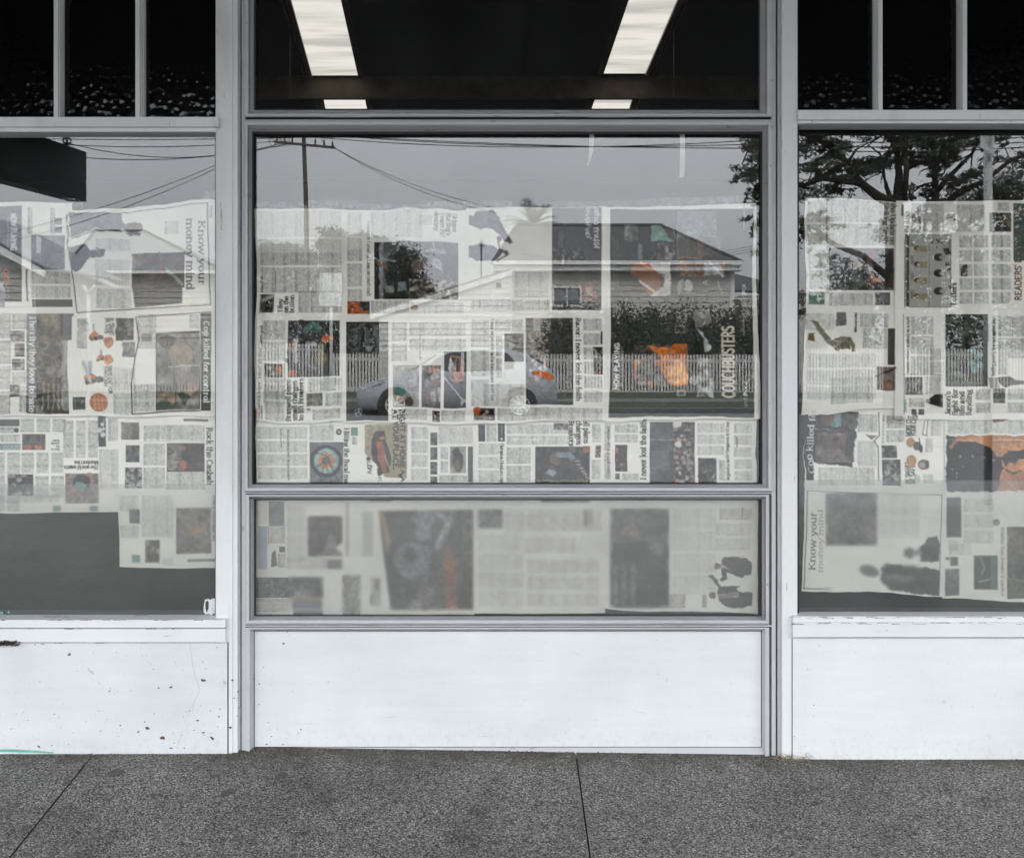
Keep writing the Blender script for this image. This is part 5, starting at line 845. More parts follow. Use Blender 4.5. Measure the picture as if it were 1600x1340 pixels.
# ------------------------------------------------------------------ newspapers
def ink_mat():
    m, t, b = newmat('newsprint'); a = t.nodes.new('ShaderNodeVertexColor'); a.layer_name = 'ink'
    n = nodes_noise(t, 420, 2); r = ramp(t, n.outputs[0], [(.3, .94), (.7, 1.0)])
    t.links.new(mixc(t, 1.0, a.outputs[0], r.outputs[0], 'MULTIPLY'), b.inputs['Base Color'])
    b.inputs['Roughness'].default_value = .85; b.inputs['Specular IOR Level'].default_value = .15; return m
NEWS = ink_mat()
def sheet(q, depth, label, group=None, wr=.0017, seed=0, bow=(0, 0, 0, 0), y0=.0205, base=None, pitch=1.0):
    """q: corners in photo pixels tl, tr, br, bl; bow: how far the top, right, bottom, left edges wander (px)"""
    (ax, ay), (bx, by), (cx, cy), (dx, dy) = q
    nu = int(max(abs(bx-ax), abs(cx-dx))/pitch); nv = int(max(abs(dy-ay), abs(cy-by))/pitch)
    u = np.linspace(0, 1, nu+1)[None, :]; v = np.linspace(0, 1, nv+1)[:, None]
    px = (ax*(1-u)+bx*u)*(1-v)+(dx*(1-u)+cx*u)*v; py = (ay*(1-u)+by*u)*(1-v)+(dy*(1-u)+cy*u)*v
    r = np.random.default_rng(seed+500); ph = r.random(12)*6.28; fu = r.uniform(.6, 1.6, 12)
    wv = lambda s, k: np.sin(s*6.28*fu[k]+ph[k])*.6+np.sin(s*14*fu[k+1]+ph[k+1])*.25+np.sin(s*37*fu[k+2]+ph[k+2])*.10-(np.sin(ph[k])*.6)*(1-s)
    du = (bow[3]*wv(v, 0))*(1-u)**3+(bow[1]*wv(v, 3))*u**3; dv = (bow[0]*wv(u, 6))*(1-v)**4+(bow[2]*wv(u, 8))*v**4
    qx, qy = px+du, py+dv
    n = fractal(nv+1, nu+1, 70, seed+900, 3, .5)-.5
    yy = y0+depth+wr*2.2*n+.0009*np.sin(px*.021+py*.008+ph[9])*wr/.0012
    for k in range(7):                          # creases
        a_ = r.uniform(0, 3.14); c0x, c0y = r.uniform(ax, bx), r.uniform(ay, dy); dd_ = (px-c0x)*np.cos(a_)+(py-c0y)*np.sin(a_); al = -(px-c0x)*np.sin(a_)+(py-c0y)*np.cos(a_)
        yy = yy+wr*.55*r.choice((-1, 1))*np.exp(-np.abs(dd_)/r.uniform(3, 9))*np.exp(-(al/r.uniform(40, 130))**2)
    fold = (ay+dy)/2-2; yy = yy+wr*.5*np.exp(-np.abs(py-fold)/5)
    yy = yy+wr*.55*(fractal(nv+1, nu+1, 24, seed+1900, 2, .5)-.5)
    edge = np.minimum(np.minimum(u, 1-u)*nu, np.minimum(v, 1-v)*nv); yy = yy+.0016*np.exp(-edge/5)*wv(u+v, 2)*.5
    dd = D+y0
    X = (qx-800)*dd/F; Z = EYE+(HY-qy)*dd/F
    co = np.stack([X, np.broadcast_to(yy, X.shape), Z], -1).reshape(-1, 3)
    ix = np.clip((px-OX), 0, CW-1.01); iy = np.clip((py-OY), 0, CH-1.01)
    # centre sheets stand a little deeper: keep the print where the photograph has it
    i0 = ix.astype(int); j0 = iy.astype(int); fx = (ix-i0)[..., None]; fy = (iy-j0)[..., None]
    L = CLIN; c = (L[j0, i0]*(1-fx)+L[j0, i0+1]*fx)*(1-fy)+(L[j0+1, i0]*(1-fx)+L[j0+1, i0+1]*fx)*fy
    if base: c = c*np.array(base)
    c = np.concatenate([c, np.ones(c.shape[:2]+(1,))], -1).reshape(-1, 4)
    W = nu+1; a = (np.arange(nv)[:, None]*W+np.arange(nu)[None, :]).ravel()
    f = np.stack([a, a+W, a+W+1, a+1], -1).astype(np.int32)
    me = bpy.data.meshes.new('newspaper_sheet'); me.vertices.add(len(co)); o_ = co.mean(0)
    me.vertices.foreach_set('co', (co-o_).ravel().astype(np.float32)); me.loops.add(f.size); me.loops.foreach_set('vertex_index', f.ravel())
    me.polygons.add(len(f)); me.polygons.foreach_set('loop_start', np.arange(0, f.size, 4, dtype=np.int32)); me.polygons.foreach_set('use_smooth', np.ones(len(f), bool))
    at = me.color_attributes.new('ink', 'FLOAT_COLOR', 'POINT'); at.data.foreach_set('color', c.ravel().astype(np.float32))
    me.materials.append(NEWS); me.update(); me.validate()
    o = bpy.data.objects.new('newspaper_sheet', me); col.objects.link(o); o.location = tuple(o_)
    tag(o, label, 'newspaper', group or 'newspaper sheets taped inside the windows'); return o
YS = .0205; YC = .0455
sheet([(-36, 315), (112, 316), (116, 650), (-36, 650)], .003, 'newspaper sheet at the left edge of the left window with a bold white skyline headline', seed=1, bow=(1, 2, 1, 0))
sheet([(104, 329), (338, 312), (337, 650), (103, 650)], .0, 'newspaper sheet with the Know your money mind page above the Cop killed for control page', seed=2, bow=(3, 1, 1.5, 3), wr=.002)
sheet([(-36, 644), (187, 646), (184, 802), (-36, 802)], .0125, 'newspaper sheet turned upside down with an article on blueberries, low in the left window', seed=3, bow=(0, 0, 1.5, 0))
sheet([(182, 646), (340, 648), (345, 889), (184, 887)], .0105, 'newspaper sheet headed Rock the Casbah in the lower right of the left window', seed=4, bow=(1, 1, 1, 1.5))
sheet([(397, 325), (541, 327), (540, 660), (399, 658)], .0035, 'newspaper sheet with the article Braswell plans small changes, leftmost in the centre window', seed=5, bow=(1.5, 0, 3, 3), y0=YC)
sheet([(537, 327), (738, 326), (738, 661), (537, 661)], .0025, 'newspaper sheet with a dark full height car advertisement showing a round star emblem', seed=6, bow=(3, 1, 3, 0), y0=YC)
sheet([(728, 325), (948, 322), (952, 655), (731, 661)], .0012, 'newspaper sheet headlined Razor: I never lost the faith in the middle of the centre window', seed=7, bow=(2, 1.5, 2, 1), y0=YC)
sheet([(944, 324), (1181, 318), (1188, 654), (949, 659)], .0, 'newspaper sheet printed with a black film poster for a couch comedy', seed=8, bow=(1, 3, 2.5, 2), y0=YC, wr=.0018)
sheet([(397, 652), (645, 652), (645, 775), (398, 775)], .017, 'newspaper sheet with a round archery target beside the headline Hitting the fiscal', seed=9, bow=(0, 0, 0, 1), y0=YC)
sheet([(640, 652), (746, 652), (744, 775), (640, 775)], .0185, 'narrow newspaper strip with a column of small portraits, right of the archery target page', seed=10, y0=YC)
sheet([(739, 652), (943, 652), (942, 775), (740, 775)], .0155, 'newspaper sheet low in the centre window with a picture of an outstretched arm', seed=11, y0=YC, bow=(0, 1, 0, 1))
sheet([(941, 650), (1185, 648), (1184, 775), (941, 775)], .0145, 'newspaper sheet with large headline I never lost the faith, under the black poster sheet', seed=12, y0=YC, bow=(0, 1.5, 0, 1))
sheet([(396, 774), (572, 774), (562, 972), (396, 972)], .006, 'blurred newspaper behind frosted film, leftmost under the centre window', seed=13, y0=YC)
sheet([(560, 774), (742, 774), (741, 972), (556, 972)], .007, 'blurred newspaper behind frosted film with one big dark picture streaked with orange', seed=14, y0=YC)
sheet([(738, 774), (946, 774), (946, 958), (738, 960)], .0065, 'blurred mostly blank newspaper page behind frosted film below the Razor sheet', seed=15, y0=YC, bow=(0, 0, 1, 0))
sheet([(942, 774), (1186, 776), (1184, 959), (944, 952)], .0045, 'newspaper behind frosted film with two men in dark suits printed on their sides', seed=16, y0=YC, bow=(0, 1, 2, 0))
sheet([(1258, 309), (1402, 315), (1404, 636), (1254, 648)], .004, 'rumpled newspaper sheet with a faded map, beside the right post', seed=17, bow=(2, 0, 3, 4), wr=.0034)
sheet([(1400, 314), (1640, 313), (1640, 656), (1398, 655)], .0012, 'newspaper sheet with a comic strip and the headline Jaxon\'s fight for life and funding', seed=18, bow=(1, 0, 1, .5))
sheet([(1266, 634), (1484, 640), (1484, 775), (1258, 772)], .014, 'crumpled newspaper sheet headed Cop killed for, in white on black', seed=19, bow=(1, 0, 1, 4), wr=.0036)
sheet([(1478, 646), (1640, 646), (1640, 775), (1480, 775)], .0105, 'newspaper sheet with an orange portrait of a person in a black buttoned coat', seed=20)
sheet([(1258, 764), (1480, 768), (1476, 931), (1254, 925)], .0045, 'blurred newspaper page behind frosted film reading Know your, low in the right window', seed=21, bow=(1, 0, 3, 1))
sheet([(1476, 766), (1640, 768), (1640, 943), (1474, 935)], .0052, 'blurred newspaper page behind frosted film with small green sport pictures at the right edge', seed=22, bow=(0, 0, 1, 0))
# clear tape along the top edges
TAPE = glass('clear_tape', .10, .0013, 90, .10, (.90, .91, .92))
def tape(x0, x1, y, h, label, yb, seed, slope=0):
    r = random.Random(seed); n = int((x1-x0)/2.2); vs = []; fs = []
    for i in range(n+1):
        t = i/n; x = x0+(x1-x0)*t; yc = y+slope*t
        for j, k in enumerate((-1, -.35, .35, 1)):
            p = P(x, yc+k*h/2+r.uniform(-1, 1)*h*.10*(abs(k) > .5), yb); vs.append((p.x, yb+r.uniform(-.0028, .0010), p.z))
    for i in range(n):
        for j in range(3): a = i*4+j; fs.append((a, a+4, a+5, a+1))
    m = MB(); m.add(vs, fs, TAPE); o = m.build('tape_strip', None, vs[len(vs)//2]); tag(o, label, 'tape', 'clear tape holding the newspapers'); return o
tape(398, 470, 321, 11, 'crinkled clear tape along the top of the leftmost sheet in the centre window', .0435, 1)
tape(470, 560, 319, 12, 'crinkled clear tape where the cricket sheet meets the car advertisement sheet', .0432, 2)
tape(560, 668, 323, 11, 'crinkled clear tape along the top of the car advertisement sheet', .0435, 3, 2)
tape(668, 800, 322, 12, 'crinkled clear tape above the palm tree reflection in the centre window', .0432, 4, -3)
tape(850, 1000, 319, 9, 'crinkled clear tape over the join left of the black poster sheet', .0435, 5, -1)
tape(1000, 1160, 317, 12, 'crinkled clear tape with bright creases along the top of the black poster sheet', .0432, 6, -5)
tape(100, 130, 314, 12, 'small crumpled clump of clear tape on the join in the left window', .0185, 7, 6)
tape(318, 338, 306, 12, 'scrap of clear tape in the top right corner of the money page', .0185, 8, 0)
tape(302, 336, 652, 6, 'scrap of clear tape below the white on black headline in the left window', .0185, 9, 3)
WTAPE = plain('white_tape', (.62, .64, .65), .6, .05)
def strip(pts, wd, label, yb, mat=WTAPE, name='tape_remnant', cat='tape'):
    vs = []
    for (x, y, k) in pts:
        for sgn in (-1, 1): p = P(x+sgn*wd/2*k, y, yb); vs.append((p.x, yb, p.z))
    m = MB(); m.add(vs, [(2*i, 2*i+1, 2*i+3, 2*i+2) for i in range(len(pts)-1)], mat); o = m.build(name, None, vs[0]); tag(o, label, cat); return o
WT2 = veil('pale_tape', (.75, .77, .78), .55)
strip([(1066, 206, 1), (1066.5, 240, 1), (1066, 268, 1), (1065, 277, .8)], 8, 'longer pale vertical strip of old tape at the top of the centre window', .0425, WT2)
strip([(925, 206, 1), (924, 232, .9), (922, 246, .6), (918, 258, .25)], 7.5, 'shorter pale strip of old tape with a torn end, top of the centre window', .0425, WT2)
m = MB(); r = random.Random(5)
q = [(320, 936), (325, 934.5), (329, 936), (333, 934), (338, 936), (345, 935), (345, 958), (338, 960), (334, 958), (331, 961), (326, 958.5), (321, 960), (318, 956), (319, 946)]
vs = [P(x+r.uniform(-.6, .6), y+r.uniform(-.6, .6), .011) for x, y in q]; m.add([(p.x, .011, p.z) for p in vs], [tuple(range(len(vs)))], WTAPE)
hq = [P(x, y, .0106) for x, y in ((321, 940), (323.5, 937.5), (326, 940), (326, 950), (323, 957), (320.8, 950))]; m.add([(p.x, .0106, p.z) for p in hq], [tuple(range(6))], ROOMGR)
for _ in range(9):
    cx, cy = r.uniform(329, 341), r.uniform(948, 956); tq = [P(cx+r.uniform(.4, 1)*math.cos(a), cy+r.uniform(.3, .8)*math.sin(a), .0106) for a in (0, 1.2, 2.5, 3.7, 5)]; m.add([(p.x, .0106, p.z) for p in tq], [tuple(range(5))], CHIP)
o = m.build('sticker_scrap', None, vs[0]); tag(o, 'torn white sticker remains in the bottom right corner of the left window', 'sticker')
m = MB()
GRP = plain('green_paint', (.16, .40, .30), .6)
for pts in ([(0, 956), (3, 954.5), (5, 957), (5, 961), (3.4, 961), (3, 957.5), (1, 958), (0, 961)], [(12, 953.5), (16, 956), (12.2, 959)]): 
    q = [P(x, y, .0112) for x, y in pts]; m.add([(p.x, .0112, p.z) for p in q], [tuple(range(len(q)))], GRP)
o = m.build('paint_mark', None, P(2, 957)); tag(o, 'small green paint letters at the bottom left of the left window glass', 'paint mark')
# ------------------------------------------------------------------ footpath, grass tufts, dirt
def ground_mat():
    m, t, b = newmat('footpath_asphalt'); g = t.nodes.new('ShaderNodeNewGeometry')
    vo = t.nodes.new('ShaderNodeTexVoronoi'); vo.inputs['Scale'].default_value = 265; t.links.new(g.outputs['Position'], vo.inputs['Vector'])
    sep = t.nodes.new('ShaderNodeSeparateColor'); t.links.new(vo.outputs['Color'], sep.inputs[0])
    st = ramp(t, sep.outputs[0], [(0.0, (.060, .056, .051)), (.28, (.14, .134, .124)), (.5, (.225, .217, .203)), (.86, (.30, .29, .272)), (1, (.48, .47, .45))])
    ed = ramp(t, vo.outputs['Distance'], [(.30, 1.0), (.75, .42)])
    c1 = mixc(t, 1.0, st.outputs[0], ed.outputs[0], 'MULTIPLY')
    n = nodes_noise(t, 2.6, 7, rough=.62); d = ramp(t, n.outputs[0], [(.30, .60), (.50, 1.0), (.72, 1.28)])
    c2 = mixc(t, 1.0, c1, d.outputs[0], 'MULTIPLY')
    n2 = nodes_noise(t, 7, 4, rough=.7); d2 = ramp(t, n2.outputs[0], [(.26, .62), (.46, 1.0)]); c3 = mixc(t, 1.0, c2, d2.outputs[0], 'MULTIPLY')
    sy = t.nodes.new('ShaderNodeSeparateXYZ'); t.links.new(g.outputs['Position'], sy.inputs[0])     # silt gathered along the wall, an older darker slab on the left
    wl = t.nodes.new('ShaderNodeMapRange'); wl.inputs[1].default_value = -.14; wl.inputs[2].default_value = .0; wl.inputs[3].default_value = 0; wl.inputs[4].default_value = .42; t.links.new(sy.outputs[1], wl.inputs[0])
    wn = nodes_noise(t, 16, 6, rough=.7); wa = t.nodes.new('ShaderNodeMath'); wa.operation = 'ADD'; t.links.new(wl.outputs[0], wa.inputs[0]); t.links.new(wn.outputs[0], wa.inputs[1])
    wr_ = ramp(t, wa.outputs[0], [(.64, 0.0), (.98, .75)]); c3 = mixc(t, wr_.outputs[0], c3, (.060, .052, .043))
    t.links.new(c3, b.inputs['Base Color']); b.inputs['Roughness'].default_value = .85; b.inputs['Specular IOR Level'].default_value = .3
    bp = t.nodes.new('ShaderNodeBump'); bp.inputs['Strength'].default_value = .8; bp.inputs['Distance'].default_value = .003; bp.invert = True
    t.links.new(vo.outputs['Distance'], bp.inputs['Height']); t.links.new(bp.outputs[0], b.inputs['Normal']); return m
FOOT = ground_mat(); JOINT = plain('joint_dirt', (.10, .09, .075), .95, .3, 60)
def GP(px, py, z=0): d = F*(EYE-z)/(py-HY); return (px-800)*d/F, d-D
m = MB()
zg = lambda x: float(np.interp(x, [-1.4, -.7, .7, 1.4], [.012, .013, -.003, -.002]))            # the path falls slightly to the right
def slab(xa0, xa1, xb0, xb1, y0=-3.7, y1=.10):  # left edge xa (at y0, y1), right edge xb
    N = 40; vs = []; fs = []
    for i in range(N+1):
        t = i/N
        for (ya, s) in ((y0, 0), (y1, 1)):
            x = (xa0, xa1)[s]*(1-t)+(xb0, xb1)[s]*t; vs.append((x, ya, zg(max(-3, min(3, x)))))
    for i in range(N): fs.append((2*i, 2*i+2, 2*i+3, 2*i+1))
    m.add(vs, fs, FOOT)
xr1, yr1 = GP(902, 1195); xr0, yr0 = GP(922, 1340); xl1, yl1 = GP(150, 1180); xl0, yl0 = GP(34, 1325)
def ext(xa, ya, xb, yb, y): return xa+(xb-xa)*(y-ya)/(yb-ya)
rj = [ext(xr1, yr1, xr0, yr0, y) for y in (-3.7, .10)]; lj = [ext(xl1, yl1, xl0, yl0, y) for y in (-3.7, .10)]
g_ = .0019
slab(-30, -30, lj[0]-g_, lj[1]-g_); slab(lj[0]+g_, lj[1]+g_, rj[0]-g_, rj[1]-g_); slab(rj[0]+g_, rj[1]+g_, 30, 30)
m.add([(-30, -3.7, -.008), (30, -3.7, -.008), (30, .1, -.008), (-30, .1, -.008)], [(0, 1, 2, 3)], JOINT)
o = m.build('footpath'); tag(o, kind='structure')
GRIT = plain('grit', (.17, .14, .11), .95, .5, 200)
m = MB(); r = random.Random(31)
for _ in range(900):
    x = r.uniform(-1.6, 1.75); y0 = .018 if -.72 < x < .74 else -.018; y = y0-abs(r.gauss(0, .007))-.001; s_ = r.uniform(.0006, .0022); z = zg(x)
    m.prism([(x-s_, y-s_*.7, z), (x+s_*.3, y-s_, z), (x+s_, y+s_*.4, z), (x-s_*.2, y+s_, z)], (0, 0, s_*r.uniform(.4, 1.1)), GRIT if r.random() < .6 else DIRT_SHADOW)
o = m.build('grit'); tag(o, 'loose grit and crumbs gathered along the foot of the shop front', 'grit', kind='stuff')
m = MB(); q = [(-40, 1171), (20, 1170.5), (60, 1173), (84, 1175), (84, 1177.4), (50, 1176), (10, 1175), (-40, 1176)]; q = [P(x, y+1, -.0176) for x, y in q]; m.add([(p.x, p.y, p.z+.003) for p in q], [tuple(range(8))], GRP)
o = m.build('paint_smear', None, P(30, 1174, -.0176)); tag(o, 'thin green paint smear along the foot of the left panel', 'paint mark')
STRAW = plain('dry_straw', (.33, .24, .15), .9, .4, 40)
def tuft(px, py, n, sz, label, seed):
    r = random.Random(seed); x, y = GP(px, py); y = min(y, -.012); m = MB()
    for _ in range(n):
        x0 = x+r.uniform(-.045, .045)*sz; y0 = y+r.uniform(-.02, .01); a = r.uniform(0, 6.28); l = r.uniform(.012, .035)*sz
        m.tube([(x0, y0, 0), (x0+l*.6*math.cos(a), y0-abs(l*.4*math.sin(a)), r.uniform(.2, .6)*l), (x0+l*1.2*math.cos(a), y0-abs(l*.8*math.sin(a)), r.uniform(.0, .5)*l)], [.0006, .0005, .0002], STRAW, 4, False)
    o = m.build('dry_grass_tuft', None, (x, y, 0)); tag(o, label, 'grass tuft')
tuft(92, 1177, 46, .9, 'dry brown grass tuft at the foot of the left panel', 1); tuft(1238, 1183, 60, 1.0, 'dry brown grass tuft at the foot of the right post', 2)
m = MB(); r = random.Random(8)
for _ in range(110):
    cx, cy = max(-6, min(30, r.gauss(8, 9))), 1005+r.gauss(0, 1.6)-(2 if r.random() < .3 else 0); s_ = r.uniform(.4, 1.8); p = P(cx, cy, -.026)
    k = s_*.0017*.8; m.box((p.x-k, -.030, p.z-k*.6), (p.x+k, -.004, p.z+k*.6), DIRT_SHADOW)
o = m.build('dirt_clump', None, P(8, 1005, -.026)); tag(o, 'dark clump of dirt and web under the sill at the far left', 'dirt')
LEAFB = plain('dead_leaf_brown', (.16, .08, .05), .8, .3, 50)
for k, (px, py, s_, lab) in enumerate([(435, 1188, 1, 'small orange brown leaf scrap on the footpath near the left end of the centre panel'), (16, 1254, 1.4, 'small red brown twig on the footpath at the far left'), (314, 1235, 1, 'tiny brown bark scrap on the footpath between the left joint and the post'), (450, 1203, 1.2, 'thin dark twig lying on the footpath in front of the centre panel')]):
    x, y = GP(px, py); m = MB(); a = .6+k; l = .010*s_
    m.prism([(x-l*math.cos(a), y-l*math.sin(a), .001), (x+.002, y-.002, .003), (x+l*math.cos(a), y+l*math.sin(a), .001), (x-.002, y+.002, .002)], (0, 0, .0012), LEAFB); o = m.build('leaf_scrap', None, (x, y, 0)); tag(o, lab, 'leaf scrap')
STAIN = plain('path_stain', (.075, .072, .068), .8, .3, 80); GUM = plain('gum_grey', (.16, .155, .15), .8, .2, 80)
r = random.Random(21)
for k, (px, py, s_, mt, lab) in enumerate([(356, 1246, 1.7, STAIN, 'dark oily spot on the footpath in front of the left post'), (368, 1192, 1.2, STAIN, 'dark smudge on the footpath just below the left post'), (440, 1218, 1.3, STAIN, 'dark spot on the footpath below the left end of the centre panel'), (1000, 1222, .8, STAIN, 'small black spot on the footpath right of the middle joint'), (182, 1214, 2.0, STAIN, 'broad dark smudge on the footpath right of the left joint')]):
    x, y = GP(px, py); m = MB(); q = []
    for a in np.linspace(0, 6.28, 15)[:-1]: q.append((x+.011*s_*math.cos(a)*r.uniform(.6, 1.2), y+.011*s_*math.sin(a)*r.uniform(.6, 1.2), zg(x)+.0012))
    m.add(q, [tuple(range(14))], mt); o = m.build('stain', None, (x, y, zg(x))); tag(o, lab, 'stain', 'stains on the footpath')
# ------------------------------------------------------------------ the street the windows mirror
ROAD = plain('road_asphalt', (.15, .151, .155), .75, .15, 5); CONC = plain('kerb_concrete', (.12, .12, .115), .8, .12, 6)
GRASS = plain('berm_grass', (.035, .045, .025), .95, .35, 3); LINEW = plain('road_line_white', (.7, .7, .68), .6)
def zr(y): return np.interp(-y, [3.9, 17.8], [-.16, -.36])
m = MB(); m.box((-40, -3.86, -.4), (40, -3.703, -.004), CONC); o = m.build('kerb'); tag(o, kind='structure')
m = MB(); ys = [-3.86, -8, -12, -17.8]
for a, b in zip(ys[:-1], ys[1:]): m.add([(-120, b, zr(b)), (120, b, zr(b)), (120, a, zr(a)), (-120, a, zr(a))], [(0, 1, 2, 3)], ROAD)
for k in range(-14, 15): x = k*6.0; m.add([(x, -10.9, zr(-10.9)+.004), (x+2.6, -10.9, zr(-10.9)+.004), (x+2.6, -10.8, zr(-10.8)+.004), (x, -10.8, zr(-10.8)+.004)], [(0, 1, 2, 3)], LINEW)
o = m.build('road'); tag(o, kind='structure')
m = MB(); m.box((-120, -18.0, -.6), (120, -17.8, -.25), CONC); m.box((-120, -22.2, -.6), (120, -20.6, -.268), CONC); o = m.build('far_pavement'); tag(o, kind='structure')
m = MB(); m.add([(-120, -20.6, -.275), (120, -20.6, -.275), (120, -18, -.28), (-120, -18, -.28)], [(0, 1, 2, 3)], GRASS)
m.add([(-400, -400, 1.5), (400, -400, 1.5), (120, -24.4, -.42), (-120, -24.4, .0)], [(0, 1, 2, 3)], GRASS)
m.add([(-120, -24.4, .0), (120, -24.4, -.42), (120, -22.2, -.42), (-120, -22.2, -.2)], [(0, 1, 2, 3)], GRASS)
m.add([(-400, -400, -1.2), (400, -400, -1.2), (400, 60, -1.2), (-400, 60, -1.2)], [(0, 1, 2, 3)], GRASS)
o = m.build('ground'); tag(o, kind='structure')
PICK = plain('fence_white', (.56, .56, .545), .6, .08, 4); WOODP = plain('old_pole_wood', (.10, .085, .07), .9, .25, 6)
# picket fence: three runs; tops and feet taken from the mirror image
def fence(x0, x1, t0, t1, b0, b1, d, label):
    a, b = V(x0, b0, d), V(x1, b1, d); ta, tb = V(x0, t0, d), V(x1, t1, d); L = b.x-a.x; n = int(L/.098)
    e = empty('picket_fence', a, label, 'fence', 'white picket fences across the road'); m = MB()
    for i in range(n):
        t = (i+.5)/n; x = a.x+L*t; zb = a.z+(b.z-a.z)*t-.05; zt = ta.z+(tb.z-ta.z)*t; w_ = .030
        m.prism([(x-w_, a.y, zb), (x+w_, a.y, zb), (x+w_, a.y, zt-.05), (x, a.y, zt), (x-w_, a.y, zt-.05)], (0, -.02, 0), PICK)
    m.build('pickets', e); 
    for k in (.22, .86):
        m = MB(); z0 = a.z+(ta.z-a.z)*k; z1 = b.z+(tb.z-b.z)*k
        m.prism([(a.x, a.y-.022, z0-.04), (b.x, a.y-.022, z1-.04), (b.x, a.y-.022, z1+.04), (a.x, a.y-.022, z0+.04)], (0, -.035, 0), PICK); m.build('rail', e)
    for i in range(int(L/2.4)+1):
        t = min(1, i*2.4/L); x = a.x+L*t; zb = a.z+(b.z-a.z)*t-.3; zt = ta.z+(tb.z-ta.z)*t-.06; m = MB(); m.box((x-.05, a.y-.06, zb), (x+.05, a.y-.16, zt), PICK); m.build('fence_post', e)
fence(-60, 505, 530, 536, 607, 612, 27.0, 'white picket fence mirrored across the left window')
fence(518, 1205, 551, 553, 622, 632, 27.0, 'white picket fence mirrored behind the silver car and across the black poster')
fence(1215, 1700, 543, 545, 612, 614, 27.0, 'white picket fence mirrored across the right window')
# foliage
def leafcloud(name, blobs, mats, lsz, parent, seed, asp=.45, origin=None):
    """blobs: (centre, (rx, ry, rz), count): small leaf faces in clumps through each volume"""
    r = np.random.default_rng(seed); VV = []; FF = []; MM = []; base = 0
    for (c, rad, n) in blobs:
        k = max(3, n//26); cc = r.normal(size=(k, 3)); cc /= np.linalg.norm(cc, axis=1)[:, None]+1e-9; cc *= (r.random((k, 1))**.45)
        idx = r.integers(0, k, n); p = cc[idx]+r.normal(size=(n, 3))*.17
        p = p*np.array(rad)+np.array(c)
        d1 = r.normal(size=(n, 3)); d1 /= np.linalg.norm(d1, axis=1)[:, None]; d2 = np.cross(d1, r.normal(size=(n, 3))); d2 /= np.linalg.norm(d2, axis=1)[:, None]+1e-9
        s = lsz*r.uniform(.6, 1.4, (n, 1)); a = p-d1*s; b = p+d2*s*asp; q = p+d1*s; e = p-d2*s*asp
        VV.append(np.stack([a, b, q, e], 1).reshape(-1, 3)); FF.append(np.arange(4*n).reshape(-1, 4)+base); base += 4*n; MM.append((idx % len(mats)))
    v = np.concatenate(VV); f = np.concatenate(FF).astype(np.int32); mm = np.concatenate(MM).astype(np.int32)
    me = bpy.data.meshes.new(name); off = np.array(parent.location if parent else v.mean(0)); me.vertices.add(len(v)); me.vertices.foreach_set('co', (v-off).ravel().astype(np.float32))
    me.loops.add(f.size); me.loops.foreach_set('vertex_index', f.ravel()); me.polygons.add(len(f)); me.polygons.foreach_set('loop_start', np.arange(0, f.size, 4, dtype=np.int32)); me.polygons.foreach_set('material_index', mm)
    for x in mats: me.materials.append(x)
    me.update(); me.validate(); o = bpy.data.objects.new(name, me); col.objects.link(o)
    if parent: o.parent = parent
    else: o.location = tuple(off)
    return o
LV = [plain('leaf_dark', (.034, .042, .028), .7, .3, 3), plain('leaf_mid', (.052, .062, .040), .7, .3, 3), plain('leaf_olive', (.080, .088, .058), .7, .3, 3)]
LH = [plain('leaf_grey_green', (.085, .095, .065), .8, .3, 3), plain('leaf_far', (.07, .078, .058), .8, .3, 3)]
BARK = plain('bark', (.045, .038, .033), .95, .3, 9)
# far trees behind the houses, each one its own
far = [(412, 392, 30, 26), (445, 386, 32, 16), (475, 396, 24, 12), (517, 368, 22, 24), (545, 384, 22, 20), (562, 374, 16, 18), (590, 378, 22, 16), (618, 388, 22, 12)]
names = ['low rounded tree at the left end of the far tree line', 'broad flat topped tree left of the power pole', 'low dip tree just right of the power pole', 'tallest rounded tree of the far line', 'small tree behind the tallest one', 'round tree right of the tallest of the far line', 'sloping tree toward the dark round tree', 'low tree at the right end of the far line']
for k, ((px, py, rx, ry), lab) in enumerate(zip(far, names)):
    d = 47+k % 3; c = V(px, py+8, d); s = d/F; e = empty('far_tree', (c.x, c.y, -.6), lab, 'tree', 'trees on the far side of the street')
    leafcloud('crown', [((c.x, c.y, c.z), (rx*s, 1.2, ry*s), 1500), ((c.x, c.y, c.z-1.5), (rx*s*1.1, 1.2, 1.6), 900), ((c.x, c.y-.5, (c.z-1.2)/2), (rx*s*1.5, 1.0, (c.z)/2), 2200)], LH, .10, e, 20+k); m = MB(); m.tube([(c.x, c.y, -.6), (c.x, c.y, c.z)], [.2, .08], BARK); m.build('trunk', e)
c = V(633, 432, 37); e = empty('round_tree', (c.x, c.y, -.6), 'dense dark rounded tree beside the house wing', 'tree'); s = 37/F
leafcloud('crown', [((c.x, c.y, c.z), (34*s, 1.0, 50*s), 5000), ((c.x+10*s, c.y, c.z-35*s), (40*s, 1.0, 30*s), 2500)], LV, .08, e, 40); m = MB(); m.tube([(c.x, c.y, -.6), (c.x, c.y, c.z)], [.2, .08], BARK); m.build('trunk', e)
# hedge in front of the house
e0, e1 = V(862, 480, 28.6), V(1196, 480, 28.6); bl = []
hedge = [((e0.x+(e1.x-e0.x)*t, e0.y, V(0, 545, 28.6).z), (.42, .36, 1.30), 1700) for t in np.linspace(0, 1, 26)]
o = leafcloud('hedge', hedge, LV, .055, None, 50); tag(o, 'clipped dark hedge in front of the weatherboard house', 'hedge')
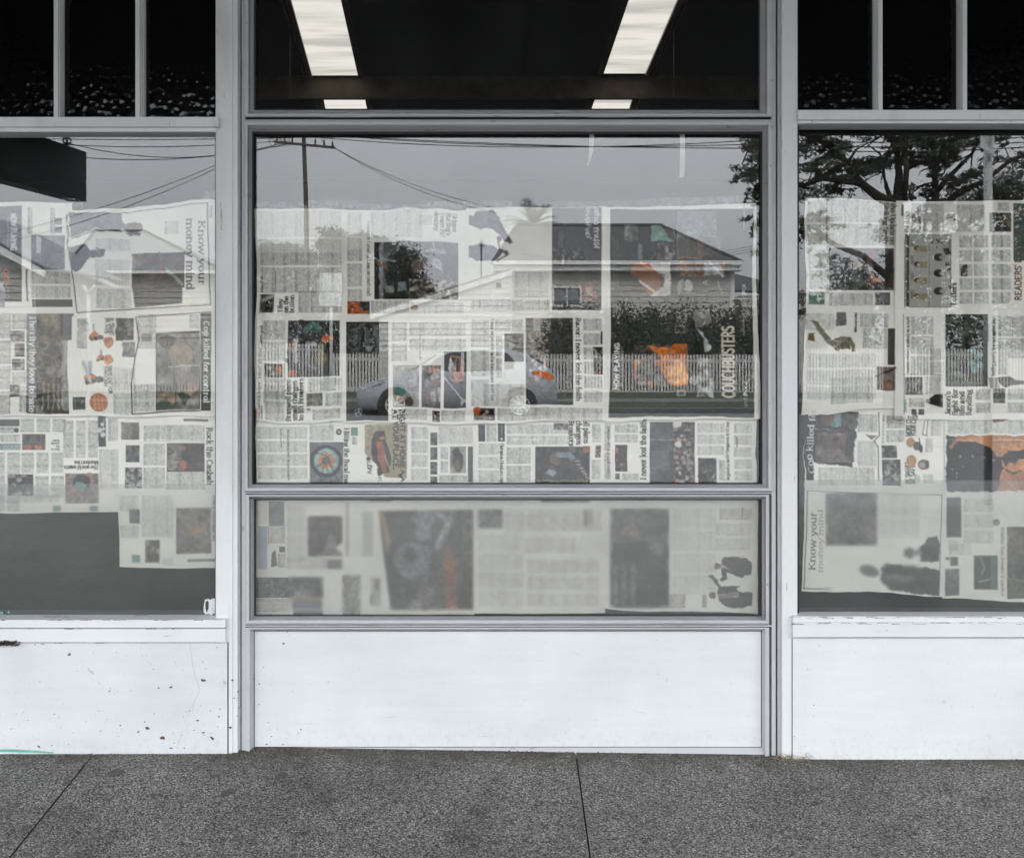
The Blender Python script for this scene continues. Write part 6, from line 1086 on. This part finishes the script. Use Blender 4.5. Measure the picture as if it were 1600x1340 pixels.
# trees behind the right window's fence
for k, (px, py, rx, ry, d, lab) in enumerate([(1262, 500, 34, 40, 38, 'low bushy tree nearest the right post behind the fence'), (1330, 470, 44, 60, 40, 'rounded tree behind the trunk of the spreading tree, on its left'), (1425, 430, 50, 90, 42, 'tall dark tree straight behind the forked trunk'), (1510, 410, 56, 110, 40, 'tall dense tree left of the bus stop pole'), (1600, 400, 60, 120, 39, 'tallest dense tree right of the bus stop pole')]):
    c = V(px, py, d); s = d/F; e = empty('background_tree', (c.x, c.y, -.6), lab, 'tree', 'trees behind the right window fence')
    leafcloud('crown', [((c.x, c.y, c.z), (rx*s, 1.4, ry*s), 2600), ((c.x, c.y, (c.z-.6)/2), (rx*s*.9, 1.2, c.z/2), 1500)], LV, .11, e, 80+k); m = MB(); m.tube([(c.x, c.y, -.6), (c.x, c.y, c.z)], [.2, .08], BARK); m.build('trunk', e)
# big branching tree over the right window
def limb(m, pts, r0, r1, d, mat=BARK):
    n = len(pts); m.tube([V(x, y, d+dz) for (x, y, dz) in [(p+(0,)) if len(p) == 2 else p for p in pts]], [r0+(r1-r0)*i/(n-1) for i in range(n)], mat, 7)
TD = 17.0; rt = random.Random(11); e = empty('spreading_tree', (V(1400, 600, TD).x, V(1400, 600, TD).y, -.4), 'large spreading tree with forked trunk and bent boughs filling the top right window', 'tree')
m = MB(); limb(m, [(1397, 660), (1399, 500), (1400, 400), (1398, 330), (1398, 308)], .19, .17, TD)
L_ = [[(1396, 318), (1372, 306), (1348, 288), (1334, 272), (1324, 254), (1306, 236), (1278, 218), (1248, 196)], [(1345, 286), (1312, 282), (1285, 279), (1262, 288), (1236, 292), (1205, 300), (1180, 290)], [(1394, 312), (1386, 292), (1381, 268), (1384, 252), (1376, 240)], [(1402, 314), (1406, 270), (1402, 232), (1394, 196), (1384, 140)], [(1412, 314), (1418, 262), (1412, 212), (1420, 130)], [(1418, 264), (1440, 252), (1466, 252), (1485, 240)], [(1462, 640), (1465, 420), (1463, 310), (1461, 258), (1474, 232), (1500, 190)], [(1466, 330), (1500, 300), (1540, 282), (1580, 250), (1640, 225)], [(1463, 300), (1490, 270), (1520, 240), (1545, 190)], [(1472, 400), (1510, 350), (1560, 318), (1620, 300)], [(1398, 440), (1350, 400), (1300, 380), (1262, 345), (1240, 350), (1205, 330)], [(1324, 254), (1340, 232), (1372, 215)], [(1300, 236), (1275, 255), (1250, 258), (1210, 240), (1170, 235)], [(1430, 420), (1445, 360), (1450, 310), (1440, 290)], [(1385, 140), (1340, 170), (1290, 190)], [(1420, 130), (1480, 190), (1540, 205)]]
RR = [.10, .06, .05, .085, .075, .04, .10, .08, .06, .08, .07, .03, .05, .04, .06, .06]
for k, (pts, r0) in enumerate(zip(L_, RR)): limb(m, [(x, y, rt.uniform(-.3, .3) if i else 0) for i, (x, y) in enumerate(pts)], r0, r0*.25, TD)
tips = []
for pts in L_:
    for (x, y) in pts[2:]:
        for _ in range(3):
            a = rt.uniform(0, 6.28); l = rt.uniform(14, 34); x2, y2 = x+l*math.cos(a), y+l*.7*math.sin(a); x3, y3 = x2+l*.5*math.cos(a+rt.uniform(-.9, .9)), y2+l*.4*math.sin(a+rt.uniform(-.9, .9))
            dz = rt.uniform(-.6, .6); m.tube([V(x, y, TD), V(x2, y2, TD+dz), V(x3, y3, TD+dz*1.5)], [.018, .010, .004], BARK, 4, False); tips.append((x2, y2, dz)); tips.append((x3, y3, dz*1.5))
m.build('trunk', e)
bl = []; s = TD/F
def inhole(x, y):
    for (hx, hy, rx, ry) in ((1360, 232, 26, 14), (1352, 300, 22, 22), (1438, 282, 20, 20), (1278, 246, 12, 8), (1295, 262, 16, 6), (1248, 330, 30, 8), (1530, 240, 12, 12), (1500, 345, 10, 10), (1384, 280, 10, 18)):
        if ((x-hx)/rx)**2+((y-hy)/ry)**2 < 1: return True
    return False
for (x, y, dz) in tips:
    if inhole(x, y): continue
    c = V(x, y, TD+dz); rr = rt.uniform(8, 17); bl.append((tuple(c), (rr*s*1.3, .35, rr*s*.65), 90))
for (x, y, rx, ry, n) in [(1270, 222, 34, 20, 900), (1290, 250, 22, 12, 400), (1358, 254, 24, 11, 800), (1345, 266, 20, 8, 400), (1262, 300, 26, 20, 500), (1310, 298, 24, 12, 400), (1345, 205, 40, 8, 500), (1438, 218, 34, 26, 1300), (1455, 245, 24, 14, 500), (1490, 215, 34, 20, 800), (1560, 300, 40, 36, 1700), (1600, 340, 40, 60, 2200), (1520, 320, 26, 26, 700), (1490, 300, 20, 24, 500), (1460, 335, 30, 14, 500), (1400, 345, 26, 12, 300), (1166, 222, 20, 20, 420), (1186, 252, 16, 22, 420), (1172, 270, 26, 8, 300), (1184, 296, 14, 20, 420), (1156, 280, 14, 5, 120), (1188, 350, 8, 22, 160), (1178, 335, 12, 5, 80), (1190, 388, 9, 14, 140), (1210, 260, 20, 50, 900), (1222, 340, 18, 40, 500), (1255, 355, 22, 16, 350), (1250, 380, 14, 26, 300), (1330, 150, 120, 30, 1800), (1500, 150, 120, 30, 1800), (1620, 240, 40, 40, 1200), (1540, 380, 50, 18, 700), (1420, 190, 60, 8, 500), (1300, 420, 40, 26, 260), (1350, 450, 36, 30, 260), (1370, 360, 26, 20, 260), (1300, 350, 30, 14, 220), (1440, 400, 40, 40, 600), (1500, 430, 50, 40, 700), (1580, 430, 50, 50, 900), (1270, 480, 24, 24, 120)]:
    bl.append((tuple(V(x, y, TD+rt.uniform(-.5, .5))), (rx*s, .7, ry*s), n))
bl = [(c_, r_, int(n_*.85)) for (c_, r_, n_) in bl]; leafcloud('crown', bl, LV, .048, e, 60, .30)
# palm
PD = 38; c = V(833, 352, PD); e = empty('palm_tree', (c.x, c.y, -.6), 'spiky palm crown rising over the house roof in the centre window', 'palm tree'); m = MB(); m.tube([(c.x, c.y, -.6), (c.x, c.y, c.z-.1)], [.22, .18], BARK); m.build('trunk', e); m = MB(); rp = random.Random(2)
for k in range(34):
    a = rp.uniform(0, 6.28); el = rp.uniform(-.5, 1.35); L = rp.uniform(1.15, 1.65); pts = []
    for j in range(7): t = j/6; pts.append(Vector((c.x+math.cos(a)*L*t*math.cos(el), c.y+math.sin(a)*L*t*math.cos(el), c.z+L*t*math.sin(el)-.45*t*t)))
    m.tube(pts, [.02, .018, .015, .012, .01, .006, .003], LV[2], 4, False)
    for j in range(1, 7):
        for sg in (-1, 1):
            for q in (0, .5):
                p = pts[j-1].lerp(pts[j], q); t_ = (pts[j]-pts[j-1]).normalized(); sd = t_.cross(Vector((0, 0, 1))).normalized()*sg; tip = p+(t_*.6+sd*.6+Vector((0, 0, -.25))).normalized()*.30
                m.add([p, p+t_*.035, tip], [(0, 1, 2)], LV[1 if k % 2 else 2])
m.build('fronds', e)
c = V(752, 381, 45); e = empty('cabbage_tree', (c.x, c.y, -.6), 'thin bare stemmed cabbage tree with a small tufted head left of the palm', 'tree'); m = MB(); m.tube([(c.x, c.y, -.6), (c.x, c.y, c.z)], .045, BARK); m.build('trunk', e)
m = MB()
for k in range(60):
    a, b_ = rp.uniform(0, 6.28), rp.uniform(-.9, 1.4); t = Vector((math.cos(a)*math.cos(b_), math.sin(a)*math.cos(b_), math.sin(b_))); m.add([c-Vector((.02, 0, 0)), c+Vector((.02, 0, 0)), c+t*rp.uniform(.2, .34)], [(0, 1, 2)], LV[2])
m.build('crown', e)
# ---- houses
WB = plain('weatherboard_cream', (.52, .51, .48), .7, .05, 2); WBW = plain('weatherboard_white', (.62, .62, .60), .7, .05, 2); TILE = plain('roof_tile_dark', (.060, .060, .062), .8, .15, 5, bump=.4); TRIM = plain('trim_white', (.74, .74, .73), .6); PANE = plain('house_window_dark', (.12, .125, .13), .4); IRON = plain('roof_iron_grey', (.17, .18, .20), .5, .08, 3)
def boards(m, x0, x1, z0, ztop, y, mat, pitch=.21):    # lapped boards; ztop: function of x or number
    z = z0
    zt = ztop if callable(ztop) else (lambda x: ztop)
    while z < max(zt(x0), zt(x1)):
        z2 = z+pitch; xs = [x0+(x1-x0)*i/24 for i in range(25)] if callable(ztop) else [x0, x1]
        for a, b in zip(xs[:-1], xs[1:]):
            za = min(z2, zt(a)); zb = min(z2, zt(b))
            if za <= z and zb <= z: continue
            za = max(za, z); zb = max(zb, z)
            m.add([(a, y+.03, z), (b, y+.03, z), (b, y, zb), (a, y, za), (a, y, z), (b, y, z)], [(0, 1, 2, 3), (4, 5, 1, 0)], mat)
        z = z2
hd = 33.0; A = V(790, 418, hd); B = V(1147, 418, hd); h1 = empty('weatherboard_house', (A.x, A.y, -.6), 'cream weatherboard house with dark hipped roof and white gutter behind the hedge', 'house')
m = MB(); boards(m, A.x, B.x, -.6, A.z, A.y, WB, .213); m.box((A.x, A.y, -.6), (B.x, A.y-7.5, A.z), WB); m.box((B.x-.14, A.y+.05, -.6), (B.x+.02, A.y-.1, A.z), TRIM); m.build('wall', h1)
m = MB(); ea, eb = V(770, 409, hd-.5), V(1160, 409, hd-.5); ra, rb = V(808, 352, hd+3.5), V(1034, 352, hd+3.5); yb_ = ra.y-(ea.y-ra.y); zz = ea.z
vs = [(ea.x, ea.y, zz), (eb.x, eb.y, zz), (eb.x, yb_, zz), (ea.x, yb_, zz), (ra.x, ra.y, ra.z), (rb.x, rb.y, ra.z)]
m.add(vs, [(0, 1, 5, 4), (1, 2, 5), (2, 3, 4, 5), (3, 0, 4), (0, 3, 2, 1)], TILE)
rf = m.build('roof', h1); m = MB(); m.tube([vs[4], vs[5]], .09, TILE); m.tube([vs[1], vs[5]], .08, TILE); m.tube([vs[0], vs[4]], .08, TILE); m.build('ridge_cap', rf)
m = MB(); m.box((ea.x, ea.y+.12, zz-.10), (eb.x, ea.y, zz+.04), TRIM); m.box((ea.x, ea.y-.02, zz-.30), (eb.x, ea.y-.06, zz-.12), TRIM); m.box((ea.x, ea.y-.06, zz-.32), (eb.x, A.y+.03, zz-.30), TRIM); m.build('gutter', h1)
for (wx0, wx1, wy0, wy1) in ((866, 906, 450, 476),):
    a, b = V(wx0, wy0, hd-.06), V(wx1, wy1, hd-.06); m = MB(); ring_ = .09
    m.box((a.x-ring_, a.y+.03, b.z-ring_), (b.x+ring_, a.y, b.z), TRIM); m.box((a.x-ring_, a.y+.03, a.z), (b.x+ring_, a.y, a.z+ring_), TRIM); m.box((a.x-ring_, a.y+.03, b.z), (a.x, a.y, a.z), TRIM); m.box((b.x, a.y+.03, b.z), (b.x+ring_, a.y, a.z), TRIM); m.box(((a.x+b.x)/2-.03, a.y+.02, b.z), ((a.x+b.x)/2+.03, a.y, a.z), TRIM)
    wn = m.build('window', h1); m = MB(); m.box((a.x, a.y+.005, b.z), (b.x, a.y-.03, a.z), PANE); m.build('pane', wn)
# low wing with a raking roof edge
wd = 31.0; a, b = V(583, 494, wd), V(800, 424, wd); m = MB(); zt_ = lambda x: a.z+(b.z-a.z)*(x-a.x)/(b.x-a.x)-.12
boards(m, a.x+.2, b.x, -.6, zt_, a.y, WBW, .2); m.prism([(a.x+.2, a.y-.02, -.6), (b.x, a.y-.02, -.6), (b.x, a.y-.02, zt_(b.x)), (a.x+.2, a.y-.02, zt_(a.x))], (0, -1.8, 0), WBW); m.build('wing_wall', h1)
m = MB(); m.prism([(a.x-.1, a.y+.15, a.z-.12), (b.x, a.y+.15, b.z-.12), (b.x, a.y+.15, b.z+.05), (a.x-.1, a.y+.15, a.z+.05)], (0, -.04, 0), TRIM); m.prism([(a.x-.1, a.y+.10, a.z+.05), (b.x, a.y+.10, b.z+.05), (b.x, a.y+.10, b.z+.12), (a.x-.1, a.y+.10, a.z+.12)], (0, -2.1, 0), IRON); m.build('wing_roof', h1)
# neighbour at the right of the centre window
h2 = empty('small_house', (V(1150, 440, 36).x, V(1150, 440, 36).y, -.6), 'low house with plain sloping roof and trellis just right of the weatherboard house', 'house')
a, b = V(1146, 450, 36), V(1260, 450, 36); m = MB(); m.box((a.x+.3, a.y, -.6), (b.x, a.y-5, V(0, 462, 36).z), WB); m.build('wall', h2)
r0, r1 = V(1146, 428, 37), V(1250, 462, 36); m = MB(); p0, p1, p2, p3 = V(1144, 456, 35.8), V(1262, 462, 35.8), V(1230, 450, 38), V(1148, 430, 38); m.prism([p0, p1, p2, p3], (0, 0, .08), TILE); m.build('roof', h2)
m = MB()
for k in range(12): x = a.x+.3+k*.17; zt2 = V(0, 468, 35.7).z; m.tube([(x, a.y+.1, zt2-.3), (x+.28, a.y+.1, zt2)], .012, TRIM, 4); m.tube([(x+.28, a.y+.1, zt2-.3), (x, a.y+.1, zt2)], .012, TRIM, 4)
m.box((a.x, a.y+.12, V(0, 467, 35.7).z), (a.x+2.6, a.y+.08, V(0, 465, 35.7).z), TRIM); m.box((a.x, a.y+.12, V(0, 479, 35.7).z), (a.x+2.6, a.y+.08, V(0, 477, 35.7).z), TRIM); m.build('trellis', h2)
# houses of the left window
h3 = empty('gabled_house', (V(0, 430, 25).x, V(0, 430, 25).y, -.3), 'grey house with white barge boards sloping down at the left edge of the left window', 'house')
gd = 25.0; ap = V(-120, 318, gd); ev = V(69, 422, gd); m = MB()
sl = lambda x: ap.z+(ev.z-ap.z)*(x-ap.x)/(ev.x-ap.x)-.35
boards(m, ap.x, ev.x-.5, -.5, sl, gd*-1+D-.5, WB, .2); m.prism([(ap.x, D-gd-.52, -.5), (ev.x-.5, D-gd-.52, -.5), (ev.x-.5, D-gd-.52, sl(ev.x-.5)), (ap.x, D-gd-.52, sl(ap.x))], (0, -6, 0), WB); m.build('wall', h3)
m = MB(); m.prism([(ap.x, ap.y, ap.z), (ev.x, ev.y, ev.z), (ev.x, ev.y, ev.z-.2), (ap.x, ap.y, ap.z-.3)], (0, -.05, 0), TRIM); m.build('barge_board', h3)
m = MB(); bk = 5.0; m.prism([(ap.x, ap.y+.05, ap.z+.04), (ev.x+.05, ev.y+.05, ev.z+.03), (ev.x+.05, ev.y-bk, ev.z+.03), (ap.x, ap.y-bk, ap.z+.04)], (0, 0, .06), IRON); m.build('roof', h3)
h4 = empty('hipped_house', (V(190, 430, 31).x, V(190, 430, 31).y, -.3), 'house with grey hipped iron roof behind the picket fence in the left window', 'house')
def hip(h, x0, x1, ye, rx0, rx1, yr, d, mat, dep=3.2):
    m = MB(); a, b = V(x0, ye, d), V(x1, ye, d); r0, r1 = V(rx0, yr, d+dep), V(rx1, yr, d+dep); y2 = a.y-2*dep
    v = [(a.x, a.y, a.z), (b.x, b.y, a.z), (b.x, y2, a.z), (a.x, y2, a.z), tuple(r0), tuple(r1)]
    m.add(v, [(0, 1, 5, 4), (1, 2, 5), (2, 3, 4, 5), (3, 0, 4), (0, 3, 2, 1)], mat); o = m.build('roof', h); m = MB(); m.tube([v[4], v[5]], .07, TILE, 5); m.tube([v[0], v[4]], .06, TILE, 5); m.tube([v[1], v[5]], .06, TILE, 5); m.build('ridge_cap', o)
    m = MB(); boards(m, a.x+.4, b.x-.4, -.5, a.z-.1, a.y-.4, WB, .2); m.box((a.x+.4, a.y-.41, -.5), (b.x-.4, y2+.4, a.z-.01), WB); m.build('wall', h)
    m = MB(); m.box((a.x, a.y+.1, a.z-.14), (b.x, a.y-.02, a.z-.02), TRIM); m.build('gutter', h)
hip(h4, 96, 345, 421, 148, 226, 361, 31, IRON)
# ---- power pole and wires
pd = 36; px_ = V(477, 545, pd).x; top = V(474, 190, pd); e = empty('power_pole', (px_, D-pd, -.5), 'wooden power pole with one crossarm standing at the left of the centre window reflection', 'power pole')
m = MB(); m.tube([(px_+.06, D-pd, -.5), V(478, 330, pd), V(474, 215, pd), top], [.12, .10, .085, .08], WOODP, 8); m.build('pole', e)
m = MB(); m.prism([V(428, 219, pd-.15), V(523, 228, pd-.15), V(523, 231.5, pd-.15), V(428, 222.5, pd-.15)], (0, -.1, 0), WOODP); m.build('crossarm', e)
for x_, y_ in ((432, 217), (444, 218), (456, 219), (492, 222.5), (506, 224), (519, 226)): c = V(x_, y_, pd-.15); m = MB(); m.tube([c+Vector((0, 0, -.05)), c+Vector((0, 0, .16))], [.045, .03], WOODP, 6); m.build('insulator', e)
m = MB(); m.box(tuple(V(462, 205, pd-.2)), tuple(V(484, 211, pd+.1)), WOODP); m.build('pole_bracket', e)
WIRE = plain('wire_black', (.02, .02, .02), .6)
def wire(p, q, sag, r_, m, n=14): m.tube([p.lerp(q, t)-Vector((0, 0, sag*4*t*(1-t))) for t in np.linspace(0, 1, n)], r_, WIRE, 4, False)
rw_ = random.Random(4)
for k in range(8):
    m = MB()
    x_ = rw_.choice((430, 444, 456, 492, 506, 520)); a = V(x_, 219, pd-.15); b = V(x_+rw_.uniform(-14, 14), 204+rw_.uniform(-4, 4), pd); wire(a, b, rw_.uniform(.1, .5), .011, m, 9); m.build('jumper_loop', e)
runs = [((472, 212, 36), (1200, 217, 30), .35, 'topmost wire running right from the power pole'), ((506, 210, 36), (1200, 224, 30), .25, 'middle wire running right from the power pole'), ((480, 208, 36), (1200, 231, 30), .15, 'lowest wire running right from the power pole'),
        ((1200, 217, 30), (1700, 206, 27), .2, 'upper wire continuing behind the spreading tree'), ((1200, 224, 30), (1700, 214, 27), .2, 'middle wire continuing behind the spreading tree'), ((1200, 231, 30), (1700, 222, 27), .2, 'lower wire continuing behind the spreading tree'),
        ((430, 220, 36), (100, 226, 34), .15, 'upper wire running left from the crossarm across the left window'), ((444, 222, 36), (100, 222, 34), .6, 'slack middle wire running left from the crossarm'), ((456, 223, 36), (-40, 220, 34), .7, 'lowest slack wire running left from the crossarm'), ((470, 214, 36), (-60, 214, 34), .1, 'straight top wire running left from the pole'),
        ((519, 229, 36), (778, 325, 34), .30, 'upper service wire sloping down from the pole to the house'), ((523, 231, 36), (776, 332, 34), .34, 'lower service wire sloping down from the pole to the house'), ((350, 252, 30), (-60, 379, 26), .25, 'upper sloping wire crossing the left window'), ((345, 259, 30), (-60, 392, 26), .32, 'lower sloping wire crossing the left window')]
for (a, b, sg, lab) in runs:
    m = MB(); a, b = V(*a), V(*b); wire(a, b, sg, .016 if 'service' not in lab and 'sloping' not in lab else .011, m, 24); o = m.build('overhead_wire', None, a); tag(o, lab, 'wire', 'overhead wires across the street')
for k in range(3):
    m = MB(); a, b = V(1095, 398+k*4, 38), V(1230, 372+k*4, 36); wire(a, b, .05, .010, m, 8); o = m.build('overhead_wire', None, a); tag(o, 'thin wire rising right over the small house roof, %s of three' % ('top', 'middle', 'bottom')[k], 'wire', 'overhead wires across the street')
# ---- signs
STEEL = plain('galvanised_steel', (.45, .46, .47), .5, .06); SIGNW = plain('sign_face_pale', (.60, .61, .61), .5); RUST = plain('bus_red', (.38, .09, .05), .5)
bd = 6.4; c = V(1547, 545, bd); e = empty('bus_stop_sign', (c.x, c.y, -.1), 'bus stop sign with a red bus picture on a pale pole in the right window', 'bus stop sign')
m = MB(); m.tube([(c.x, c.y, -.1), (c.x, c.y, V(0, 60, bd).z)], .0285, STEEL, 16); m.build('pole', e)
# the panel stands nearly edge on to the shop
ztop, zbt = V(0, 150, bd).z, V(0, 246, bd).z; pa = Vector((c.x+.02, c.y+.05, 0)); pb_ = V(1536, 545, bd-.35); pb_ = Vector((pb_.x, pb_.y, 0)); n_ = (pb_-pa).normalized(); w_ = (pb_-pa).length
m = MB(); nn = Vector((n_.y, -n_.x, 0)); nn = nn if nn.y > 0 else -nn
def SP(t, z): return Vector((pa.x+n_.x*w_*t, pa.y+n_.y*w_*t, z))
m.prism([SP(0, zbt), SP(1, zbt), SP(1, ztop), SP(0, ztop)], -nn*.004, SIGNW)
H_ = ztop-zbt
def patch(t0, z0, t1, z1, mat): m.prism([SP(t0, zbt+z0*H_)+nn*.003, SP(t1, zbt+z0*H_)+nn*.003, SP(t1, zbt+z1*H_)+nn*.003, SP(t0, zbt+z1*H_)+nn*.003], nn*.0005, mat)
patch(.22, .40, .78, .58, RUST); patch(.28, .49, .72, .54, SIGNW); patch(.28, .36, .38, .40, RUST); patch(.62, .36, .72, .40, RUST)
for k in range(5): patch(.18, .10+k*.045, .55+.25*((k*7) % 3)/2, .12+k*.045, MT if 0 else STEEL)
m.build('sign_panel', e)
d = 15.0; c = V(516, 545, d); e = empty('parking_sign', (c.x, c.y, -.3), 'pale rectangular street sign on a slim post, mirrored left of the silver car', 'street sign')
m = MB(); m.tube([(c.x, c.y, -.35), (c.x, c.y, V(0, 478, d).z)], .028, STEEL, 12); m.build('post', e); a, b = V(498, 426, d), V(533, 478, d); m = MB(); m.box((a.x, a.y+.03, b.z), (b.x, a.y+.035, a.z), SIGNW)
for k in range(3): m.box((a.x+.02, a.y+.0352, b.z+.06+k*.2), (b.x-.02, a.y+.037, b.z+.08+k*.2), STEEL)
m.build('sign_plate', e)
d = 13.0; c = V(137, 545, d); e = empty('street_post', (c.x, c.y, -.3), 'pale steel post with forked top mirrored over the money page', 'post')
m = MB(); m.tube([(c.x, c.y, -.35), (c.x, c.y, V(0, 458, d).z)], .030, STEEL, 12); m.tube([V(137, 460, d), V(128, 446, d)], .03, STEEL, 8); m.tube([V(137, 460, d), V(148, 446, d)], .03, STEEL, 8); m.build('post_shaft', e)
# ---- the parked hatchback (nose to the left in the mirror)
CARP = plain('car_paint_silver', (.36, .372, .40), .45, .02, 1, metal=.05); CGL = plain('car_glass', (.025, .028, .03), .06); TYRE = plain('tyre', (.018, .018, .018), .8); RIM = plain('rim_alloy', (.72, .73, .74), .4, metal=.1); BLKP = plain('car_black_trim', (.02, .02, .02), .5); TAIL = plain('tail_lamp', (.95, .20, .03), .25); LAMPG = plain('head_lamp', (.55, .57, .58), .1)
def car(px_front, px_rear, py_wheel, d, label, name='parked_car', paintm=CARP):
    k = d/F; x0 = (px_front-800)*k; yc = D-d-.87; zg_ = EYE+(HY-py_wheel)*k; Lr = (px_rear-px_front)*k; s = Lr/4.26
    e = empty(name, (x0+Lr/2, yc, zg_), label, 'car', 'cars parked across the road')
    # stations along the car: x, z of sill, z of belt/bonnet, half width at belt, z of roof (glass house top), half width roof
    st = [(0.0, .36, .55, .62, .55, .5), (.05, .22, .66, .74, .66, .6), (.25, .18, .76, .83, .76, .7), (.60, .18, .86, .87, .86, .72), (1.00, .18, .93, .88, .935, .70), (1.18, .18, .95, .885, 1.02, .66), (1.65, .18, .97, .89, 1.33, .60), (2.00, .18, .98, .89, 1.44, .585), (2.60, .18, .99, .89, 1.475, .58), (3.20, .18, 1.01, .885, 1.44, .57), (3.62, .18, 1.04, .87, 1.36, .55), (3.95, .19, 1.06, .84, 1.16, .58), (4.14, .22, 1.00, .80, 1.02, .60), (4.23, .30, .78, .74, .80, .6), (4.26, .40, .60, .66, .62, .5)]
    def P3(x, y, z): return (x0+x*s, yc+y*s, zg_+z*s)
    m = MB(); vs = []; n = 11
    for (x, zs, zb, hw, zt, hr) in st:
        prof = [(-.72*hw, zs), (-hw*.985, zs+.05), (-hw*1.0, zs+(zb-zs)*.5), (-hw*.985, zb), (-hr, zt-.015), (0, zt+.02), (hr, zt-.015), (hw*.985, zb), (hw, zs+(zb-zs)*.5), (hw*.985, zs+.05), (.72*hw, zs)]
        vs += [P3(x, yy, z) for yy, z in prof]
    fs = []
    for i in range(len(st)-1):
        for j in range(n-1): fs.append((i*n+j, (i+1)*n+j, (i+1)*n+j+1, i*n+j+1))
        fs.append((i*n+n-1, (i+1)*n+n-1, (i+1)*n, i*n))
    fs.append(tuple(range(n))); fs.append(tuple(range((len(st)-1)*n, len(st)*n))[::-1]); m.add(vs, fs, paintm, True); body_ = m.build('body', e)
    def side_y(x, z, sg):           # surface half width at x, z
        xs = [q[0] for q in st]; zb = np.interp(x, xs, [q[2] for q in st]); zt = np.interp(x, xs, [q[4] for q in st]); hw = np.interp(x, xs, [q[3] for q in st]); hr = np.interp(x, xs, [q[5] for q in st])
        if z <= zb: return sg*hw*1.0
        return sg*(hw*.985+(hr-hw*.985)*min(1, (z-zb)/max(.01, zt-.015-zb)))
    for sg in (1, -1):
        for poly_ in ([(1.42, 1.0), (2.22, 1.01), (2.22, 1.42), (1.98, 1.40), (1.72, 1.28)], [(2.29, 1.01), (3.08, 1.035), (3.07, 1.41), (2.6, 1.44), (2.29, 1.425)], [(3.14, 1.04), (3.50, 1.10), (3.64, 1.22), (3.50, 1.32), (3.13, 1.405)]):
            m = MB(); m.prism([P3(x, side_y(x, z, sg)+sg*.006, z) for x, z in poly_], (0, -sg*.004*s, 0), CGL); m.build('side_window', e)
        for xw in (.86, 3.46):
            w = MB(); cx, cy_, cz = P3(xw, sg*.80, .315); R0, R1, W = .315*s, .21*s, .10*s
            N = 28; v = []; 
            for a in range(N):
                t = 2*math.pi*a/N
                for (rr, yo) in ((R1, W), (R0*.93, W), (R0, W*.7), (R0, -W*.7), (R0*.93, -W), (R1, -W)): v.append((cx+rr*math.cos(t), cy_+yo, cz+rr*math.sin(t)))
            f = [(a*6+b, ((a+1) % N)*6+b, ((a+1) % N)*6+(b+1) % 6, a*6+(b+1) % 6) for a in range(N) for b in range(6)]; w.add(v, f, TYRE, True)
            # dark wheel arch behind
            v = [(cx+.375*s*math.cos(t), cy_+sg*.085*s, cz+.375*s*math.sin(t)) for t in np.linspace(0, 6.283, 29)[:-1]]; w.add(v, [tuple(range(28))], BLKP)
            wh = w.build('wheel', e); w = MB(); yo = cy_+sg*W*.9
            for a in range(10):
                t = 2*math.pi*a/10; u = Vector((math.cos(t), 0, math.sin(t))); q = Vector((-math.sin(t), 0, math.cos(t))); c0 = Vector((cx, yo, cz)); w.prism([c0+u*.03*s-q*.022*s, c0+u*R1*.97-q*.016*s, c0+u*R1*.97+q*.016*s, c0+u*.03*s+q*.022*s], (0, -sg*.02, 0), RIM)
            v = []
            for a in range(N):
                t = 2*math.pi*a/N
                for (rr, yy) in ((R1*.9, yo), (R1*1.02, yo+sg*.01), (R1*1.02, yo-sg*.03), (R1*.9, yo-sg*.03)): v.append((cx+rr*math.cos(t), yy, cz+rr*math.sin(t)))
            f = [(a*4+b, ((a+1) % N)*4+b, ((a+1) % N)*4+(b+1) % 4, a*4+(b+1) % 4) for a in range(N) for b in range(4)]; w.add(v, f, RIM, True); w.tube([(cx, yo-.02*sg, cz), (cx, yo+sg*.012, cz)], .05*s, RIM, 12); w.build('rim', wh)
        m = MB(); tl = [(3.70, 1.0), (3.98, 1.03), (4.16, .93), (4.17, .84), (4.02, .86), (3.85, .92)]; m.prism([P3(x, side_y(x, z, sg)+sg*.012, z) for x, z in tl], (0, -sg*.05*s, 0), TAIL); m.build('tail_light', e)
        m = MB(); hl = [(.10, .68), (.22, .75), (.56, .83), (.62, .80), (.40, .71), (.16, .62)]; m.prism([P3(x, side_y(x, z, sg)+sg*.012, z) for x, z in hl], (0, -sg*.05*s, 0), LAMPG); m.build('head_light', e)
        m = MB(); m.box(P3(1.50, sg*.90, .98), P3(1.66, sg*1.06, 1.11), paintm); m.build('wing_mirror', e)
        for xh in (2.12, 2.98): m = MB(); m.box(P3(xh, sg*.885, .80), P3(xh+.17, sg*.905, .835), RIM); m.build('door_handle', e)
        for pts in ([(1.25, .25), (1.22, .6), (1.38, .95)], [(2.25, .25), (2.25, .98)], [(3.0, .62), (3.12, .8), (3.16, 1.0)], [(3.0, .62), (2.9, .3)]):
            m = MB(); m.tube([P3(x, side_y(x, z, sg)+sg*.002, z) for x, z in pts], .004, BLKP, 4, False); m.build('door_gap', e)
    m = MB(); m.prism([P3(1.22, -.60, 1.045), P3(1.22, .60, 1.045), P3(1.66, .56, 1.345), P3(1.66, -.56, 1.345)], (-.01, 0, .012), CGL); m.build('windscreen', e)
    m = MB(); m.prism([P3(3.68, -.50, 1.355), P3(3.68, .50, 1.355), P3(3.97, .52, 1.175), P3(3.97, -.52, 1.175)], (.012, 0, .012), CGL); m.build('rear_window', e)
    m = MB(); m.box(P3(-.012, -.45, .28), P3(.03, .45, .42), BLKP); m.build('grille', e)
    return e
car(553, 872, 656, 19.4, 'silver hatchback parked nose left in front of the white picket fence')
